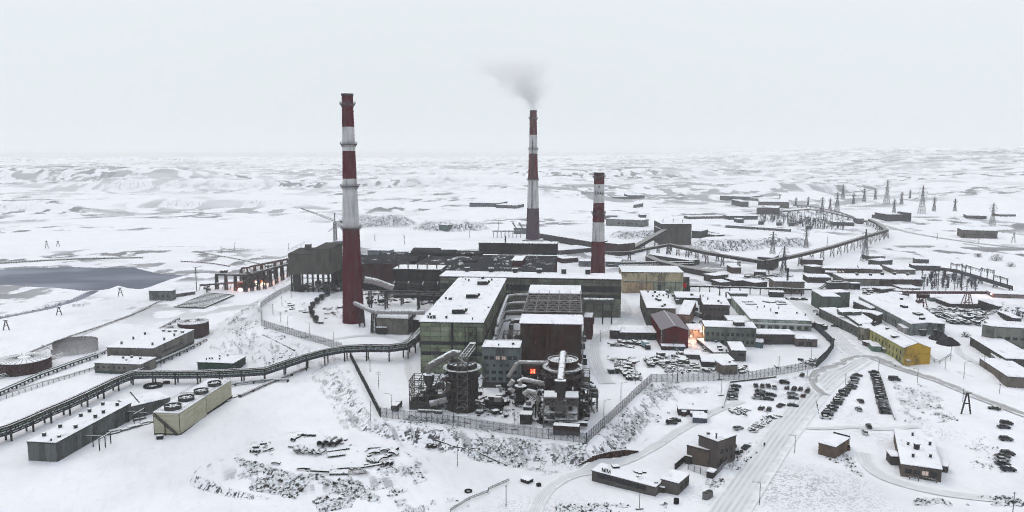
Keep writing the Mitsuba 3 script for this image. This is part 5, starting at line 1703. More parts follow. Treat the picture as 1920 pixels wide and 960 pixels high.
# ore wagons on the curved siding
WP = [(599, 606), (592, 604), (585.5, 594), (583, 585.5), (587, 577), (595, 569), (603.5, 562.5), (614, 555.5), (626, 549)]
WL = ['flat wagon at the near end of the curved siding', 'nearest dark ore wagon on the curved siding', 'second ore wagon from the near end of the siding', 'third ore wagon from the near end of the siding', 'ore wagon at the sharpest bend of the siding', 'fifth dark ore wagon from the near end of the siding', 'sixth dark ore wagon from the near end of the siding', 'seventh dark ore wagon, beside the tallest chimney', 'farthest ore wagon, close to the tallest chimney']
gw = np.array([G(*p) for p in WP])
tw = np.gradient(gw[:, :2], axis=0)
for i in range(len(WP)):
    a = math.atan2(tw[i][1], tw[i][0])
    k = thing('ore_wagon', WL[i], 'wagon', 'ore wagons on the siding')
    c = gw[i]
    part(k, 'underframe', MB().box(c + [0, 0, 1.0], (6.2, 2.4, .5), a), (.03, .03, .03), 'steel')
    if i:
        t = np.array([math.cos(a), math.sin(a)])
        n = np.array([-t[1], t[0]])
        lo = [c[:2] + t * x * 2.4 + n * y * 1.0 for x, y in ((-1, -1), (1, -1), (1, 1), (-1, 1))]
        hi = [c[:2] + t * x * 2.9 + n * y * 1.5 for x, y in ((-1, -1), (1, -1), (1, 1), (-1, 1))]
        part(k, 'hopper', MB().box8([[*p, c[2] + 1.26] for p in lo] + [[*p, c[2] + 3.6] for p in hi]), (.032, .034, .042), 'vcol')
    for x in (-2.1, 2.1):
        for y in (-.95, .95):
            q = c + rotz(a) @ np.array([x, y, .45])
            d = rotz(a) @ np.array([0, .1, 0])
            part(k, 'wheel', MB().tube([q - d, q + d], .45, 10), (.02, .02, .02), 'vcol')
# ------------------------------------------------------------------ right: workshops and offices behind the gate
GR, GRN, BRN = (.19, .19, .185), (.17, .20, .18), (.12, .095, .09)
WINR = lambda h0, h1: [(h0, 1.5), (h1, 1.5)]
b = bld('grey_workshop', 'tall plain grey workshop right of the olive hall, its snow roof dotted with vents', 'workshop', (1213, 578.5), (1267, 579.5), (1199, 546), (1213, 611.5), 'A', 'D', col=(.135, .135, .125), over=.25, parapet=.2)
vents(b, [(1228, 549, 1.2, 1.2), (1224, 556), (1232, 557), (1236, 554), (1244, 555), (1250, 553), (1231, 562, 1.4, 1.2), (1236, 564, 2.0, 1.2), (1253, 559, .6, 2), (1242, 575, 1.3, .9), (1246, 573, 1.3, 1.2), (1215, 548, .9, .9), (1251, 548, 1.4, 1.4)], .8, 1.1)
for u, h in ((.3, 3), (.7, 4)):
    on_face(b, 3, u - .06, u + .06, .2, h, 'gate', (.03, .03, .03), .1)
b = bld('brick_annex', 'narrow brick annex with a snow roof leaning on the grey workshop', 'annex', (1269, 590), (1292.5, 591.5), (1276, 563), (1292, 616), 'B', 'C', col=(.19, .15, .135), over=.2, parapet=.2, rect=True)
vents(b, [(1270, 564, 1.6, .8)])
b = bld('rear_workshop', 'long low workshop with a snow roof behind the grey workshop', 'workshop', (1268, 558.5), (1372, 561), (1370, 550), (1372, 573), 'B', 'C', col=(.11, .11, .11), over=.2, win=[(0, [(2, 1.8)], 9, 2, (.02, .6))])
vents(b, [(1297, 554, 1.6, 1.3), (1262, 556, 1.5, 1.6)])
pipes_on(b, [(1349, 562), (1361, 562)], 5, .5)
b = bld('brick_house', 'dark brick two storey house with a humped snow roof', 'brick building', (1319, 571.5), (1368.5, 573), (1343, 556), (1319, 602), 'A', 'C', col=(.10, .082, .085), over=.3, win=[(0, [(1.2, 2.0), (6.4, 1.8)], 6, 2.0, (.03, .98))])
vents(b, [(1313, 557, .6, 1.5), (1314, 561), (1318, 556), (1327, 562, .6, 1.5), (1347, 566, 1, 1.2), (1352, 569, .8, .8)], .6, 1)
on_face(b, 0, .1, .3, .1, 4, 'gate', (.03, .028, .028), .12)
bld('link_building', 'low dark link between the brick house and the rear workshop', 'link building', (1283, 577), (1309, 578), (1309, 566), (1309, 588), 'B', 'C', col=(.045, .045, .048), over=.3)
# red gable shed
rg = gable('red_shed', 'dark red shed with a grey purple gable roof, containers along its foot', 'shed', (1240, 618.5), (1291, 619), (1231, 590), (1240, 652), 'A', rise=2.2, col=(.11, .012, .018), roofcol=(.30, .28, .31))
for i in range(12):
    on_face(rg, 0, i / 12 + .003, (i + 1) / 12 - .005, .2, rg['zr'] - rg['z0'] - .1, 'sheet_panel', vary((.12, .013, .02), R.uniform(.75, 1.25)), .06, 'wall')
on_face(rg, 0, -.004, .004, 0, rg['zr'] - rg['z0'] + .5, 'corner_trim', (.5, .5, .5), .14)
on_face(rg, 0, .996, 1.004, 0, rg['zr'] - rg['z0'] + .5, 'corner_trim', (.5, .5, .5), .14)
bld('container', 'brown container standing at the foot of the dark red shed', 'container', (1240.5, 649), (1263, 649.5), (1263.5, 645.5), (1240.5, 656.5), 'A', 'C', col=(.055, .03, .032), over=.05, cornice=False)
bld('container', 'blue container standing at the foot of the dark red shed', 'container', (1264.5, 650), (1285, 650.5), (1285.5, 646), (1264.5, 657.5), 'A', 'C', col=(.055, .09, .12), over=.05, cornice=False)
bld('low_warehouse', 'low dark warehouse with a deep snow roof left of the red shed', 'warehouse', (1163, 624), (1237, 625), (1236, 612.5), (1163, 637), 'A', 'C', col=(.07, .06, .058), over=.4, win=[(0, [(.3, 2.2)], 7, 1.8, (.02, .98))])
bld('low_warehouse', 'small end block of the low warehouse with a chimney stub', 'warehouse', (1143, 620), (1162, 621), (1162, 613), (1143, 635), 'A', 'C', col=(.06, .05, .05), over=.2)
b = bld('green_office', 'grey green two storey office with twin rows of windows', 'office', (1322, 613), (1418, 616), (1411, 605), (1418, 651), 'B', 'C', col=(.165, .19, .175), over=.3, win=[(0, [(1.4, 1.9), (5.3, 1.9)], 10, 1.5, (.01, .99))])
vents(b, [(1385, 610, 4.5, 2.2)])
b = bld('flat_block', 'small snow roofed block behind the grey green office', 'block', (1365, 602), (1406, 603), (1398, 593), (1406, 616), 'B', 'C', col=(.12, .12, .12), over=.2, parapet=.2)
b = bld('light_workshop', 'large light green two storey workshop with a wide snow roof', 'workshop', (1408, 598.5), (1522, 602.5), (1470, 560), (1522, 622), 'B', 'C', col=(.30, .35, .31), over=.3, rect=False, win=[(0, [(4.6, 1.7)], 8, 3.0, (.02, .98)), (0, [(.8, 2.0)], 8, 2.4, (.02, .98))])
on_face(b, 0, 0, 1, 3.6, 4.2, 'snow_ledge', (.5, .5, .5), .8, 'steel')
vents(b, [(1445, 584, .4, 2), (1457, 588, .9, .9), (1460, 579, .4, 1.6), (1510, 592, .5, 1.2), (1494, 588), (1455, 588, 1, 1), (1420, 577, .5, 1), (1433, 576, .6, 1)], .7, 1)
for i in range(8):
    x = Z(1430 + R.uniform(-30, 40), 570 + R.uniform(-5, 5), b['zt'])
    part(b['key'], 'skylight', MB().box([x[0], x[1], b['zt'] + .3], (R.uniform(3, 7), 1.6, .7), R.uniform(-.2, .2)), (.16, .17, .18), 'steel')
b = bld('porch_block', 'low block with a dark front and snow roof below the light green workshop', 'block', (1420, 627), (1490, 628), (1512, 619.5), (1420, 646), 'A', 'C', col=(.085, .07, .068), over=.4, win=[(0, [(.3, 2.4)], 8, 2.0, (.02, .98))])
b = bld('porch_block', 'garage with a black gateway at the right end of the low dark fronted block', 'garage', (1493, 636), (1533, 637), (1528, 629), (1493, 650), 'A', 'C', col=(.15, .12, .12), over=.2, win=[(0, [(.1, 2.6)], 2, 2.8, (.05, .8))])
lamp('gate_lamp', 'bright lamp on the low dark fronted block', [*G(1451, 645)[:2], 3.2], .3, 22, (1, .62, .4))
lamp('office_lamp', 'warm lamp at the right foot of the grey green office', [*G(1411, 649)[:2] + np.array([0, -.8]), 3.0], .35, 30, (1, .6, .3))
bld('kiosk', 'small blue green kiosk at the right foot of the grey green office', 'kiosk', (1417, 642), (1431, 643), (1430, 637), (1417, 652), 'A', 'C', col=(.10, .17, .19), over=.15)
# lit passage between the red shed and the office
b = bld('lit_gatehouse', 'low gatehouse lit orange between the red shed and the grey green office', 'gatehouse', (1293, 619), (1318, 619.5), (1318, 609), (1293, 634), 'A', 'C', col=(.45, .40, .36), over=.2)
lamp('flood_lamp', 'orange flood lamp on the corner of the grey green office', [*G(1315, 641)[:2] + np.array([-.6, -1.0]), 6.0], .45, 330, (1, .42, .20))
lamp('flood_lamp', 'dim orange lamp low on the right wall of the red shed', [*G(1292, 640)[:2] + np.array([.8, -1]), 3.0], .3, 30, (1, .42, .2))
# cluster
b = bld('flat_store', 'long snow roofed store with a dark roof hatch, right of the scrap heap', 'store', (1338, 662), (1373, 661.5), (1322.6, 635.5), (1338, 668), 'A', 'D', col=(.15, .15, .15), over=.2, parapet=.2)
vents(b, [(1339, 638, .9, 1), (1342, 642, .9, 1), (1349, 653, 1.8, 1.4), (1351, 657, 1.8, 1), (1362, 659, .6, 1.2)])
bld('vault_shed', 'low shed with a rounded snow roof and two dark windows, beside the long store', 'shed', (1372, 657.5), (1399, 658.5), (1385, 642.5), (1399, 678), 'B', 'C', col=(.13, .13, .125), over=.3, win=[(0, [(2.6, 1.4)], 2, 3.2, (.02, .9))])
bld('lean_to', 'left half of the dark lean-to in front of the long store', 'lean-to', (1316, 679), (1340, 680), (1338, 667), (1316, 688), 'A', 'C', col=(.05, .05, .045), over=.2)
bld('lean_to', 'right half of the lean-to, with a worn grey roof, in front of the long store', 'lean-to', (1341, 677), (1377, 677), (1374, 665), (1341, 686), 'A', 'C', col=(.06, .06, .055), roof=(.28, .28, .28), over=.2)
b = bld('square_hut', 'square grey brown hut near the fence, below the long store', 'hut', (1355, 686), (1383, 684.5), (1377, 676), (1355, 703), 'A', 'C', col=(.18, .16, .14), over=.25, win=[(0, [(.1, 2.1)], 1, 1.2, (.4, .7), (), 'door')])
vents(b, [(1368, 680)], .7, .8)
bld('block_wall', 'purple grey low building with snow roof at the right edge of the scrap heap', 'store', (1283.5, 664.5), (1315, 666), (1316, 658), (1283.5, 673), 'A', 'C', col=(.135, .12, .13), over=.1, cornice=False)
# green block
b = bld('green_block', 'windowless green block with a stepped snow roof', 'industrial building', (1522, 544), (1543, 556), (1558, 547), (1543, 585), 'B', 'C', col=(.105, .14, .125), over=.15, cornice=False)
g2 = bld('green_block', 'taller windowless green block facing the gate street', 'industrial building', (1544, 550), (1594, 547.5), (1590, 542), (1594, 576.5), 'B', 'C', col=(.11, .145, .13), over=.1, cornice=False)


def poly_block(name, label, cat, pts, z, col, roof='snow', over=.2, parapet=0, win=None):
    p = [v2(Z(x, y, z)) for x, y in pts]
    p = np.array(p)
    area = sum(p[i][0] * p[(i + 1) % len(p)][1] - p[(i + 1) % len(p)][0] * p[i][1] for i in range(len(p)))
    if area < 0:
        p = p[::-1]
    k = thing(name, label, cat)
    c = p.mean(0)
    g = c + (p - c) * (1 + over / np.linalg.norm(p - c, axis=1, keepdims=True))
    zb = min(float(terr(*q)) for q in p) - .5
    m, info = MB(), []
    for i in range(len(p)):
        P, Q = p[i], p[(i + 1) % len(p)]
        L = np.linalg.norm(Q - P)
        ops = []
        if win and L > win[3]:
            n = max(1, int(L / win[2]))
            zf = float(terr(*((P + Q) / 2)))
            ops = [(L * (j + .5) / n - win[1] / 2, L * (j + .5) / n + win[1] / 2, zf + h0, zf + h0 + hh) for j in range(n) for h0, hh in win[0]]
        d, inn, _ = wall_face(m, P, Q, zb, z, ops)
        mid = (P + Q) / 2
        if -(inn @ mid) < 0 or True:
            info += [(P, d, inn, o) for o in ops if o[0] > .05 and o[1] < L - .05 and o[3] < z and inn @ P > 0]
    part(k, 'wall', m, col, 'wall')
    for P, d, inn, o in info:
        win_part(k, P, d, inn, o, frame=False)
    rm = MB().prism(g, z + .003, z + .35, True)
    if isinstance(roof, tuple):
        part(k, 'roof', rm, roof, 'steel')
    else:
        put(k + '__roof', rm, None, roof)
    b = dict(key=k, q=p, z0=zb + .5, zr=z, zt=z + .35)
    return b


b = poly_block('long_gallery', 'long low snow roofed shop along the gate street, ending at the yellow building', 'workshop', [(1536, 578), (1609, 614), (1626, 608), (1566, 577)], 5.5, (.14, .145, .14), win=([(1.6, 1.6)], 1.6, 4.5, 30))
b = poly_block('clerestory_shop', 'snow roofed shop with a raised green clerestory behind the gate street', 'workshop', [(1569, 579), (1611, 608), (1642, 604), (1596, 577)], 7.2, (.10, .13, .115), win=None)
x = [(1583, 590, 4, 2), (1602, 590, 4, 2)]
for px, py, w, h in x:
    q = Z(px, py, b['zt'])
    part(b['key'], 'roof_box', MB().box([q[0], q[1], b['zt'] + h / 2], (w * 1.6, 4, h), .3), (.09, .10, .10), 'steel')
b = poly_block('courtyard_wing', 'narrow courtyard wing with a dark front beside the clerestory shop', 'wing', [(1600, 580), (1640, 583), (1655, 588), (1645, 592), (1632, 587), (1604, 584)], 5.5, (.085, .08, .08))
b = poly_block('courtyard_wing', 'thin snow roofed wing nearest the green block', 'wing', [(1600, 565), (1612, 563), (1643, 577), (1633, 579)], 5.0, (.10, .10, .10))
lg = poly_block('long_workshop', 'very long pale workshop with a broad snow roof and a row of small windows', 'workshop', [(1610, 556), (1708, 607.5), (1740, 605), (1772, 607.5), (1702, 556), (1670, 549)], 6.6, (.21, .24, .24), win=([(2.0, 2.2)], 1.5, 3.2, 60))
for px, py, w in [(1693, 575, 3), (1697, 577, 3), (1718, 589, 4), (1724, 591, 4), (1729, 599, 3), (1690, 562, 1.2)]:
    q = Z(px, py, lg['zt'])
    part(lg['key'], 'roof_vent', MB().box([q[0], q[1], lg['zt'] + .6], (w, 1.8, 1.2), .4), DARK, 'steel')
a = v2(Z(1708, 607.5, 6.6))
e = v2(Z(1772, 607.5, 6.6))
dd = (e - a) / np.linalg.norm(e - a)
nn = np.array([dd[1], -dd[0]])
for u, w, z0_, h, nm, c in [(.35, 4.2, 2.4, 1.4, 'canopy', (.05, .05, .05)), (.37, 3, .2, 2.2, 'door', (.06, .06, .06)), (.78, 1.6, .2, 1.6, 'stair', DARK), (.72, 1.6, 2, 1.6, 'stair', DARK), (.84, 2.0, 3.4, 3.6, 'dust_pipe', DARK)]:
    c_ = a + (e - a) * u + nn * .5
    part(lg['key'], nm, MB().box([*c_, z0_ + h / 2], (w, 1.0, h), math.atan2(dd[1], dd[0])), c, 'steel')
bld('white_annex', 'small pale annex with snow roof against the long pale workshop', 'annex', (1694, 616), (1707, 616.5), (1704, 609), (1694, 627), 'A', 'C', col=(.33, .33, .33), over=.2)

# yellow building
YC = (.40, .265, .05)
yb = gable('yellow_building', 'two storey building with a mustard yellow gable end and yellow green long side', 'building', (1695.5, 651.5), (1745.5, 652), (1639, 617), (1696, 685), 'A', rise=2.4, col=YC, side=(.31, .30, .16),
           win=[(3, [(1.2, 2.0), (4.5, 1.9)], 9, 1.3, (.04, .96))])
on_face(yb, 0, .08, .22, 0, 2.6, 'porch', (.30, .24, .11), 1.4, 'wall')
on_face(yb, 0, .07, .23, 2.6, 2.9, 'porch_roof', (.2, .2, .2), 2.0, 'steel')
on_face(yb, 0, .5, .98, 5.6, 5.75, 'pipe', (.12, .10, .03), .1)
on_face(yb, 0, .40, .43, 4.2, 5.0, 'vent_grille', (.06, .05, .03), .1)
on_face(yb, 3, 0, 1, -.3, .7, 'plinth', (.11, .16, .13), .1)
vents(yb, [(1663, 620, 1.2, 1.6), (1677, 632, 2.4, .8), (1687, 631, 2, .8)], 1.0, 1.0)
yw = bld('yellow_wing', 'cross wing with a yellow front at the far end of the yellow building', 'wing', (1622, 617), (1639, 618), (1628, 606), (1622, 640), 'A', 'C', col=YC, over=.25, win=[(0, [(1.5, 2)], 1, 1.2)])
pg = bld('pale_house', 'narrow pale house front with tall windows next to the yellow wing', 'house', (1609.5, 613), (1621.5, 617), (1616, 606), (1621, 641), 'B', 'C', col=(.27, .26, .22), over=.2, win=[(0, [(1, 2.4), (5, 2)], 2, 1.2)])
bld('entrance_canopy', 'brown entrance block with a snow roof before the yellow wing', 'entrance block', (1617, 640), (1634, 646), (1646, 642), (1634, 653), 'B', 'C', col=(.11, .07, .06), over=.3)
bld('kiosk', 'pale green kiosk at the foot of the yellow building', 'kiosk', (1635, 650), (1652, 651), (1645, 643), (1637, 659), 'A', 'C', col=(.16, .24, .20), over=.2)
bld('kiosk', 'small entrance porch midway along the yellow building', 'porch', (1656, 655), (1666, 656), (1662, 650), (1657, 662), 'A', 'C', col=(.19, .21, .14), over=.4)
k = thing('low_wall', 'low mesh railing on the right of the yellow building', 'railing')
gg = gp([(1744, 672), (1752, 680), (1762, 682), (1783, 668)])
put(k, railing(MB(), gg, 1.6, .16), (.10, .10, .11), 'vcol')
k = heap('coal_heap', 'left of two black heaps below the long pale workshop', 'heap', 1762, 636, 6, 4.0, (.025, .025, .03), 'bare')
k = heap('coal_heap', 'right of two black heaps below the long pale workshop', 'heap', 1778, 645, 6.5, 3.6, (.025, .025, .03), 'bare')

# foreground brick huts on the right
b = bld('square_garage', 'small brown brick garage with a tilted snow roof beside the main road', 'garage', (1535, 831), (1566.5, 839.5), (1582, 819.5), (1534, 851.5), 'A', 'C', col=(.17, .13, .10), over=.2)
part(b['key'], 'roof_edge', MB().bar([*b['q'][3], b['zt'] + .3], [*b['q'][2], b['zt'] + .3], .3, .5), DARK, 'steel')
bg = bld('bungalow', 'square brick bungalow with five roof vents in the right foreground', 'bungalow', (1690, 871), (1766, 881.5), (1756, 815.5), (1690, 893), 'A', 'C', col=(.155, .13, .115), over=.25, win=[(0, [(1.2, 1.6)], 4, 2.0, (.08, .92), ((0, 2),))])
vents(bg, [(1711, 817, .5, 1.2), (1702.5, 834, .6, 1.0), (1743.5, 834.5, .6, 1.2), (1718.5, 842, 1.3, 1.9), (1712, 857, .6, 1.2), (1744.5, 857.5, .6, 1.1)], .6, 1.1)
bld('bungalow_shed', 'left lean-to shed of the square bungalow', 'shed', (1671, 857), (1689, 858), (1688, 848), (1672, 872), 'A', 'C', col=(.10, .09, .085), over=.15)
bld('bungalow_shed', 'right lean-to shed of the square bungalow', 'shed', (1767, 875), (1777.5, 877), (1775, 869), (1777, 887), 'B', 'C', col=(.10, .09, .085), over=.15)
for i, pts in enumerate([[(1705, 899), (1722, 902)], [(1734, 900), (1756, 906)]]):
    k = thing('bench_rail', ['left low rail in the snow before the bungalow', 'right low rail in the snow before the bungalow'][i], 'rail')
    a, c = gp(pts)
    put(k, MB().bar(a + [0, 0, .8], c + [0, 0, .8], .25).bar(a, a + [0, 0, .8], .2).bar(c, c + [0, 0, .8], .2), (.06, .06, .06), 'steel')
# long hut with rooftop letters
lh_ = bld('long_hut', 'long grey brick hut with three letters standing on its roof edge', 'hut', (1110, 883), (1229, 914.5), (1239, 899), (1229, 931), 'B', 'C', col=(.135, .125, .12), over=.2, win=[(0, [(1.0, 1.6)], 8, 2.2, (.08, .86))])
lh2 = bld('long_hut', 'square end block of the long brick hut with a small porch', 'hut', (1240, 899), (1272, 907.5), (1294, 891), (1271, 929), 'B', 'C', col=(.135, .125, .12), over=.2, win=[(1, [(1.0, 1.7)], 2, 1.6, (.1, .9))])
bld('porch', 'little dark porch in the corner of the long brick hut', 'porch', (1235, 914), (1246, 916), (1248, 909), (1246, 925), 'B', 'C', col=(.08, .075, .07), over=.15)
vents(lh_, [(1154, 876, 2.2, .7), (1192, 885, 1.2, .5), (1196, 886, 1.4, .5), (1200, 888, 1.2, .5), (1208, 886, 1.2, .5), (1196, 894, .8, .4), (1230, 905, 1.0, .4)], 1, .5, cap=False)
d = lh_['e1']
for ch, f in (('М', .145), ('П', .185), ('М', .225)):
    tm = meshkit.text_mesh(ch, 1.25, .1, True)
    v = np.array(tm.vertices)
    base = lh_['q'][0] + (lh_['q'][1] - lh_['q'][0]) * f + lh_['e2'] * .5
    w = np.column_stack([base[0] + d[0] * v[:, 0] + d[1] * v[:, 2], base[1] + d[1] * v[:, 0] - d[0] * v[:, 2], lh_['zt'] + v[:, 1]])
    part(lh_['key'], 'roof_letter', (w, np.array(tm.faces)), (.03, .03, .035), 'vcol')
ts1 = bld('two_storey_house', 'front half of the brown brick two storey house, with the lower roof', 'brick building', (1288, 836), (1329, 846.5), (1345, 827.5), (1327.5, 876), 'B', 'C', col=(.14, .115, .10), over=.15, parapet=.25, win=[(1, [(1, 1.6), (4.2, 1.6)], 3, 1.5, (.1, .9)), (0, [(3.8, 1.9)], 1, 1.6, (.0, .3))])
ts2 = bld('two_storey_house', 'rear half of the brown brick two storey house, with the higher roof', 'brick building', (1310, 817), (1346, 830), (1365, 812.5), (1364, 831), 'B', 'C', col=(.12, .105, .10), over=.2, parapet=.25, H=8.6, win=[(1, [(1, 1.6), (4.2, 1.6)], 3, 1.5, (.1, .9))])
vents(ts2, [(1328, 814, .8, .7), (1343, 822, .4, 1.8)])
bld('garden_shed', 'dark shed at the left foot of the two storey house', 'shed', (1284, 855), (1297, 858), (1297, 852), (1297, 871), 'B', 'C', col=(.06, .055, .05), over=.15)
bld('toilet_hut', 'small dark hut at the corner of the fenced garden', 'hut', (1325, 885), (1337, 888), (1342, 882), (1337, 898), 'B', 'C', col=(.06, .055, .055), over=.15)
fence('light mesh garden fence left of the corner hut', [(1290, 881), (1325, 893)], h=2, step=2.2, col=(.3, .3, .32))
fence('grey garden fence along the road side of the two storey house', [(1341, 893), (1362, 872), (1376, 852)], h=1.8, step=2.2, style='plate', col=(.22, .22, .24))
fence('dark board fence joining the long hut and the two storey house', [(1265, 882), (1284, 866)], h=2.2, step=3, style='plate', col=(.06, .055, .05))
rw = thing('retaining_wall', 'rust brown retaining wall below the foreground bank', 'retaining wall')
pts = gp([(1082, 874), (1110, 867), (1140, 861), (1170, 855), (1198, 849)])
hs = [.3, 2.2, 2.6, 2.2, .6]
for i in range(4):
    n = 6
    for j in range(n):
        f0, f1 = j / n, (j + .9) / n
        a, c = pts[i] * (1 - f0) + pts[i + 1] * f0, pts[i] * (1 - f1) + pts[i + 1] * f1
        h0 = hs[i] * (1 - f0) + hs[i + 1] * f0
        part(rw, 'board', MB().box8([a + [0, 0, -.6], c + [0, 0, -.6], c + [0, .5, -.6], a + [0, .5, -.6], a + [0, 0, h0], c + [0, 0, h0], c + [0, .5, h0], a + [0, .5, h0]]), vary((.065, .035, .025), R.uniform(.7, 1.4)), 'steel')
# yard sheds above the two storey house
bld('open_shed', 'long low open shed behind the containers by the car park', 'shed', (1272, 768), (1326, 770), (1326, 762), (1326, 776), 'B', 'C', col=(.07, .055, .055), over=.2)
bld('container', 'grey blue container in front of the open shed', 'container', (1299, 783), (1326, 785), (1326, 776), (1326, 793), 'B', 'C', col=(.10, .12, .15), over=.08, cornice=False)
bld('container', 'dark container half hidden behind the grey blue one', 'container', (1295, 775), (1321, 776), (1321, 769), (1295, 782), 'A', 'C', col=(.07, .07, .085), over=.08, cornice=False)
bld('kiosk', 'narrow dark red kiosk left of the containers', 'kiosk', (1278, 773), (1286, 774), (1287, 767), (1278, 781), 'A', 'C', col=(.08, .03, .035), over=.1)
# right edge
b = bld('edge_building', 'long pale grey building with a curved corner at the right edge', 'building', (1862, 613), (1935, 617), (1930, 606), (1862, 651), 'A', 'C', col=(.20, .205, .19), over=.2, win=[(0, [(4.2, 1.6)], 4, 2.2, (.1, .9))])
b = bld('edge_building', 'left return of the pale grey building at the right edge', 'building', (1842, 609), (1862, 613), (1868, 606), (1862, 652), 'B', 'C', col=(.18, .185, .175), over=.2)
b = bld('edge_store', 'flat snow roofed store with a dark left wall at the right edge', 'store', (1886, 673), (1950, 676), (1862, 634), (1886, 690), 'A', 'D', col=(.09, .09, .085), over=.2)
b = bld('edge_store', 'stone fronted store with a snow roof at the right edge', 'store', (1890, 707), (1950, 710), (1874, 674), (1890, 726), 'A', 'D', col=(.17, .155, .14), over=.2)
bld('garage_row', 'pale garage on the left side of the edge stores', 'garage', (1858, 664), (1871, 676), (1878, 672), (1871, 686), 'B', 'C', col=(.26, .26, .26), over=.15)
# ------------------------------------------------------------------ crusher, conveyors and the plant behind
CC = (.085, .082, .078)
b = bld('crusher_house', 'tall grey concrete crusher house where the conveyors meet', 'crusher house', (1241, 420), (1297, 420), (1297, 413), (1260, 460), 'A', 'C', col=CC, over=.1, cornice=False)
for i in range(7):
    on_face(b, 0, i / 7 + .003, (i + 1) / 7 - .004, .2, b['zr'] - b['z0'] - .2, 'panel', vary(CC, R.uniform(.8, 1.25)), .3, 'wall')
pipes_on(b, [(1243, 417), (1262, 417), (1280, 418)], 4, .3)
bld('crusher_annex', 'lower grey block on the left side of the crusher house', 'annex', (1238, 430), (1252, 430), (1252, 424), (1245, 459), 'A', 'C', col=(.08, .077, .074), over=.1)
bld('crusher_annex', 'low dark block on the right side of the crusher house', 'annex', (1297, 433), (1314, 434), (1314, 430), (1300, 446), 'A', 'C', col=(.06, .06, .06), over=.1)


def gallery(name, label, cat, pts, w=3.2, h=3.0, col=(.05, .048, .052), step=14, roof=True, lat=False, legs=True):
    """pts: (px, ground py, deck height above ground) of a raised conveyor gallery."""
    k = thing(name, label, cat)
    q = [np.array([*v2(G(x, y)), 0]) for x, y, z in pts]
    for c, (x, y, z) in zip(q, pts):
        c[2] = float(terr(c[0], c[1])) + z
    for i, (a, b) in enumerate(zip(q[:-1], q[1:])):
        d = (b - a)[:2] / np.linalg.norm((b - a)[:2])
        n = np.array([d[1], -d[0], 0]) * w / 2
        up = np.array([0, 0, h])
        part(k, 'gallery', MB().box8([a - n, b - n, b + n, a + n, a - n + up, b - n + up, b + n + up, a + n + up]), vary(col, R.uniform(.85, 1.2)), 'wall')
        if roof:
            o = np.array([0, 0, h + .01])
            n2 = n * 1.1
            part(k, 'roof', MB().box8([a - n2 + o, b - n2 + o, b + n2 + o, a + n2 + o, a - n2 + o * 1.1, b - n2 + o * 1.1, b + n2 + o * 1.1, a + n2 + o * 1.1]), (.3, .3, .3), 'steel')
        L = np.linalg.norm(b - a)
        m = max(1, int(L / step))
        for j in range(m + (i == len(q) - 2)):
            if not legs:
                break
            c = a + (b - a) * j / m
            z = float(terr(c[0], c[1]))
            if c[2] - z > 1.2:
                mm = MB()
                for s in (-.9, .9):
                    mm.bar([*(c + n * s * 1.3)[:2], z - .5], [*(c + n * s * .8)[:2], c[2]], .55)
                mm.bar([*(c + n * 1.2)[:2], z], [*(c - n * .8)[:2], c[2]], .3)
                mm.bar([*(c - n * 1.2)[:2], z], [*(c + n * .8)[:2], c[2]], .3)
                part(k, 'trestle', mm, (.06, .057, .06), 'vcol')
    return k


gallery('conveyor', 'steep enclosed conveyor with a snowy roof rising to the crusher house', 'conveyor', [(1173, 478, .5), (1205, 470, 6), (1256, 457, 16)], 5, 3.5, (.055, .052, .055), 30)
gallery('conveyor', 'dark open conveyor running from the shortest chimney to the crusher house junction', 'conveyor', [(1125, 487, 5), (1180, 488, 6), (1215, 483, 7.5), (1252, 478, 8.5)], 3, 2.2)
gallery('conveyor', 'twin dark conveyor running right from the junction to the transfer house', 'conveyor', [(1254, 478, 8.5), (1325, 494, 8), (1385, 505, 8), (1432, 513, 8)], 3.2, 2.6)
gallery('conveyor', 'second dark conveyor strand just behind the twin conveyor', 'conveyor', [(1258, 473, 6), (1295, 478, 5), (1345, 488, 5)], 2.5, 2)
gallery('conveyor', 'long conveyor climbing from the transfer house towards the hillside bend', 'conveyor', [(1438, 514, 9), (1500, 500, 9), (1560, 483, 9), (1610, 466, 9), (1662, 447, 8)], 3.2, 2.6, step=20)
gallery('conveyor', 'last conveyor leg from the hillside bend up to the dark loading frame', 'conveyor', [(1662, 446, 7), (1645, 431, 6.5), (1630, 421, 5)], 4, 2.6, step=18)
gallery('conveyor', 'curved pipe trestle rising behind the switchyard', 'trestle', [(1626, 423, 4), (1590, 413, 4), (1550, 403, 4), (1515, 398, 4), (1460, 403, 4)], 2.4, 1.6, (.07, .07, .085), 22)
gallery('conveyor', 'faint far trestle above the curved one', 'trestle', [(1610, 414, 2), (1570, 401, 3), (1520, 391, 3), (1488, 388, 3)], 2, 1.4, (.12, .12, .14), 30)
b = bld('transfer_house', 'grey transfer house where the two conveyors meet', 'transfer house', (1420, 482), (1450, 484), (1444, 477), (1432, 505), 'A', 'C', col=(.075, .07, .072), over=.2)
gallery('enclosed_gallery', 'long low curved gallery with a snow roof between crusher house and gate kiosk', 'gallery', [(1216, 489, .2), (1232, 497, .2), (1280, 509, .2), (1338, 520, .2)], 6, 4.2, (.065, .06, .064), 999, legs=False)
bld('gatehouse_block', 'dark block with a snow roof at the right end of the curved gallery', 'block', (1340, 518), (1366, 515), (1358, 510), (1352, 530), 'A', 'C', col=(.055, .05, .052), over=.2)
bld('long_depot', 'long low dark depot with a vented snow roof below the crusher house', 'depot', (1295, 489), (1312, 487), (1231, 475.5), (1300, 498), 'A', 'D', col=(.07, .068, .07), over=.2)
bld('black_shed', 'long blue black shed beyond the smoking chimney', 'shed', (1012, 438), (1110, 454), (1115, 448), (1012, 449), 'A', 'C', col=(.055, .05, .062), over=.4)
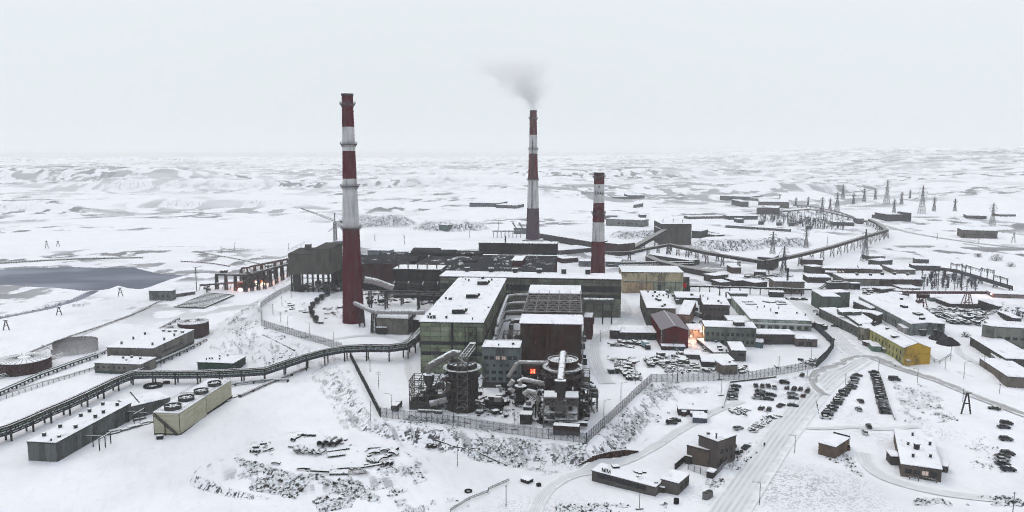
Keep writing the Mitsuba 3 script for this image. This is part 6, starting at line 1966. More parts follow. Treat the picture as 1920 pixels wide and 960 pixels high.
bld('brown_hall', 'dark brown hall peeping out right of the shortest chimney', 'hall', (1131, 455), (1160, 459), (1160, 452), (1131, 476), 'A', 'C', col=(.07, .032, .034), over=.1, roof=(.07, .06, .06))
bld('snow_shed', 'shed with a bright snow roof left of the shortest chimney', 'shed', (1050, 470), (1110, 465), (1094, 459), (1070, 478), 'A', 'C', col=(.07, .075, .085), over=.3)
bld('snow_shed', 'small snow roofed shed close behind the shortest chimney', 'shed', (1087, 490), (1108, 490), (1108, 486), (1087, 500), 'A', 'C', col=(.17, .18, .20), over=.3)
bld('snow_shed', 'pale snow roofed shed right of the foot of the shortest chimney', 'shed', (1135, 491), (1162, 492), (1162, 486), (1135, 500), 'A', 'C', col=(.17, .18, .20), over=.3)
bld('dark_shed', 'dark red shed with pipes between smelter hall and shortest chimney', 'shed', (1056, 486), (1084, 484), (1084, 480), (1056, 494), 'A', 'C', col=(.06, .025, .03), roof=(.06, .05, .05), over=.2)
k = thing('pipe_run', 'long dark pipe bridge behind the beige hall', 'pipe bridge')
a, c = G(1140, 500), G(1300, 498)
part(k, 'pipe', MB().tube([a + [0, 0, 3], c + [0, 0, 3]], 1.2, 8), (.05, .048, .05), 'steel')
part(k, 'lower_pipe', MB().tube([a + [0, -2, 1.5], c + [0, -2, 1.5]], .8, 8), (.06, .055, .06), 'steel')
for i in range(12):
    q = a + (c - a) * i / 11
    part(k, 'leg', MB().bar(q - [0, 0, .8], q + [0, 0, 2.6], .5), (.05, .05, .05), 'vcol')
k = thing('pipe_run', 'straight black pipe bridge on posts from the beige hall to the green block', 'pipe bridge')
a, c = G(1293, 549), G(1522, 556)
for s, h, r in ((0, 5, .7), (1.2, 5, .5)):
    part(k, 'pipe', MB().tube([a + [0, s, h], c + [0, s, h]], r, 8), (.045, .043, .045), 'steel')
for i in range(13):
    q = a + (c - a) * i / 12
    part(k, 'leg', MB().bar(q - [0, 0, .8], q + [0, 0, 5], .55), (.045, .045, .045), 'vcol')
GY = ['small dark shed left in the yard behind the pipe bridge', 'middle dark shed in the yard behind the pipe bridge', 'right dark shed in the yard behind the pipe bridge', 'brown hut on posts below the twin conveyor', 'dark kiosk below the transfer house', 'blue green container behind the light green workshop', 'dark low store behind the light green workshop']
for i, (A, B, C, base, c) in enumerate([((1334, 525), (1350, 530), (1358, 526), (1334, 536), (.05, .045, .048)), ((1360, 522), (1378, 527), (1388, 522), (1362, 533), (.055, .05, .052)), ((1388, 525), (1415, 531), (1425, 526), (1390, 536), (.06, .055, .06)), ((1372, 502), (1390, 502), (1387, 497), (1376, 513), (.10, .075, .068)), ((1414, 510), (1436, 511), (1436, 507), (1414, 519), (.05, .045, .048)), ((1370, 551), (1402, 551), (1402, 547), (1370, 560), (.08, .11, .12)), ((1443, 548), (1470, 549), (1470, 545), (1443, 557), (.05, .06, .065))]):
    bld('yard_shed', GY[i], 'shed', A, B, C, base, 'A', 'C', col=c, over=.2)
# workshops below the long conveyor
b = bld('brick_depot', 'brick depot with a row of tall dark windows beside the street', 'depot', (1452, 528), (1509, 529), (1505, 522), (1509, 552), 'B', 'C', col=(.17, .155, .14), over=.3, win=[(0, [(1.6, 3.4)], 5, 1.8, (.12, .92))])
pipes_on(b, [(1476.5, 526)], 9, .7, 'chimney_pipe')
b = bld('pale_depot', 'wide depot with a pale left front and dark brown right front', 'depot', (1583, 523), (1730, 524.5), (1724, 515), (1583, 536), 'A', 'C', col=(.17, .17, .16), over=.3)
on_face(b, 0, .45, .999, 0, b['zr'] - b['z0'] - .1, 'brown_front', (.055, .038, .036), .2, 'wall')
on_face(b, 0, .08, .14, .2, 3.2, 'gate', (.04, .04, .04), .2)
vents(b, [(1607, 516, 1.8, 1.6), (1632, 516.5, 1.8, 1.6), (1654, 515.5, 1.8, 1.8), (1677, 515, 1.8, 1.6), (1702, 516, 1.8, 1.6)])
bld('upper_depot', 'raised pale block with a snow roof behind the wide depot', 'depot', (1677, 506), (1717, 506.5), (1702, 498), (1717, 515), 'B', 'C', col=(.17, .16, .155), over=.3)
bld('upper_depot', 'snow roofed shed sloping behind the wide depot', 'depot', (1612, 504), (1655, 506), (1652, 498), (1630, 514), 'A', 'C', col=(.14, .13, .13), over=.3)
b = bld('lit_garage', 'long brown garage with three lit windows behind the wide depot', 'garage', (1544, 503.5), (1612, 504.5), (1611, 500), (1544, 515), 'A', 'C', col=(.07, .05, .048), over=.3, win=[(0, [(2.0, 1.6)], 10, 2.0, (.05, .95), ((0, 3), (0, 4), (0, 5)))])
bld('gable_store', 'grey store with a humped snow roof left of the long brown garage', 'store', (1523, 501), (1543, 500), (1538, 496), (1526, 514), 'A', 'C', col=(.10, .095, .095), over=.3)
bld('dark_store', 'dark store with streaked snow roof below the long brown garage', 'store', (1514, 520), (1559, 521), (1552, 515), (1516, 530), 'A', 'C', col=(.06, .052, .052), over=.2)
bld('dark_store', 'small dark store between the long brown garage and the wide depot', 'store', (1548, 511), (1569, 512), (1566, 509), (1550, 519), 'A', 'C', col=(.055, .05, .05), over=.2)
bld('dark_store', 'long dark store under the climbing conveyor', 'store', (1503, 487), (1543, 488), (1543, 485), (1505, 497), 'A', 'C', col=(.055, .042, .045), over=.2)
bld('upper_store', 'grey store with a tilted snow roof right of the climbing conveyor', 'store', (1628, 487), (1650, 490), (1640, 483), (1640, 497), 'A', 'C', col=(.085, .085, .095), over=.3)
bld('upper_store', 'long low grey store on the slope above the workshops', 'store', (1630, 481), (1660, 481), (1659, 477), (1632, 488), 'A', 'C', col=(.12, .12, .13), over=.2)
bld('relay_house', 'grey relay house above the right hand switchyard', 'relay house', (1716, 486), (1742, 487), (1742, 484), (1716, 496), 'A', 'C', col=(.12, .12, .13), over=.2)
bld('relay_house', 'dark relay house with a flat roof below the grey one', 'relay house', (1712, 498), (1764, 499.5), (1764, 496), (1712, 507), 'A', 'C', col=(.07, .07, .085), over=.2)
k = thing('truss_bridge', 'dark humped truss bridge on the roof edge of the green block', 'truss bridge')
pp = [Y(1537, 541, 560), Y(1558, 527, 560), Y(1578, 527, 560), Y(1585, 541, 560)]
m = MB()
for s in (-1.5, 1.5):
    for a, c in zip(pp[:-1], pp[1:]):
        m.bar(a + [0, s, 0], c + [0, s, 0], .9)
part(k, 'arch', m, (.07, .07, .075), 'steel')
m = MB()
for i in range(6):
    x = pp[1] + (pp[2] - pp[1]) * i / 5
    m.bar(x, [x[0], x[1], float(terr(x[0], x[1]))], .4)
part(k, 'legs', m, (.06, .06, .065), 'vcol')
part(k, 'housing', MB().box(Y(1570, 535, 558), (16, 4, 5), 0), (.05, .048, .05), 'steel')
# gantry crane with rust red legs
k = thing('gantry_crane', 'gantry crane with rust red legs over the scrap storage yard', 'gantry crane')
GC = (.13, .045, .042)
gl, gr = G(1726, 580), G(1812, 580)
zl = zat(gl, 548)
bl = np.array([gl[0], gl[1], zl])
br = np.array([gr[0], gr[1], zl])
dd = (br - bl) / np.linalg.norm(br - bl)
part(k, 'girder', MB().bar(bl - dd * 12, br + dd * 12, 1.6, 1.8), (.10, .05, .055), 'steel')
for c in (bl, br):
    for s in (-2.2, 2.2):
        for t in (-2.5, 2.5):
            part(k, 'leg', MB().bar([c[0] + s * 1.5, c[1] + t, 0], [c[0] + s * .5, c[1] + t * .3, zl - .8], .5), GC, 'vcol')
    part(k, 'brace', MB().bar([c[0] - 2.4, c[1], zl * .4], [c[0] + 2.4, c[1], zl * .4], .4).bar([c[0] - 2.8, c[1], zl * .15], [c[0] + 1.6, c[1], zl * .7], .3), GC, 'vcol')
part(k, 'cab', MB().box([bl[0] + 1, bl[1], zl - 2.4], (7, 3, 2.6), 0), (.06, .03, .03), 'steel')
# storage yard on the right
b = bld('storage_hall', 'long dark storage hall with a flat snow roof behind the gantry crane', 'storage hall', (1783, 570.5), (1857, 571), (1848, 560.5), (1783, 578), 'A', 'C', col=(.045, .042, .05), over=.3)
bld('storage_hall', 'right part of the dark storage hall with a tilted snow roof', 'storage hall', (1872, 575), (1897, 575), (1913, 563), (1872, 581), 'A', 'C', col=(.045, .045, .055), over=.3)
bld('storage_shed', 'low dark shed with a snow roof on the slope right of the storage yard', 'shed', (1870, 584), (1900, 597), (1905, 593), (1870, 588), 'A', 'C', col=(.05, .05, .055), over=.2)
bld('green_container', 'pale blue green container beside the gantry crane', 'container', (1746, 558), (1766, 558), (1766, 555), (1746, 565.5), 'A', 'C', col=(.16, .21, .21), over=.1, cornice=False)
bld('low_store', 'low store with a thick snow roof left of the gantry crane', 'store', (1683, 565), (1704, 568), (1718, 558), (1690, 570), 'A', 'C', col=(.12, .12, .13), over=.3)
bld('depot_wall', 'long pale wall with dark openings at the far right behind the storage yard', 'wall', (1862, 551), (1940, 554), (1940, 548), (1862, 558), 'A', 'C', col=(.20, .17, .17), over=.2, win=[(0, [(1.2, 1.6)], 10, 3.4, (.0, 1))])
bld('dark_shelter', 'dark open shelter with a snow roof behind the long pale workshop', 'shelter', (1654, 543), (1676, 541), (1670, 537), (1656, 551), 'A', 'C', col=(.035, .033, .036), over=.3)
bld('dark_shelter', 'flat dark shelter left of the gantry crane beam', 'shelter', (1672, 551), (1705, 552), (1703, 549), (1672, 556), 'A', 'C', col=(.045, .043, .048), over=.2)
bld('dark_shelter', 'snow roofed shelter in front of the wide depot', 'shelter', (1692, 541), (1726, 541), (1722, 534), (1694, 543), 'A', 'C', col=(.06, .055, .06), over=.2)
bld('dark_shelter', 'dark doorway shelter left of the snow roofed shelter', 'shelter', (1597, 532), (1613, 532), (1613, 530), (1597, 543), 'A', 'C', col=(.03, .03, .032), over=.2)
lamp('yard_lamp', 'pinkish lamp by the long pale wall at the far right', [*G(1858, 558)[:2], 2.5], .5, 14, (1, .35, .3))
lamp('yard_lamp', 'second pinkish lamp by the gantry crane end', [*G(1838, 555)[:2], 2.5], .5, 10, (1, .4, .3))

# ------------------------------------------------------------------ far buildings
FB = [
    ('Ruined brick shell with rows of empty windows on the right hillside', 'ruin', (1804, 431), (1871, 433), (1868, 429), (1804, 446), (.135, .125, .12), [(0, [(3.6, 1.4)], 12, 1.6, (.02, .98)), (0, [(1.0, 1.4)], 12, 1.6, (.02, .98))]),
    ('Dark low shed left on the upper right hillside', 'shed', (1813, 404), (1850, 405), (1850, 402), (1813, 410), (.08, .085, .10), []),
    ('Thin dark shed far right on the upper hillside', 'shed', (1876, 402), (1905, 402), (1905, 400), (1876, 406), (.10, .10, .115), []),
    ('Dark block house on the hillside among the pylons', 'block house', (1664, 402), (1692, 402), (1692, 398), (1664, 415), (.05, .052, .065), [(0, [(3, 2)], 2, 3, (.2, .7))]),
    ('Dark left wing of the hillside block house', 'block house', (1652, 405), (1664, 405), (1664, 402), (1652, 412), (.055, .055, .068), []),
    ('Small dark tower right of the hillside block house', 'tower', (1702, 399), (1709, 399), (1709, 396), (1702, 416), (.05, .05, .06), []),
    ('Long grey power house above the switchyard', 'power house', (1423, 378), (1480, 379), (1478, 374), (1423, 389), (.10, .09, .095), [(0, [(4, 1.5)], 1, 30, (.2, .8))]),
    ('Lower dark power house in front of the long grey one', 'power house', (1419, 389), (1460, 390), (1460, 386), (1419, 402), (.08, .072, .076), []),
    ('Far dark flat building left of the power house', 'building', (1350, 367), (1405, 369), (1410, 365), (1350, 375), (.10, .105, .13), []),
    ('Squat stem building under the far dark flat building', 'building', (1390, 378), (1404, 378), (1404, 374), (1390, 388), (.08, .085, .11), []),
    ('Far thin building right of the far dark flat one', 'building', (1405, 371), (1434, 373), (1434, 370), (1405, 376), (.13, .14, .15), []),
    ('Switchyard control house, dark with a snow roof', 'control house', (1365, 405), (1421, 405), (1420, 402), (1365, 412), (.07, .08, .10), []),
    ('Small blue black kiosk in the switchyard forecourt', 'kiosk', (1383, 411), (1395, 411), (1395, 409), (1383, 418), (.05, .07, .09), []),
    ('Long grey ruined depot right of the smoking chimney', 'depot', (1136, 410), (1205, 413), (1208, 410), (1142, 423), (.17, .175, .18), [(0, [(3, 2)], 5, 3, (.3, .9))]),
    ('Thin upper part behind the long grey ruined depot', 'depot', (1136, 404), (1158, 404), (1158, 402), (1136, 412), (.18, .19, .20), []),
    ('Lone dark cube house on the plain right of the shortest chimney', 'house', (1201, 403), (1212, 403), (1212, 401), (1201, 408), (.07, .075, .085), []),
    ('Far grey pair of sheds high above the shortest chimney', 'shed', (1178, 366), (1209, 366), (1209, 363), (1178, 373), (.10, .11, .13), []),
    ('Far thin grey shed left of the far pair', 'shed', (1149, 369), (1177, 369), (1177, 368), (1149, 371.5), (.13, .14, .16), []),
    ('Far ramp building on the snowy plain', 'building', (1190, 384), (1206, 381), (1214, 380), (1190, 390), (.09, .10, .12), []),
    ('Blue grey cabin on the plain left of the smoking chimney', 'cabin', (823, 421), (838, 422), (841, 419), (823, 430), (.11, .16, .16), []),
    ('Long blue grey hut behind the smelter roof', 'hut', (689, 469), (731, 470), (731, 467), (689, 480), (.13, .15, .18), []),
    ('Second blue grey hut behind the smelter roof', 'hut', (732, 472), (764, 472), (764, 470), (732, 478), (.12, .14, .17), []),
    ('Dark hut left of the tower crane jib', 'hut', (629, 452), (645, 452), (645, 449), (629, 461), (.14, .17, .21), []),
    ('Far dark works on the plain behind the smoking chimney', 'works', (880, 380), (935, 381), (935, 377), (880, 388), (.08, .09, .12), []),
    ('Second far dark works right of the first on the plain', 'works', (930, 384), (968, 385), (968, 382), (930, 390), (.08, .09, .12), []),
    ('Long grey wall of the switchyard enclosure', 'wall', (1360, 422), (1479, 430), (1480, 429), (1360, 427), (.13, .13, .14), []),
    ('Dark conveyor stub right of the crusher house', 'shed', (1318, 431), (1343, 437), (1345, 436), (1318, 436), (.055, .055, .06), []),
    ('Dark platform shed behind the crusher house', 'shed', (1312, 437), (1342, 441), (1344, 438), (1312, 442), (.06, .06, .065), []),
    ('Brown walled yard left of the switchyard', 'wall', (1291, 406), (1365, 405), (1365, 403), (1291, 411), (.13, .125, .125), []),
    ('Blue long shed behind the steep conveyor', 'shed', (1160, 462), (1205, 464), (1205, 461), (1160, 470), (.08, .12, .18), []),
    ('Dark loading frame house at the hillside bend of the conveyor', 'house', (1610, 410), (1620, 410), (1620, 408), (1610, 420), (.11, .115, .13), []),
    ('Low dark pump house below the hillside bend of the conveyor', 'pump house', (1560, 416), (1602, 417), (1602, 414), (1560, 423), (.07, .07, .085), []),
]
NM = {'ruin': 'ruined_building'}
for lab, cat, A, B, C, base, c, w in FB:
    bld(NM.get(cat, 'far_' + cat.replace(' ', '_')), lab[0].lower() + lab[1:], cat, A, B, C, base, 'A' if base[0] < (A[0] + B[0]) / 2 else 'B', 'C', col=c, over=.2, win=w, frame=False, cornice=False)

# ------------------------------------------------------------------ pylons, switchyards, cranes
PC = (.055, .055, .07)


def pylon(label, px, base, top, arms=3, w=None, big=False):
    g = G(px, base)
    h = zat(g, top) - g[2]
    w = w or h * .2
    t = max(.28, g[1] / 3100)
    k = thing('pylon', label, 'pylon', 'lattice power pylons')
    part(k, 'lattice_legs', lattice(MB(), g - [0, 0, .5], g + [0, 0, h * .62], w, w * .32, 5, t), PC, 'vcol')
    part(k, 'lattice_top', lattice(MB(), g + [0, 0, h * .62], g + [0, 0, h], w * .32, w * .07, 5, t * .9), PC, 'vcol')
    for i in range(arms):
        z = g[2] + h * (.66 + .11 * i)
        L = h * (.14, .18, .13)[i % 3]
        m = MB()
        for s in (-1, 1):
            m.bar([g[0], g[1], z], [g[0] + s * L, g[1] + s * L * .15, z], t)
            m.bar([g[0], g[1], z + h * .045], [g[0] + s * L, g[1] + s * L * .15, z], t * .7)
            m.bar([g[0] + s * L, g[1] + s * L * .15, z], [g[0] + s * L, g[1] + s * L * .15, z - h * .05], t * 1.1)
        part(k, 'cross_arm', m, PC, 'vcol')
    return k, g, h


PYL = [(1580, 373, 345, 'far pylon left of the middle of the hillside'), (1569, 398, 359, 'pylon right behind the switchyard'), (1620, 379, 352, 'faint pylon high on the slope'), (1662, 383, 336, 'tallest looking pylon on the hill crest'), (1690, 383, 359, 'small pylon right of the tallest hill pylon'),
       (1676, 400, 373, 'pylon standing above the dark block house'), (1728, 401, 348, 'broad pylon right of the dark block house'), (1751, 396, 369, 'slim pylon right of the broad hillside pylon'), (1860, 424, 380, 'pylon above the ruined brick shell'), (1541, 402, 369, 'pylon rising from the switchyard'),
       (1515, 385, 369, 'far small pylon over the power house'), (1511, 465, 430, 'pylon on the open snow below the switchyard'), (1448, 484, 434, 'pylon left of the transfer house'), (1469, 512, 461, 'nearest pylon, standing by the transfer house'), (1621, 490, 430, 'pylon straddling the climbing conveyor'),
       (1462, 372, 364, 'tiny far pylon left of the others'), (1600, 383, 361, 'far pylon between the crest pylons, in the gap left of the faint one'), (1492, 386, 370, 'tiny pylon just left of the far small one'), (1556, 394, 371, 'thin pylon behind the curved trestle'), (1641, 374, 354, 'faint pylon left of the tallest hill pylon'), (1706, 372, 356, 'faint pylon high on the right slope'), (1790, 396, 372, 'pylon on the open slope right of the slim one')]
tops = []
for px, b_, t_, lab in PYL:
    k, g, h = pylon(lab, px, b_, t_)
    tops.append((g, h))


def aframe(label, px, base, top, name='timber_pylon', dx=2.4, col=(.06, .06, .065), t=.45):
    g = G(px, base)
    z = zat(g, top)
    k = thing(name, label, 'power pole')
    for s in (-1, 1):
        part(k, 'leg', MB().bar([g[0] + s * dx, g[1], g[2] - .4], [g[0] + s * .25, g[1], z], t), col, 'vcol')
    part(k, 'cross_beam', MB().bar([g[0] - dx * .5, g[1], (g[2] + z) / 2], [g[0] + dx * .5, g[1], (g[2] + z) / 2], t * .7), col, 'vcol')
    part(k, 'top_arm', MB().bar([g[0] - 1.6, g[1], z], [g[0] + 1.6, g[1], z], t * .7), col, 'vcol')


for px, b_, t_, lab in [(12, 619, 601, 'A-shaped pole at the far left in the valley'), (111, 591, 576, 'A-shaped pole beside the outflow stream'), (226, 556, 540, 'A-shaped pole on the snow bank by the lake'), (1900, 455, 436, 'A-shaped pole right of the ruined brick shell'), (1811, 776, 737, 'tall A-shaped timber pole in the right foreground'), (88, 466, 452, 'A-shaped pole beyond the lake'), (109, 462, 452, 'second A-shaped pole beyond the lake')]:
    aframe(lab, px, b_, t_, dx=1.9 if px == 1811 else 2.0)
# far tower crane
k = thing('tower_crane', 'pale lattice tower crane with a raised jib behind the tallest chimney', 'tower crane')
g = G(629, 458)
z = zat(g, 417)
TC = (.12, .12, .125)
part(k, 'mast', lattice(MB(), g - [0, 0, .5], [g[0], g[1], z], 3.2, 2.6, 9, .45), TC, 'vcol')
zc = zat(g, 399)
part(k, 'cat_head', MB().bar([g[0], g[1], z], [g[0], g[1], zc], .9), TC, 'vcol')
tip, tail = Y(564, 391, g[1] - 6), Y(640, 416, g[1] + 4)
top = np.array([g[0], g[1], z + 1])
m = MB()
for s in (0, 2.0):
    m.bar(top + [0, 0, s], tip + [0, 0, s * .3], .45)
for i in range(12):
    a, c = top + (tip - top) * i / 12, top + (tip - top) * (i + 1) / 12
    m.bar(a + [0, 0, 2 - .14 * i], c, .25)
part(k, 'jib', m, TC, 'vcol')
part(k, 'counter_jib', MB().bar(top, tail, .8), TC, 'vcol')
part(k, 'counterweight', MB().box(tail, (3, 2, 3), 0), TC, 'vcol')
part(k, 'tie', MB().bar([g[0], g[1], zc], top + (tip - top) * .7, .2).bar([g[0], g[1], zc], tail, .2), TC, 'vcol')
k = thing('loading_frame', 'grey blue portal frame beside the foot of the smoking chimney', 'portal frame')
g = G(925, 446)
for i in range(8):
    part(k, 'post', MB().bar(g + [i * 4.6, 0, -.5], g + [i * 4.6, 0, 8], .8), (.13, .15, .17), 'vcol')
part(k, 'beam', MB().bar(g + [-1, 0, 8], g + [34, 0, 8], 1.4), (.13, .15, .17), 'steel')
k = thing('silo_block', 'grey block with two slanting chutes left of the smoking chimney', 'silo')
g = G(976, 438)
part(k, 'bin', MB().box(g + [0, 0, 3.5], (17, 9, 8), 0), (.14, .15, .16), 'steel')
for s in (-5, 3):
    part(k, 'chute', MB().bar(g + [s, 0, 6], g + [s - 5, 0, 14], 1.6), (.12, .13, .14), 'steel')


# switchyards: every portal is a thing, its insulators parts
def portal(label, p0, p1, h, name='switchyard_portal', t=.6):
    k = thing(name, label, 'portal', 'steel portals of the switchyards')
    a, b = G(*p0), G(*p1)
    for c in (a, b):
        part(k, 'post', MB().bar(c - [0, 0, .4], [c[0], c[1], c[2] + h], t), PC, 'vcol')
    part(k, 'beam', MB().bar([a[0], a[1], a[2] + h * .93], [b[0], b[1], b[2] + h * .93], t * .9), PC, 'vcol')
    for f in (.2, .5, .8):
        c = a + (b - a) * f
        part(k, 'insulator', MB().bar([c[0], c[1], c[2] + h * .9], [c[0], c[1], c[2] + h * .72], t * .8), (.08, .08, .10), 'vcol')
    return k


rows = [(1428, 402, 1442, 406), (1445, 404, 1462, 409), (1465, 405, 1482, 410), (1486, 407, 1503, 412), (1508, 408, 1524, 414), (1530, 411, 1548, 417), (1432, 413, 1447, 417), (1452, 414, 1470, 419), (1476, 417, 1494, 422), (1498, 419, 1516, 425), (1520, 420, 1538, 425), (1543, 420, 1560, 424), (1480, 426, 1496, 430), (1500, 428, 1520, 432), (1524, 428, 1542, 431)]
for i, (a, b_, c, d) in enumerate(rows):
    r_, col_ = ('back', 'middle', 'front')[0 if i < 6 else 1 if i < 12 else 2], ['first', 'second', 'third', 'fourth', 'fifth', 'sixth'][i if i < 6 else i - 6 if i < 12 else i - 12]
    portal(f'{col_} portal from the left in the {r_} row of the far switchyard', (a, b_), (c, d), R.uniform(10, 17))
m = MB()
for i in range(260):
    px, py = R.uniform(1425, 1585), 0
    py = 402 + (px - 1425) * .10 + R.uniform(0, 16)
    g = G(px, py)
    h = R.uniform(2.5, 7.5)
    m.bar(g - [0, 0, .4], g + [0, 0, h], R.uniform(.4, .9))
    if R.random() < .4:
        m.bar(g + [-1.5, 0, h], g + [1.5, 0, h], .45)
solo('switchyard_gear', 'thicket of dark insulators and breakers filling the far switchyard', 'switchgear', m, PC, 'vcol', kind='stuff')
TF = ['left', 'middle', 'right', 'far right']
for i, (px, py) in enumerate([(1427, 421), (1461, 423), (1484, 424), (1516, 430)]):
    g = G(px, py)
    k = thing('transformer', f'{TF[i]} dark transformer in the far switchyard', 'transformer', 'transformers of the far switchyard')
    part(k, 'tank', MB().box(g + [0, 0, 2.4], (7, 4.5, 5), 0), (.05, .05, .065), 'steel')
    for s in (-2, 0, 2):
        part(k, 'bushing', MB().bar(g + [s, 0, 4.8], g + [s, 0, 7.5], .6), (.07, .07, .08), 'vcol')
# right-hand switchyard along the slope
pr = [(1782, 510, 492), (1793, 514, 494), (1803, 514, 496), (1810, 518, 496), (1819, 521, 499), (1838, 527, 501), (1850, 530, 503), (1862, 533, 515), (1875, 536, 518), (1888, 540, 522)]
for i in range(len(pr) - 1):
    a, b_ = pr[i], pr[i + 1]
    g = G(a[0], a[1])
    portal(['first', 'second', 'third', 'fourth', 'fifth', 'sixth', 'seventh', 'eighth', 'ninth'][i] + ' portal from the left along the slope of the right switchyard', a[:2], b_[:2], zat(g, a[2]) - g[2], t=.5)
m = MB()
for i in range(70):
    f = R.random()
    px = 1728 + f * 105
    py = 520 + R.uniform(0, 24) + f * 6
    g = G(px, py)
    h = R.uniform(4, 9)
    m.bar(g - [0, 0, .4], g + [0, 0, h], .45)
    for z in (.5, .75, .97):
        w = R.uniform(.8, 1.8)
        m.bar(g + [-w, 0, h * z], g + [w, 0, h * z], .35)
solo('switchyard_gear', 'rows of dark insulator posts in the right switchyard', 'switchgear', m, PC, 'vcol', kind='stuff')
gallery('cable_bridge', 'dark cable bridge sloping down along the right switchyard', 'cable bridge', [(1752, 512, 3), (1790, 517, 3), (1838, 532, 3), (1895, 547, 2)], 3, 2.2, (.07, .07, .085), 12, roof=False)
# ------------------------------------------------------------------ cars
ORD = ['first', 'second', 'third', 'fourth', 'fifth', 'sixth', 'seventh', 'eighth', 'ninth', 'tenth', 'eleventh', 'twelfth', 'thirteenth', 'fourteenth', 'fifteenth', 'sixteenth', 'seventeenth']
PAINT = {'black': (.012, .012, .014), 'dark blue': (.014, .02, .04), 'dark grey': (.045, .047, .05), 'silver': (.28, .29, .30), 'white': (.55, .55, .56), 'dark red': (.08, .012, .014), 'dark green': (.02, .035, .03)}


def prism_y(prof, w0, w1=None):
    """A side profile (x, z) extruded across y; w1: half width of the upper points (tumblehome)."""
    p = np.asarray(prof, float)
    zmin, zmax = p[:, 1].min(), p[:, 1].max()
    hw = w0 + ((w1 if w1 else w0) - w0) * (p[:, 1] - zmin) / (zmax - zmin)
    a, b = np.column_stack([p[:, 0], -hw, p[:, 1]]), np.column_stack([p[:, 0], hw, p[:, 1]])
    n = len(p)
    tri = np.array(ears(p))
    f = [[i, (i + 1) % n, n + (i + 1) % n] for i in range(n)] + [[i, n + (i + 1) % n, n + i] for i in range(n)]
    return np.vstack([a, b]), np.vstack([tri, tri[:, ::-1] + n, np.array(f)])


KINDS = {
    'sedan': ([(-2.2, .3), (2.2, .3), (2.25, .62), (1.9, .82), (.95, .92), (-1.4, .94), (-2.2, .9), (-2.25, .6)], [(-1.6, .92), (1.0, .90), (.35, 1.38), (-.95, 1.40)], 4.5),
    'hatchback': ([(-1.95, .3), (2.0, .3), (2.05, .65), (1.75, .85), (1.0, .97), (-1.9, 1.0), (-2.0, .6)], [(-1.95, .98), (1.05, .95), (.45, 1.45), (-1.5, 1.47)], 4.0),
    'SUV': ([(-2.2, .38), (2.2, .38), (2.25, .8), (1.95, 1.02), (1.1, 1.08), (-2.15, 1.1), (-2.25, .7)], [(-2.1, 1.08), (1.1, 1.06), (.5, 1.66), (-1.85, 1.68)], 4.6),
    'van': ([(-2.6, .35), (2.5, .35), (2.55, .85), (2.1, 1.15), (1.6, 1.25), (-2.6, 1.25)], [(-2.58, 1.24), (1.65, 1.23), (1.1, 2.1), (-2.55, 2.15)], 5.2),
}
CAR = {}


def car_kit(kind, paint):
    if (kind, paint) in CAR:
        return CAR[kind, paint]
    lo, up, L = KINDS[kind]
    c = PAINT[paint]
    kit = []
    dic = lambda m, col, mat='bare': mikit.ply(m, mat, False, uv=np.tile(pack(col), (len(m[0]), 1)))
    kit.append(('body', dic(prism_y(lo, .88, .84), c, 'carpaint')))
    kit.append(('window_band', dic(prism_y(up, .80, .62), (.012, .014, .017))))
    top = max(z for _, z in up)
    xs = sorted(x for x, z in up if z > top - .06)
    m = MB().box([(xs[0] + xs[1]) / 2, 0, top + .02], (xs[1] - xs[0] + .1, 1.26, .07))
    kit.append(('roof', dic(m.mesh(), c, 'carpaint')))
    for nm, x, col in (('headlight', lo[2][0] - .02, (.5, .5, .48)), ('tail_light', lo[-1][0] + .02, (.25, .01, .01))):
        for y in (-.62, .62):
            kit.append((nm, dic(MB().box([x, y, .66], (.1, .34, .14)).mesh(), col)))
    for x in (-L * .30, L * .30):
        for y in (-.80, .80):
            kit.append(('wheel', dic(MB().tube([[x, y - .12, .33], [x, y + .12, .33]], .34, 12).mesh(), (.015, .015, .016))))
    CAR[kind, paint] = kit
    return kit


def f_carpaint(p, n, uv):
    a = fbm(p.x * .6, p.y * .6, 1.0, 2)
    return mix(vcol(uv), mi.Color3f(*SNOW), smoothstep(.6, .85, n.z) * smoothstep(.56, .68, a) * .8)


scene['carpaint'] = {'type': 'twosided', 'b': {'type': 'roughplastic', 'diffuse_reflectance': proc(f_carpaint), 'alpha': .2}}


def car(px, py, kind, paint, ang, label, group=None):
    g = G(px, py)
    k = thing('parked_car' if group != 'road' else 'car', label, 'van' if kind == 'van' else 'car', None if group == 'road' else group)
    a = math.degrees(math.atan2(g[0], g[1]))
    w = T().translate([g[0], g[1], g[2] + .02]).rotate([0, 0, 1], ang - a * .0)
    for nm, d in car_kit(kind, paint):
        scene[fresh(k + '__' + nm)] = {**d, 'to_world': w}
    return k


def row(pts, ang, where, group, paints, kinds=('sedan', 'sedan', 'hatchback', 'SUV')):
    for i, p in enumerate(pts):
        paint, kind = paints[i % len(paints)], kinds[(i * 7 + len(pts)) % len(kinds)]
        if len(p) > 2:
            paint = p[2]
        car(p[0], p[1], kind, paint, ang + R.uniform(-4, 4) + (180 if R.random() < .3 else 0), f'{paint} {kind}, {ORD[i]} {where}', group)


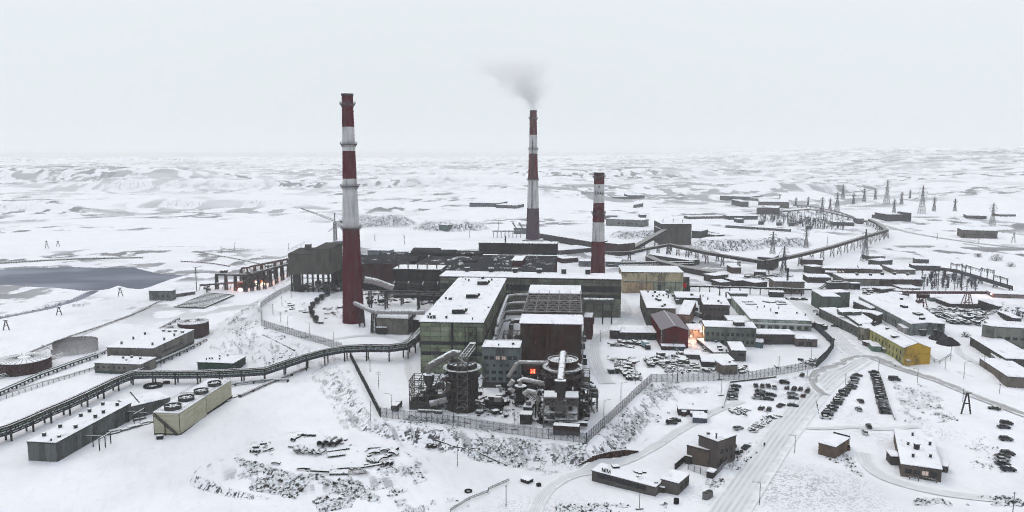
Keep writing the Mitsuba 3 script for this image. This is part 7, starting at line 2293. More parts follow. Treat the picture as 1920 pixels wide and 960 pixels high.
DP = ['black', 'dark blue', 'dark grey', 'black', 'dark blue', 'black', 'dark grey', 'black']
o6 = lambda l: [(1330 + p[0] / 5.334, 680 + (p[1] + 12) / 5.334, *p[2:]) for p in l]
row(o6([(1165, 548, 'white'), (1178, 522), (1190, 495, 'silver'), (1216, 470), (1232, 440), (1270, 408), (1285, 382), (1297, 356, 'silver'), (1325, 322), (1345, 297), (1365, 272), (1412, 252), (1425, 232), (1437, 195, 'silver'), (1455, 158), (1480, 125)]), -9, 'from the near end of the slanting left row beside the road', 'cars in the slanting left row', DP)
row(o6([(1758, 497), (1750, 467), (1740, 440), (1728, 412), (1722, 383, 'silver'), (1717, 358), (1713, 334), (1708, 310), (1703, 288), (1697, 264), (1690, 240), (1688, 215), (1680, 190), (1665, 163), (1655, 130), (1640, 93)]), -6, 'from the near end of the straight right row of the lot', 'cars in the straight right row', DP)
row(o6([(230, 360, 'silver'), (233, 332), (236, 302, 'silver'), (247, 272), (266, 234)]), -8, 'from the near end of the left kerb column', 'cars in the left column of the car park', DP)
row(o6([(465, 225), (530, 230), (590, 230), (652, 242)]), 78, 'from the left in the back row of the car park', 'cars in the back row of the car park', ['dark grey', 'dark grey', 'black', 'silver'], ('hatchback', 'sedan'))
row(o6([(775, 250), (848, 262), (908, 270), (980, 288)]), 62, 'from the left in the slanting back right car park row', 'cars in the slanting back right row', ['dark green', 'black', 'dark blue', 'black'], ('hatchback', 'SUV'))
row(o6([(478, 352, 'silver'), (497, 330), (508, 306), (508, 284)]), -8, 'from the near end of the middle car park stack', 'cars in the middle stack', DP)
SG = [(590, 366, 'sedan', 'black', -16, 'black sedan in front of the other in the middle pair of the car park'), (617, 328, 'SUV', 'dark blue', -14, 'dark blue SUV behind the black sedan in the middle pair of the car park'), (838, 358, 'sedan', 'dark grey', -12, 'nearer car of the pair in the right part of the car park'), (830, 322, 'SUV', 'silver', 10, 'farther car of the pair in the right part of the car park'), (938, 335, 'hatchback', 'dark red', 60, 'dark red hatchback alone at the right end of the car park'),
      (715, 433, 'sedan', 'black', 40, 'black sedan standing askew at the front of the car park'), (835, 432, 'sedan', 'black', -20, 'long black sedan at the front right of the car park'), (520, 460, 'hatchback', 'black', 55, 'black hatchback at the front left of the car park'), (596, 470, 'hatchback', 'dark grey', 65, 'dark grey hatchback by the wreckage at the front of the car park'), (752, 202, 'SUV', 'black', -8, 'big black SUV alone in the back row of the car park'),
      (288, 660, 'hatchback', 'silver', 25, 'silver hatchback beside the scrap row above the two storey house'), (928, 127, 'hatchback', 'black', 60, 'black hatchback outside the fence by the gate'), (1512, 388, 'hatchback', 'dark grey', 85, 'farther of two cars driving up the middle of the long lot'), (1492, 470, 'hatchback', 'silver', 85, 'nearer of two cars driving up the middle of the long lot'), (1593, 642, 'hatchback', 'black', 75, 'black hatchback in the open snow right of the slanting row'), (1555, 702, 'hatchback', 'white', 75, 'white hatchback in the open snow right of the slanting row'),
      (1852, 172, 'van', 'dark grey', -6, 'dark grey van alone right of the straight row'), (1378, 850, 'van', 'dark red', 70, 'dark red van parked beside the small brown garage'),
      (175, 842, 'sedan', 'silver', 55, 'silver sedan closest to the two storey house wall'), (237, 852, 'SUV', 'dark grey', 60, 'dark grey SUV in the yard of the two storey house'), (293, 902, 'hatchback', 'black', 55, 'black hatchback at the garden fence of the two storey house'), (368, 850, 'sedan', 'dark blue', 45, 'dark blue sedan at the far end of the garden fence')]
for x, y, kd, pt, a, lab in SG:
    car(1330 + x / 5.334, 680 + (y + 8) / 5.334, kd, pt, a, lab)
for px, py, kd, pt, a, lab in [(1259, 795, 'SUV', 'black', -8, 'black SUV below the open shed, nearer of the two'), (1266, 790, 'sedan', 'dark grey', -8, 'dark grey sedan below the open shed, farther of the two'), (1887, 796, 'SUV', 'black', -9, 'farthest car at the right edge, a black SUV'), (1882, 803, 'sedan', 'dark blue', -9, 'dark blue sedan, second from the top at the right edge'), (1886, 826, 'SUV', 'dark grey', -6, 'lone dark SUV in the middle of the right edge row'), (1889, 853, 'SUV', 'black', -9, 'topmost black SUV of the lower right edge group'), (1880, 858, 'sedan', 'dark grey', -9, 'dark grey sedan second in the lower right edge group'), (1879, 864, 'sedan', 'silver', -9, 'silver sedan in the middle of the lower right edge group'), (1880, 872, 'sedan', 'black', -8, 'black sedan fourth in the lower right edge group'), (1890, 883, 'SUV', 'dark blue', -6, 'nearest dark blue SUV at the right edge'),
                             (1530, 586, 'hatchback', 'white', -30, 'white hatchback in the street below the green block'), (1536, 592, 'hatchback', 'dark red', -30, 'dark red hatchback in the street below the green block'), (1473, 562, 'sedan', 'black', 0, 'leftmost car in front of the brick depot'), (1488, 562.5, 'SUV', 'black', 0, 'second car from the left in front of the brick depot'), (1495, 563, 'sedan', 'dark blue', 0, 'third car from the left in front of the brick depot'), (1508, 563, 'SUV', 'black', 0, 'rightmost car in front of the brick depot'), (1557, 638, 'SUV', 'dark grey', 0, 'dark grey SUV on the street by the gate fence'), (1566, 613, 'sedan', 'dark grey', -25, 'dark grey sedan driving down the gate street'),
                             (1314, 605, 'SUV', 'silver', 70, 'silver SUV in the yard before the dark brick house'), (1297, 607, 'sedan', 'black', 40, 'black sedan in the yard by the brick annex'), (1346, 602, 'hatchback', 'silver', 0, 'left silver car by the wall of the dark brick house'), (1354, 602, 'hatchback', 'white', 0, 'right white car by the wall of the dark brick house'), (1314, 641, 'SUV', 'black', 70, 'black SUV in the glow beside the red shed'), (1323, 645, 'sedan', 'dark grey', 60, 'dark grey sedan by the store below the grey green office')]:
    car(px, py, kd, pt, a, lab)
k = car(1864, 768, 'sedan', 'black', 150, 'black car driving away on the brown track, red lamps lit', 'road')


def truck(px, py, ang, cab, box, L, label, h=2.6):
    g = G(px, py)
    k = thing('truck', label, 'truck')
    w = T().translate([g[0], g[1], g[2]]).rotate([0, 0, 1], ang)
    def add(nm, m, c, mat='steel'):
        key = fresh(k + '__' + nm)
        put(key, m, c, mat)
        scene[key]['to_world'] = w
    add('cab', MB().box([L / 2 - 1, 0, 1.6], (2.0, 2.3, 2.0)), cab)
    add('windscreen', MB().box([L / 2 + .02, 0, 2.0], (.06, 2.0, .8)), (.015, .016, .02), 'bare')
    add('side_window', MB().box([L / 2 - .8, 0, 2.0], (.9, 2.34, .7)), (.015, .016, .02), 'bare')
    add('load_body', MB().box([-1.1, 0, .95 + h / 2], (L - 2.4, 2.4, h)), box)
    add('chassis', MB().box([0, 0, .75], (L - .4, 1.2, .35)), (.02, .02, .02))
    for x in (L / 2 - 1.1, -L / 2 + 1.2, -L / 2 + 2.5):
        for y in (-1, 1):
            add('wheel', MB().tube([[x, y - .16, .5], [x, y + .16, .5]], .5, 12), (.014, .014, .015), 'vcol')


truck(1211, 653, -80, (.03, .03, .035), (.22, .29, .32), 8, 'box truck with a pale blue body in the scrap yard')
truck(744, 767, 80, (.12, .12, .12), (.10, .10, .10), 7, 'grey truck parked inside the front left fence corner', 1.6)
truck(1533, 616, -52, (.02, .02, .025), (.03, .03, .04), 11, 'long dark truck on the street left of the gate fence', 2.2)
truck(1310, 594, -68, (.2, .2, .2), (.33, .33, .34), 8, 'white van truck in the yard before the dark brick house', 2.0)
truck(1150, 700, 0, (.06, .07, .08), (.07, .08, .09), 5.5, 'small grey truck at the left of the rubbish heap', 1.2)


# ------------------------------------------------------------------ people
def person(px, py, label, col):
    import manifold3d as m3
    g = G(px, py)
    s = lambda x, y, z, r: m3.Manifold.sphere(r, 10).translate([x, y, z])
    bone = lambda *b: m3.Manifold.batch_hull([s(*q) for q in b])
    body = [bone((0, -.02, 1.0, .17), (0, 0, 1.38, .19)), bone((-.17, 0, 1.42, .08), (.17, 0, 1.42, .08), (0, 0, 1.2, .17)), bone((0, 0, 1.45, .07), (0, .02, 1.58, .06)), bone((0, .02, 1.64, .105), (0, .03, 1.70, .10))]
    for q in (-1, 1):
        body += [bone((.1 * q, 0, .95, .12), (.11 * q, .06 * q, .5, .075)), bone((.11 * q, .06 * q, .5, .07), (.11 * q, -.04 * q, .08, .05)), bone((.11 * q, -.04 * q, .05, .05), (.11 * q, .14 - .04 * q, .04, .045)),
                 bone((.22 * q, 0, 1.4, .075), (.27 * q, -.03 * q, 1.1, .06)), bone((.27 * q, -.03 * q, 1.1, .055), (.25 * q, .08, .86, .045))]
    mm = m3.Manifold.batch_boolean(body, m3.OpType.Add).to_mesh()
    v, f = np.array(mm.vert_properties[:, :3]), np.array(mm.tri_verts)
    solo('person', label, 'person', (v + g, f), col, 'bare', True)


person(1532, 765, 'person in dark clothes walking along the edge of the main road', (.02, .02, .025))
person(1678, 690, 'person in dark clothes standing right of the bend of the brown track', (.02, .02, .025))
person(1433, 838, 'person in dark clothes on the snow beside the main road', (.02, .022, .03))

# ------------------------------------------------------------------ lamp posts and poles
POLES = [(695, 789, 753, 'r', 'lamp post outside the dark fence, near the front left corner'), (771, 827, 790, '', 'bare pole on the bank below the front fence, left part'), (858, 875, 836, '', 'leaning bare pole on the snow below the middle of the front bank'), (949, 950, 909, '', 'pole standing alone at the bottom centre of the snow'), (1199, 955, 925, 'b', 'pole on a concrete foot in front of the long brick hut'), (734, 768, 739, 'l', 'lamp post inside the fence beside the grey truck'), (710, 729, 709, '', 'pole inside the dark fence, halfway up'), (709.5, 720, 697, 'x', 'pole with a crossarm below the pipe rack bridge'),
         (694, 697, 670, 'l', 'pole just below the high part of the pipe rack'), (851, 790, 755, '', 'pole in front of the left drum scrubber'), (964, 806, 770, 'b', 'pole with a box foot left of the shack by the front fence'), (1132, 788, 751, 'r', 'lamp post inside the oblique fence, nearer one'), (1164, 756, 718, 'r', 'lamp post inside the oblique fence, farther one'), (1191, 720, 692, '', 'pole in the rubbish by the fence corner'), (1269.5, 718, 690, 'b', 'pole with a concrete foot behind the scrap yard fence'), (1349, 712, 697, 'b', 'pole below the square hut at the fence'), (1352, 742, 711, 'b', 'pole with a concrete foot at the left edge of the car park'),
         (1460, 696, 668, 'x', 'pole with crossarms in the fenced yard left of the gate'), (1521, 677, 652, '', 'pole by the sheds just left of the gate'), (1513, 710, 694, '', 'pole outside the fence near the gate kiosk'), (1585, 722, 700, '', 'pole at the far end of the slanting car row'), (1647, 699, 674, '', 'pole at the far end of the straight car row'), (1720, 718, 692, 'l', 'lamp post on the brown track below the yellow gable'), (1807, 709, 679, 'r', 'lamp post right of the yellow building'), (1536, 776, 749, 'lean', 'leaning pole at the near end of the slanting car row'), (1490, 849, 817, 'l', 'lamp post beside the main road left of the brick garage'),
         (1424, 946, 905, 'l', 'nearest lamp post by the main road at the bottom'), (1899, 962, 922, '', 'pole at the bottom right corner'), (1805, 754, 728, '', 'pole beside the tall A-shaped timber pole'), (1874, 738, 720, '', 'pole right of the brown track near the stone fronted store'), (1782, 676, 650, '', 'pole behind the yellow gable railing'), (512, 591, 570, '', 'first pole inside the left fence corner'), (529, 575, 556, '', 'second pole along the upper left fence'), (546, 559, 543, '', 'third pole along the upper left fence'), (540, 616, 592, 'r', 'lamp post in the wagon yard, left'), (526, 604, 585, 'x', 'pole with crossarms on the snow of the wagon yard'),
         (580.5, 629, 605, 'l', 'lamp post in the wagon yard, middle'), (626, 645, 622, '', 'pole in the wagon yard behind the pipe rack bend'), (1126, 642, 619, 'x', 'pole by the low dark warehouse left end'), (1233, 470, 450, '', 'tall pole left of the crusher house'), (1557, 650, 637, '', 'pole at the street corner by the gate'), (1772, 694, 668, 'r', 'lamp post on the snow right of the yellow gable'), (1845, 690, 662, '', 'pole left of the garage at the right edge'), (302, 690, 668, '', 'pole by the wall of the long valley building'),
         (495, 712, 690, '', 'pole left of the climbing part of the pipe rack'), (880, 446, 428, '', 'far pole on the plain behind the smelter'), (758, 458, 440, 'x', 'far pole behind the tallest chimney'), (703, 452, 438, '', 'far pole right of the tallest chimney'), (935, 432, 415, '', 'far green pole on the plain left of the smoking chimney'), (440, 470, 456, '', 'far pole on the slope right of the lake'), (415, 475, 462, '', 'second far pole on the slope right of the lake'), (541, 470, 456, '', 'far pole on the slope behind the bunker house'), (1546, 430, 412, '', 'pole just below the far switchyard'), (1551, 460, 444, '', 'pole on the open snow right of the pylon'), (1835, 457, 448, '', 'pole below the ruined brick shell'), (1757, 450, 437, '', 'pole beside the thin hillside road')]
for px, py, ty, st, lab in POLES:
    g = G(px, py)
    z = zat(g, ty)
    t = max(.2, g[1] / 1700)
    lamp_ = st in ('r', 'l')
    k = thing('lamp_post' if lamp_ else 'utility_pole', lab, 'lamp post' if lamp_ else 'pole')
    dx = -1.6 if st == 'lean' else 0
    part(k, 'pole', MB().tube([[g[0], g[1], g[2] - .4], [g[0] + dx, g[1], z]], [t * .6, t * .42], 7), (.05, .05, .052), 'vcol')
    if lamp_:
        s = 1 if st == 'r' else -1
        part(k, 'arm', MB().bar([g[0], g[1], z - .1], [g[0] + 1.8 * s, g[1] - .4, z + .5], t * .5), (.06, .06, .06), 'vcol')
        part(k, 'lamp_head', MB().box([g[0] + 2.1 * s, g[1] - .45, z + .52], (.9, .35, .22), 0), (.12, .12, .12), 'steel')
    if st == 'x':
        for f in (.75, .93):
            part(k, 'crossarm', MB().bar([g[0] - 1.1, g[1], g[2] + (z - g[2]) * f], [g[0] + 1.1, g[1], g[2] + (z - g[2]) * f], t * .6), (.05, .05, .05), 'steel')
    if st == 'b':
        part(k, 'foot', MB().box([g[0], g[1], g[2] + .2], (2.2, .7, .5), .2), (.14, .14, .14), 'steel')
    if st == '' and R.random() < .6:
        part(k, 'insulator', MB().bar([g[0] - .5, g[1], z - .4], [g[0] + .5, g[1], z - .4], t * .6), (.05, .05, .05), 'vcol')

# ------------------------------------------------------------------ scrap on the foreground knoll
SS = (.030, .029, .031)
K = lambda x, y: (420 + x / 5.333, 800 + y / 5.333)


def pipe_piece(label, x, y, L, r, ang, col=SS):
    g = G(*K(x, y))
    d = np.array([math.cos(ang), math.sin(ang), 0]) * L / 2
    m = MB()
    c = g + [0, 0, r * .85]
    n = 16
    for rr, fl in ((r, 0), (r * .88, 1)):
        t = MB().tube([c - d, c + d], rr, n, False).mesh()
        m.add(t[0], t[1][:, ::-1] if fl else t[1])
    for s in (-1, 1):
        a, b = MB().tube([c - d, c + d], r, n, False).mesh()[0].reshape(2, n, 3), MB().tube([c - d, c + d], r * .88, n, False).mesh()[0].reshape(2, n, 3)
        i = 0 if s < 0 else 1
        for j in range(n):
            jj = (j + 1) % n
            m.add([a[i][j], a[i][jj], b[i][jj], b[i][j]], [[0, 1, 2, 3]])
    solo('scrap_pipe', label, 'scrap pipe', m, col, 'steel', group=None)


def plate_piece(label, x, y, L, W_, bend, ang, tilt=0, h=.25, col=SS, th=.45):
    g = G(*K(x, y))
    n = 7
    u = np.linspace(-.5, .5, n)
    m = MB()
    rot = rotz(ang)
    pts = []
    for s in (0, th):
        for w in (-.5, .5):
            for q in u:
                p = np.array([q * L, w * W_, h + s + bend * (.25 - q * q) * 4 + tilt * (w + .5) * W_])
                pts.append(rot @ p + g)
    P = lambda s, w, i: s * 2 * n + w * n + i
    f = []
    for i in range(n - 1):
        f += [[P(1, 0, i), P(1, 0, i + 1), P(1, 1, i + 1), P(1, 1, i)], [P(0, 0, i), P(0, 1, i), P(0, 1, i + 1), P(0, 0, i + 1)], [P(0, 0, i), P(0, 0, i + 1), P(1, 0, i + 1), P(1, 0, i)], [P(0, 1, i), P(1, 1, i), P(1, 1, i + 1), P(0, 1, i + 1)]]
    m.add(pts, f)
    solo('scrap_plate', label, 'scrap plate', m, col, 'steel')


for a in [('dark pipe at the top left of the scrap ring on the knoll', 785, 92, 3.4, .5, .05), ('second dark pipe at the top of the scrap ring, right of the first', 872, 96, 3.4, .5, -.02), ('slanting pipe at the left of the scrap ring', 722, 120, 3.6, .42, .95), ('round pipe stub at the left end of the scrap ring', 692, 146, 1.2, .8, 1.2), ('largest drum of the cluster on the knoll, left one', 1000, 175, 5.5, 1.25, 1.25), ('second large drum in the cluster on the knoll', 1070, 172, 5.5, 1.25, 1.25), ('third large drum in the cluster on the knoll, right one', 1125, 176, 5.0, 1.1, 1.25),
          ('left of two dark pipe ends at the right of the knoll', 1608, 392, 1.6, .85, 1.0), ('right of two dark pipe ends at the right of the knoll', 1660, 388, 1.6, .85, 1.0), ('dark elbow piece in the left scrap group', 320, 215, 2.2, .5, .1), ('dark pipe stub in the left scrap group', 282, 258, 1.2, .7, 1.4), ('second dark pipe stub in the left scrap group', 340, 262, 1.4, .7, 1.3), ('short dark pipe high in the left scrap group', 395, 180, 2.4, .45, .2)]:
    pipe_piece(*a)
for a in [('long dark channel plate at the left of the scrap cluster', 725, 212, 6, .9, 0, -.1, .5), ('first curved plate of the fallen row on the knoll', 735, 262, 2.6, 2.0, .7, 1.15, .5), ('second curved plate of the fallen row on the knoll', 790, 268, 2.6, 2.0, .8, 1.2, .5), ('third curved plate of the fallen row on the knoll', 860, 270, 3.0, 1.8, .8, 2.0, .5), ('fourth curved plate of the fallen row on the knoll', 925, 280, 3.0, 1.8, .7, 2.2, .5), ('upright curved plate at the right of the fallen row', 990, 270, 3.2, 1.4, .6, 1.0, .8),
          ('long slanting beam plate right of the drums', 1140, 245, 8, .9, 0, .42, .3), ('long wide trough plate below the slanting beam', 1125, 298, 6, 1.6, 0, .35, .55), ('long plate at the lower edge of the knoll, left one', 985, 455, 8, 1.0, 0, -.12, .5), ('block shaped plate at the lower edge of the knoll', 1150, 480, 6, 1.4, 0, .03, .6), ('thin bent plate at the far left of the lower edge', 805, 435, 5, .8, .3, -.05, .3), ('dark plates stacked behind the wheel frame', 1240, 425, 7, 1.4, .2, .1, .4), ('bent plate on the bank edge at the left', 520, 378, 3.2, .9, .3, -.2, .3), ('slanting strip in the left scrap group', 440, 240, 4, .6, 0, .9, .2),
          ('long strip leading right from the wheel frame', 1470, 405, 8, .6, 0, .42, .2), ('left strip of the small stack at the right of the knoll', 1450, 350, 3.6, .6, 0, 2.2, .3), ('second strip of the small stack at the right of the knoll', 1480, 352, 3.6, .6, 0, 2.2, .3), ('big arched sheet in the right scrap group', 1640, 250, 5, 1.6, .9, -.3, .3), ('second arched sheet in the right scrap group', 1690, 285, 4, 1.4, .8, -.4, .3), ('dark sheet at the top of the right scrap group', 1510, 222, 5, 1.2, .1, .1, .4), ('curved sheet hanging over the right pipe ends', 1575, 345, 5, 1.4, .9, .9, .3), ('dark sheet in the middle of the right scrap group', 1500, 275, 4, 1.4, .5, .3, .4), ('third arched sheet in the right scrap group', 1600, 262, 4, 1.2, .9, .2, .3)]:
    plate_piece(*a)
k = thing('wheel_frame', 'half buried spoked wheel frame at the lower edge of the knoll', 'wheel frame')
g = G(*K(1335, 470))
m = MB()
for i in range(10):
    a, b = math.pi * i / 10, math.pi * (i + 1) / 10
    m.bar(g + [3.6 * math.cos(a), 3.6 * math.sin(a) - 1, .4], g + [3.6 * math.cos(b), 3.6 * math.sin(b) - 1, .4], .25)
    m.bar(g + [0, -1, .8], g + [3.6 * math.cos(a), 3.6 * math.sin(a) - 1, .4], .14)
m.bar(g + [-3.6, -1, .4], g + [3.6, -1, .4], .25)
part(k, 'rim_and_spokes', m, SS, 'steel')


def clutter(name, label, cat, quad, n, size, col, kind='stuff', z=0, flat=.5, rnd=None):
    """Loose pieces heaped in a picture quad: boxes, bars and pipes of many sizes."""
    m = MB()
    q = [np.array(p, float) for p in quad]
    for i in range(n):
        a, b = R.random(), R.random()
        p = (q[0] * (1 - a) + q[1] * a) * (1 - b) + (q[3] * (1 - a) + q[2] * a) * b
        g = G(*p)
        s = size * (.3 + R.random() ** 2 * 1.4)
        k = R.random()
        h = s * flat * R.uniform(.3, 1)
        if k < .5:
            m.box(g + [0, 0, h / 2 + R.random() * z], (s, s * R.uniform(.3, .9), h), R.random() * 3.1)
        elif k < .8:
            t = R.random() * 6.28
            d = np.array([math.cos(t), math.sin(t), R.uniform(0, .4)]) * s * 1.3
            m.bar(g + [0, 0, .2 + R.random() * z], g + d + [0, 0, .2 + R.random() * z], s * .16)
        else:
            t = R.random() * 6.28
            d = np.array([math.cos(t), math.sin(t), 0]) * s * .8
            m.tube([g + [0, 0, s * .25], g + d + [0, 0, s * .25]], s * .25, 7)
    return solo(name, label, cat, m, col, 'vcol' if z > 2 else 'steel', kind=kind)


clutter('scrap_litter', 'small scrap strewn over the foreground knoll', 'scrap', [(545, 818), (745, 832), (755, 885), (560, 890)], 45, 1.1, SS)
clutter('scrap_litter', 'small scrap in the left group on the knoll', 'scrap', [(470, 828), (508, 826), (512, 852), (468, 858)], 22, 1.2, SS)
clutter('scrap_litter', 'small scrap in the right group on the knoll', 'scrap', [(688, 832), (748, 842), (745, 868), (690, 872)], 40, 1.3, SS)
clutter('scrap_heap', 'big heap of scrap metal in the yard below the red shed', 'scrap', [(1205, 675), (1285, 664), (1285, 682), (1215, 690)], 170, 2.2, (.055, .05, .05), z=1.2)
clutter('scrap_heap', 'front part of the scrap heap by the square hut', 'scrap', [(1235, 684), (1300, 680), (1318, 698), (1250, 700)], 150, 1.5, (.06, .055, .052), z=.6)
clutter('scrap_heap', 'dark rubbish heap beside the fence corner', 'scrap', [(1160, 690), (1190, 700), (1208, 716), (1170, 712)], 90, 2.0, (.045, .042, .042), z=1)
clutter('scrap_heap', 'brown rubbish heap left of the scrap metal heap', 'scrap', [(1152, 681), (1190, 684), (1190, 693), (1155, 693)], 60, 2.0, (.06, .042, .036), z=1)
clutter('scrap_heap', 'pale pile of long bars left in the scrap yard', 'scrap', [(1138, 666), (1190, 668), (1196, 680), (1145, 680)], 26, 3.4, (.10, .095, .095), flat=.15)
clutter('stock_row', 'row of dark parts in front of the low dark warehouse', 'stock', [(1135, 643), (1210, 643), (1210, 651), (1133, 651)], 46, 2.4, (.05, .048, .05), flat=.7)
clutter('stock_row', 'dark parts lying beside the store and the square hut', 'stock', [(1376, 690), (1400, 685), (1404, 698), (1384, 702)], 34, 1.8, (.05, .05, .052), flat=.7)
clutter('stock_row', 'parts between lean-to and square hut', 'stock', [(1312, 690), (1352, 690), (1350, 700), (1316, 700)], 24, 2.0, (.09, .09, .09), flat=.7)
clutter('stock_row', 'parts piled beside the long store', 'stock', [(1312, 652), (1330, 650), (1332, 660), (1314, 660)], 24, 1.8, (.05, .05, .05), flat=.7)
clutter('storage_stock', 'rows of stored steel under the left leg of the gantry crane', 'stock', [(1722, 580), (1775, 580), (1785, 594), (1745, 596)], 130, 3.6, (.055, .055, .062), z=.6, flat=.3)
clutter('storage_stock', 'rows of stored steel under the right leg of the gantry crane', 'stock', [(1775, 580), (1848, 580), (1850, 596), (1785, 596)], 140, 3.6, (.055, .055, .062), z=.6, flat=.3)
clutter('storage_stock', 'dark heaps of stock behind the pale building at the right edge', 'stock', [(1780, 594), (1845, 594), (1840, 612), (1775, 606)], 110, 3.8, (.045, .05, .058), z=1.4, flat=.5)
clutter('storage_stock', 'stock and wreckage around the dark shelters by the wide depot', 'stock', [(1600, 540), (1700, 543), (1700, 556), (1630, 556)], 60, 3.0, (.06, .055, .058), z=.6, flat=.5)
clutter('storage_stock', 'machine parts between the pipe bridge and the transfer house', 'stock', [(1400, 516), (1470, 516), (1480, 528), (1400, 530)], 120, 2.8, (.07, .068, .07), z=.8, flat=.4)
clutter('yard_litter', 'dark machine litter around the foot of the drum scrubbers', 'litter', [(880, 752), (1018, 758), (1018, 795), (900, 780)], 70, 1.7, (.03, .028, .028), z=.6)
clutter('yard_litter', 'dark steel litter behind the fan frame and left scrubber', 'litter', [(785, 735), (845, 735), (850, 765), (790, 765)], 70, 2.2, (.03, .028, .028), z=3, flat=.7)
clutter('yard_litter', 'dark steel litter around the braced filter frame', 'litter', [(1005, 765), (1100, 765), (1105, 800), (1010, 800)], 90, 2.0, (.028, .024, .024), z=3, flat=.7)
clutter('yard_litter', 'dark steel litter under the furnace glow and between the scrubbers', 'litter', [(945, 715), (1025, 715), (1020, 745), (950, 745)], 80, 2.2, (.03, .026, .026), z=2.5, flat=.7)
clutter('yard_litter', 'litter between the wagons and the tallest chimney', 'litter', [(605, 575), (650, 575), (650, 598), (610, 598)], 40, 2.4, (.06, .055, .055), flat=.4)
clutter('yard_litter', 'litter on the snow of the wagon yard', 'litter', [(530, 560), (575, 560), (580, 590), (535, 590)], 18, 2.6, (.05, .05, .052), flat=.25)
clutter('yard_litter', 'dark machinery under the flue duct bridge', 'litter', [(690, 552), (800, 552), (815, 575), (690, 575)], 110, 3.0, (.03, .028, .03), z=3, flat=.7)
clutter('yard_litter', 'dark machinery under the bunker house on stilts', 'litter', [(556, 536), (640, 536), (645, 548), (560, 548)], 80, 3.2, (.035, .033, .035), z=3, flat=.8)
clutter('yard_litter', 'steel pieces beside the cooling towers', 'litter', [(390, 760), (440, 735), (455, 738), (400, 770)], 26, 2.2, (.06, .06, .062), flat=.25)
clutter('yard_litter', 'wreckage row in the car park, left', 'litter', [(1369, 765), (1400, 768), (1402, 780), (1370, 778)], 40, 1.5, (.09, .09, .092), flat=.5)
clutter('yard_litter', 'wreckage row beside the main road above the two storey house', 'litter', [(1398, 806), (1448, 774), (1462, 778), (1415, 815)], 90, 1.4, (.07, .068, .07), flat=.6)
clutter('yard_litter', 'dark parts by the sheds left of the gate', 'litter', [(1500, 676), (1536, 670), (1532, 684), (1502, 684)], 30, 1.8, (.045, .045, .048), flat=.6)
clutter('yard_litter', 'wreckage in front of the light green workshop roofs', 'litter', [(1455, 690), (1530, 684), (1528, 688), (1460, 692)], 14, 1.6, (.05, .05, .05), flat=.5)
clutter('pipe_tangle', 'dark tangle of pipes rising around the left drum scrubber', 'pipework', [(788, 742), (905, 742), (905, 772), (790, 768)], 150, 1.8, (.022, .02, .02), z=9, flat=.7)
clutter('pipe_tangle', 'dark tangle of pipes rising around the right drum scrubber', 'pipework', [(1000, 745), (1108, 748), (1108, 792), (1005, 792)], 190, 1.8, (.022, .018, .018), z=10, flat=.7)
clutter('pipe_tangle', 'dark tangle of pipes between the office block and the right scrubber', 'pipework', [(940, 722), (1030, 722), (1030, 765), (950, 765)], 120, 1.8, (.024, .02, .02), z=6, flat=.7)
# well-known single pieces
g = G(983, 908)
b = bld('sentry_hut', 'tiny black hut with a snowy roof alone in the centre foreground', 'hut', (976, 897), (990, 902), (991, 894), (990, 908), 'B', 'C', col=(.03, .03, .032), over=.1, cornice=False)
RG = ['left concrete ring beside the main road at the bottom', 'right concrete ring beside the main road at the bottom', 'lone tyre ring on the snow in the centre foreground', 'left tyre of the pair below the bank', 'right tyre of the pair below the bank', 'small black bin on the snow before the long hut', 'dark pipe stub right of the tiny black hut']
for i, (px, py, r, h) in enumerate([(1323.5, 935, 1.1, 1.9), (1330, 932, 1.1, 1.9), (878, 922, 1.2, .5), (805, 837, 1.1, .8), (814, 838, 1.1, .7), (1268, 944, .8, 1.5), (1010, 911, .8, .8)]):
    g = G(px, py)
    solo('concrete_ring' if i < 2 else 'tyre' if i < 5 else 'bin', RG[i], 'ring' if i < 2 else 'tyre' if i < 5 else 'bin', MB().lathe([(r * .75, h * .3), (r * .75, h), (r, h), (r, -.2)], g, 16), (.16, .16, .16) if i < 2 else (.03, .03, .033), 'steel')
k = thing('pipe_barrier', 'low thin pipe barrier running up from the bottom edge in the centre', 'barrier')
pts = gp([(845, 960), (880, 938), (915, 925), (916, 920), (955, 903)])
put(k, railing(MB(), pts, 1.0, .16), (.05, .05, .052), 'vcol')
for lab, pts in [('dark cable lying along the foot of the front bank', [(817, 826), (850, 838), (890, 846), (920, 860), (950, 874)]), ('long dark pipe lying on the slope left of the fence', [(495, 629), (553, 658)]), ('dark pole lying on the slope left of the pipe rack bend', [(548, 662), (533, 684)])]:
    q = gp(pts)
    solo('lying_pipe', lab, 'pipe', MB().tube([x + [0, 0, .25] for x in q], .3, 6), (.04, .04, .042), 'steel')
kb = thing('kerb_barrier', 'long low kerb barrier along the right car row', 'barrier')
q = gp([(1649, 700), (1658, 725), (1668, 760), (1678, 788)])
for a, c in zip(q[:-1], q[1:]):
    part(kb, 'rail', MB().bar(a + [0, 0, .5], c + [0, 0, .5], .3, .6), (.05, .05, .055), 'steel')
kb = thing('kerb_barrier', 'snowy kerb barrier along the left edge of the car park', 'barrier')
q = gp([(1455, 708), (1368, 718), (1362, 740), (1355, 766)])
for a, c in zip(q[:-1], q[1:]):
    part(kb, 'rail', MB().bar(a + [0, 0, .4], c + [0, 0, .4], .4, .7), (.09, .09, .092), 'steel')

# ------------------------------------------------------------------ rocks and scrub
OCT_V = np.array([[1, 0, 0], [-1, 0, 0], [0, 1, 0], [0, -1, 0], [0, 0, 1], [0, 0, -1.0]])
OCT_F = np.array([[0, 2, 4], [2, 1, 4], [1, 3, 4], [3, 0, 4], [2, 0, 5], [1, 2, 5], [3, 1, 5], [0, 3, 5]])


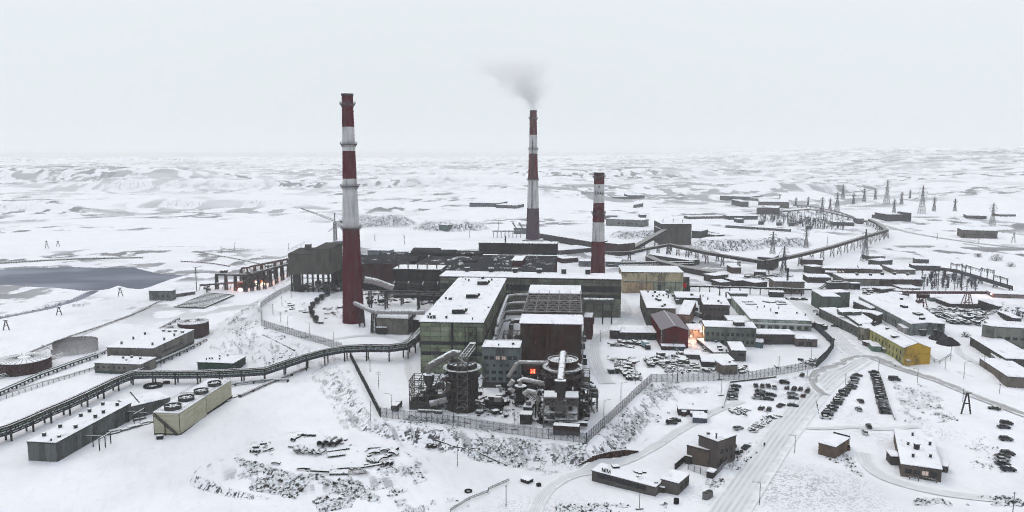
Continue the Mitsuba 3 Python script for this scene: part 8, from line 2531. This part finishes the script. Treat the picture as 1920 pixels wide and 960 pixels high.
def rocks(label, quad, n, size, cat='rocks', name='bank_rocks', col=(.05, .047, .046), flat=.7, thr=.5, sc=7.0):
    px = NR.rand(n * 3, 2)
    q = [np.array(p, float) for p in quad]
    P = (q[0] * (1 - px[:, :1]) + q[1] * px[:, :1]) * (1 - px[:, 1:]) + (q[3] * (1 - px[:, :1]) + q[2] * px[:, :1]) * px[:, 1:]
    w = np.array([Z(a, b, -4)[:2] for a, b in P]) if n < 4000 else None
    keep = NR.rand(len(w)) < .8 * sst(thr - .10, thr + .22, nfbm(w[:, 0] / sc + 5, w[:, 1] / sc, 3))
    w = w[keep][:int(n * (.8 if 'knoll' in label else .5))]
    if not len(w):
        return
    z = terr(w[:, 0], w[:, 1])
    s = size * (.35 + NR.rand(len(w)) ** 2.5 * 1.6)
    v = OCT_V[None] * (1 + .5 * (NR.rand(len(w), 6, 1) - .5)) * s[:, None, None] * np.array([1, .75, flat])
    a = NR.rand(len(w)) * 6.28
    c, sn = np.cos(a)[:, None], np.sin(a)[:, None]
    x, y = v[..., 0] * c - v[..., 1] * sn, v[..., 0] * sn + v[..., 1] * c
    v = np.stack([x + w[:, :1], y + w[:, 1:], v[..., 2] + z[:, None] + .1 * s[:, None]], -1).reshape(-1, 3)
    f = (OCT_F[None] + 6 * np.arange(len(w))[:, None, None]).reshape(-1, 3)
    solo(name, label, cat, (v, f), col, 'rockmat', kind='stuff')


def f_rock(p, n, uv):
    a = fbm(p.x * 1.3, p.y * 1.3, p.z * 1.3, 2)
    return mix(vcol(uv) * (.6 + .8 * a), mi.Color3f(*SNOW), smoothstep(.44, .72, n.z + (a - .5) * .9) * .94)


scene['rockmat'] = {'type': 'twosided', 'b': {'type': 'diffuse', 'reflectance': proc(f_rock)}}
rocks('snow dusted rubble on the left part of the front bank', [(720, 790), (900, 815), (900, 850), (720, 812)], 2200, .42)
rocks('snow dusted rubble on the middle of the front bank', [(880, 812), (1040, 832), (1040, 880), (880, 852)], 2800, .45)
rocks('snow dusted rubble on the front corner of the bank', [(1030, 832), (1110, 838), (1090, 872), (1020, 882)], 1800, .45)
rocks('snow dusted rubble on the right bank below the oblique fence', [(1115, 835), (1225, 725), (1265, 735), (1160, 852)], 2600, .42)
rocks('rubble spread on the snow right of the bank', [(1210, 745), (1290, 728), (1330, 745), (1200, 830)], 900, .40, thr=.55)
rocks('dark boulders on the front face of the knoll, left part', [(440, 858), (560, 892), (600, 930), (470, 905)], 2600, .50, thr=.47)
rocks('dark boulders on the front face of the knoll, right part', [(560, 892), (700, 885), (712, 930), (600, 945)], 3200, .55, thr=.44)
rocks('stony snow at the right end of the knoll', [(690, 880), (770, 850), (800, 890), (730, 925)], 900, .35, thr=.52)
rocks('stony strip between the long hut and the main road', [(1320, 905), (1390, 840), (1440, 842), (1340, 925)], 1100, .45, thr=.46)
rocks('dark scrub tufts at the bottom right', [(1715, 948), (1900, 942), (1920, 958), (1715, 958)], 1500, .65, name='scrub_tufts', cat='scrub', col=(.05, .05, .055), thr=.46)
rocks('dark scrub tufts at the bottom centre', [(1045, 935), (1250, 940), (1250, 960), (1040, 960)], 1100, .6, name='scrub_tufts', cat='scrub', col=(.05, .05, .055), thr=.50)
rocks('ribbed stony field behind the bungalow', [(1672, 722), (1750, 735), (1800, 800), (1690, 806)], 2600, .34, thr=.46, sc=4)
rocks('stony bank above the straight garage', [(1545, 858), (1600, 866), (1620, 905), (1560, 900)], 700, .35, thr=.5)
rocks('stones on the slope left of the fenced yard', [(420, 590), (486, 600), (600, 650), (470, 690)], 1500, .5, thr=.54)
rocks('stones on the slope below the slag cranes', [(440, 580), (485, 560), (490, 600), (430, 620)], 500, .6, thr=.54)
rocks('stony ground at the bottom centre right of the pipe barrier', [(740, 925), (860, 905), (880, 945), (750, 958)], 900, .32, thr=.54)
rocks('stones and tufts by the right edge cars', [(1800, 830), (1872, 820), (1880, 910), (1830, 910)], 500, .35, thr=.55)
SH = ['leftmost bare bush on the hillside behind the right switchyard', 'large bare bush on the hillside right of the right switchyard', 'bare bush by the storage sheds at the right edge', 'bare bush beside the dark stock at the right', 'far bare bush in the snow beneath the slope road']
for i, (px, py, r) in enumerate([(1834, 482, 4.5), (1868, 489, 8), (1906, 596, 4), (1810, 632, 3.5), (1895, 500, 5)]):
    g = G(px, py)
    k = thing('bush', SH[i], 'bush')
    m = MB()
    for j in range(260):
        d = NR.randn(3)
        d /= np.linalg.norm(d)
        d[2] = abs(d[2])
        a = g + d * r * NR.rand() ** .5 * [.9, .9, .8]
        b_ = a + NR.randn(3) * r * .14
        w = NR.randn(3) * r * .03
        m.add([a, b_, a + w], [[0, 1, 2]])
    for j in range(14):
        d = NR.randn(3)
        d[2] = abs(d[2]) + .6
        d /= np.linalg.norm(d)
        m.bar(g - [0, 0, .2], g + d * r * .9, .12)
    put(k, m, (.05, .05, .06), 'vcol')
k = thing('spruce', 'small dark spruce between the pale house and the yellow building', 'tree')
g = G(1636, 632)
m = MB()
for j in range(420):
    f = NR.rand()
    a = NR.rand() * 6.28
    r = (1 - f) * 2.0 * NR.rand() ** .4
    p = g + [r * math.cos(a), r * math.sin(a), 1.2 + f * 9.5]
    d = np.array([math.cos(a), math.sin(a), -.45]) * .7
    w = np.array([-math.sin(a), math.cos(a), 0]) * .22
    m.add([p - w, p + w, p + d], [[0, 1, 2]])
part(k, 'crown', m, (.018, .03, .022), 'steel')
part(k, 'trunk', MB().tube([g - [0, 0, .3], g + [0, 0, 10]], [.18, .04], 6), (.05, .04, .035), 'vcol')
# ------------------------------------------------------------------ smoke, steam, haze


def volume(key, label, lo, hi, dens, sig, albedo):
    lo, hi = np.asarray(lo, float), np.asarray(hi, float)
    n = [int(x) for x in np.clip((hi - lo) / np.max(hi - lo) * 64, 16, 64)]
    zz, yy, xx = np.meshgrid(*[np.linspace(lo[i], hi[i], n[i]) for i in (2, 1, 0)], indexing='ij')
    d = np.clip(dens(xx, yy, zz), 0, 1)
    for ax in range(3):
        for e in (0, -1):
            sl = [slice(None)] * 3
            sl[ax] = e
            d[tuple(sl)] = 0
    tw = T().translate(lo.tolist()).scale((hi - lo).tolist())
    scene[key + '_medium'] = {'type': 'heterogeneous', 'albedo': {'type': 'rgb', 'value': albedo}, 'scale': 1.0,
                              'sigma_t': {'type': 'gridvolume', 'grid': mi.VolumeGrid((d * sig).astype(np.float32)[..., None]), 'to_world': tw, 'filter_type': 'trilinear'}}
    scene[key] = {'type': 'cube', 'to_world': T().translate(((lo + hi) / 2).tolist()).scale(((hi - lo) / 2).tolist()), 'bsdf': {'type': 'null'}, 'interior': {'type': 'ref', 'id': key + '_medium'}, 'exterior': {'type': 'ref', 'id': 'haze_medium'}}
    labels[key] = {'label': label, 'category': 'smoke', 'kind': 'stuff'}


def n3(x, y, z, s, o=3):
    p = np.stack([x / s, y / s, z / s], -1)
    return meshkit.fbm(p, o)


zt = zat(C2, 207)


def plume(x, y, z):
    h = (z - zt) / 62
    hh = np.clip(h, 0, 1)
    cx, cy = C2[0] - 16 * hh ** .8, C2[1] + 3 * hh
    r = 3.0 + 30 * hh ** .72
    n = n3(x, y, z, 15) - .5
    dd = np.hypot((x - cx) / (1 + .35 * hh), y - cy) / r + n * 1.3
    core = sst(1.05, .3, dd) * np.exp(-2.7 * hh)
    d2 = np.hypot((x - C2[0] + 38 * hh ** 1.3) / 1.7, y - cy) / r + (n3(x + 90, y, z, 11) - .5) * 2.4
    wisp = sst(1.0, .3, d2) * .16
    return np.maximum(core, wisp) * sst(1, .62, h) * (h > -.01) * (.35 + 1.3 * n3(x + 40, y, z, 6))


volume('smoke', 'soft grey smoke plume drifting left from the middle chimney', [C2[0] - 85, C2[1] - 40, zt - 2], [C2[0] + 40, C2[1] + 45, zt + 72], plume, .32, [.86, .86, .87])
ga, gb = G(88, 697), G(290, 612)


def steam(x, y, z):
    t = np.clip(((x - ga[0]) * (gb[0] - ga[0]) + (y - ga[1]) * (gb[1] - ga[1])) / np.sum((gb - ga)[:2] ** 2), 0, 1)
    dx, dy = x - (ga[0] + (gb[0] - ga[0]) * t), y - (ga[1] + (gb[1] - ga[1]) * t)
    n = n3(x, y, z, 12) - .5
    r = np.hypot(dx, dy) / 13 + n * 1.3
    h = (z + 10.5) / 13 + n * .8
    return sst(1, .3, r) * sst(1, .15, h) * (1 - .75 * t) * sst(0, .12, t) * (.4 + 1.2 * n3(x, y + 50, z, 5))


lo = np.minimum(ga, gb)[:2] - 24
hi = np.maximum(ga, gb)[:2] + 24
volume('steam', 'low veil of steam trailing from the pipes past the dark tank', [*lo, -14], [*hi, 8], steam, .032, [.93, .93, .95])
scene['haze'] = {'type': 'cube', 'to_world': T().translate([0, 0, 105]).scale([9000, 9000, 137]), 'bsdf': {'type': 'null'}, 'interior': {'type': 'ref', 'id': 'haze_medium'}}
labels['haze'] = {'label': 'thin winter haze over the whole valley', 'kind': 'stuff'}
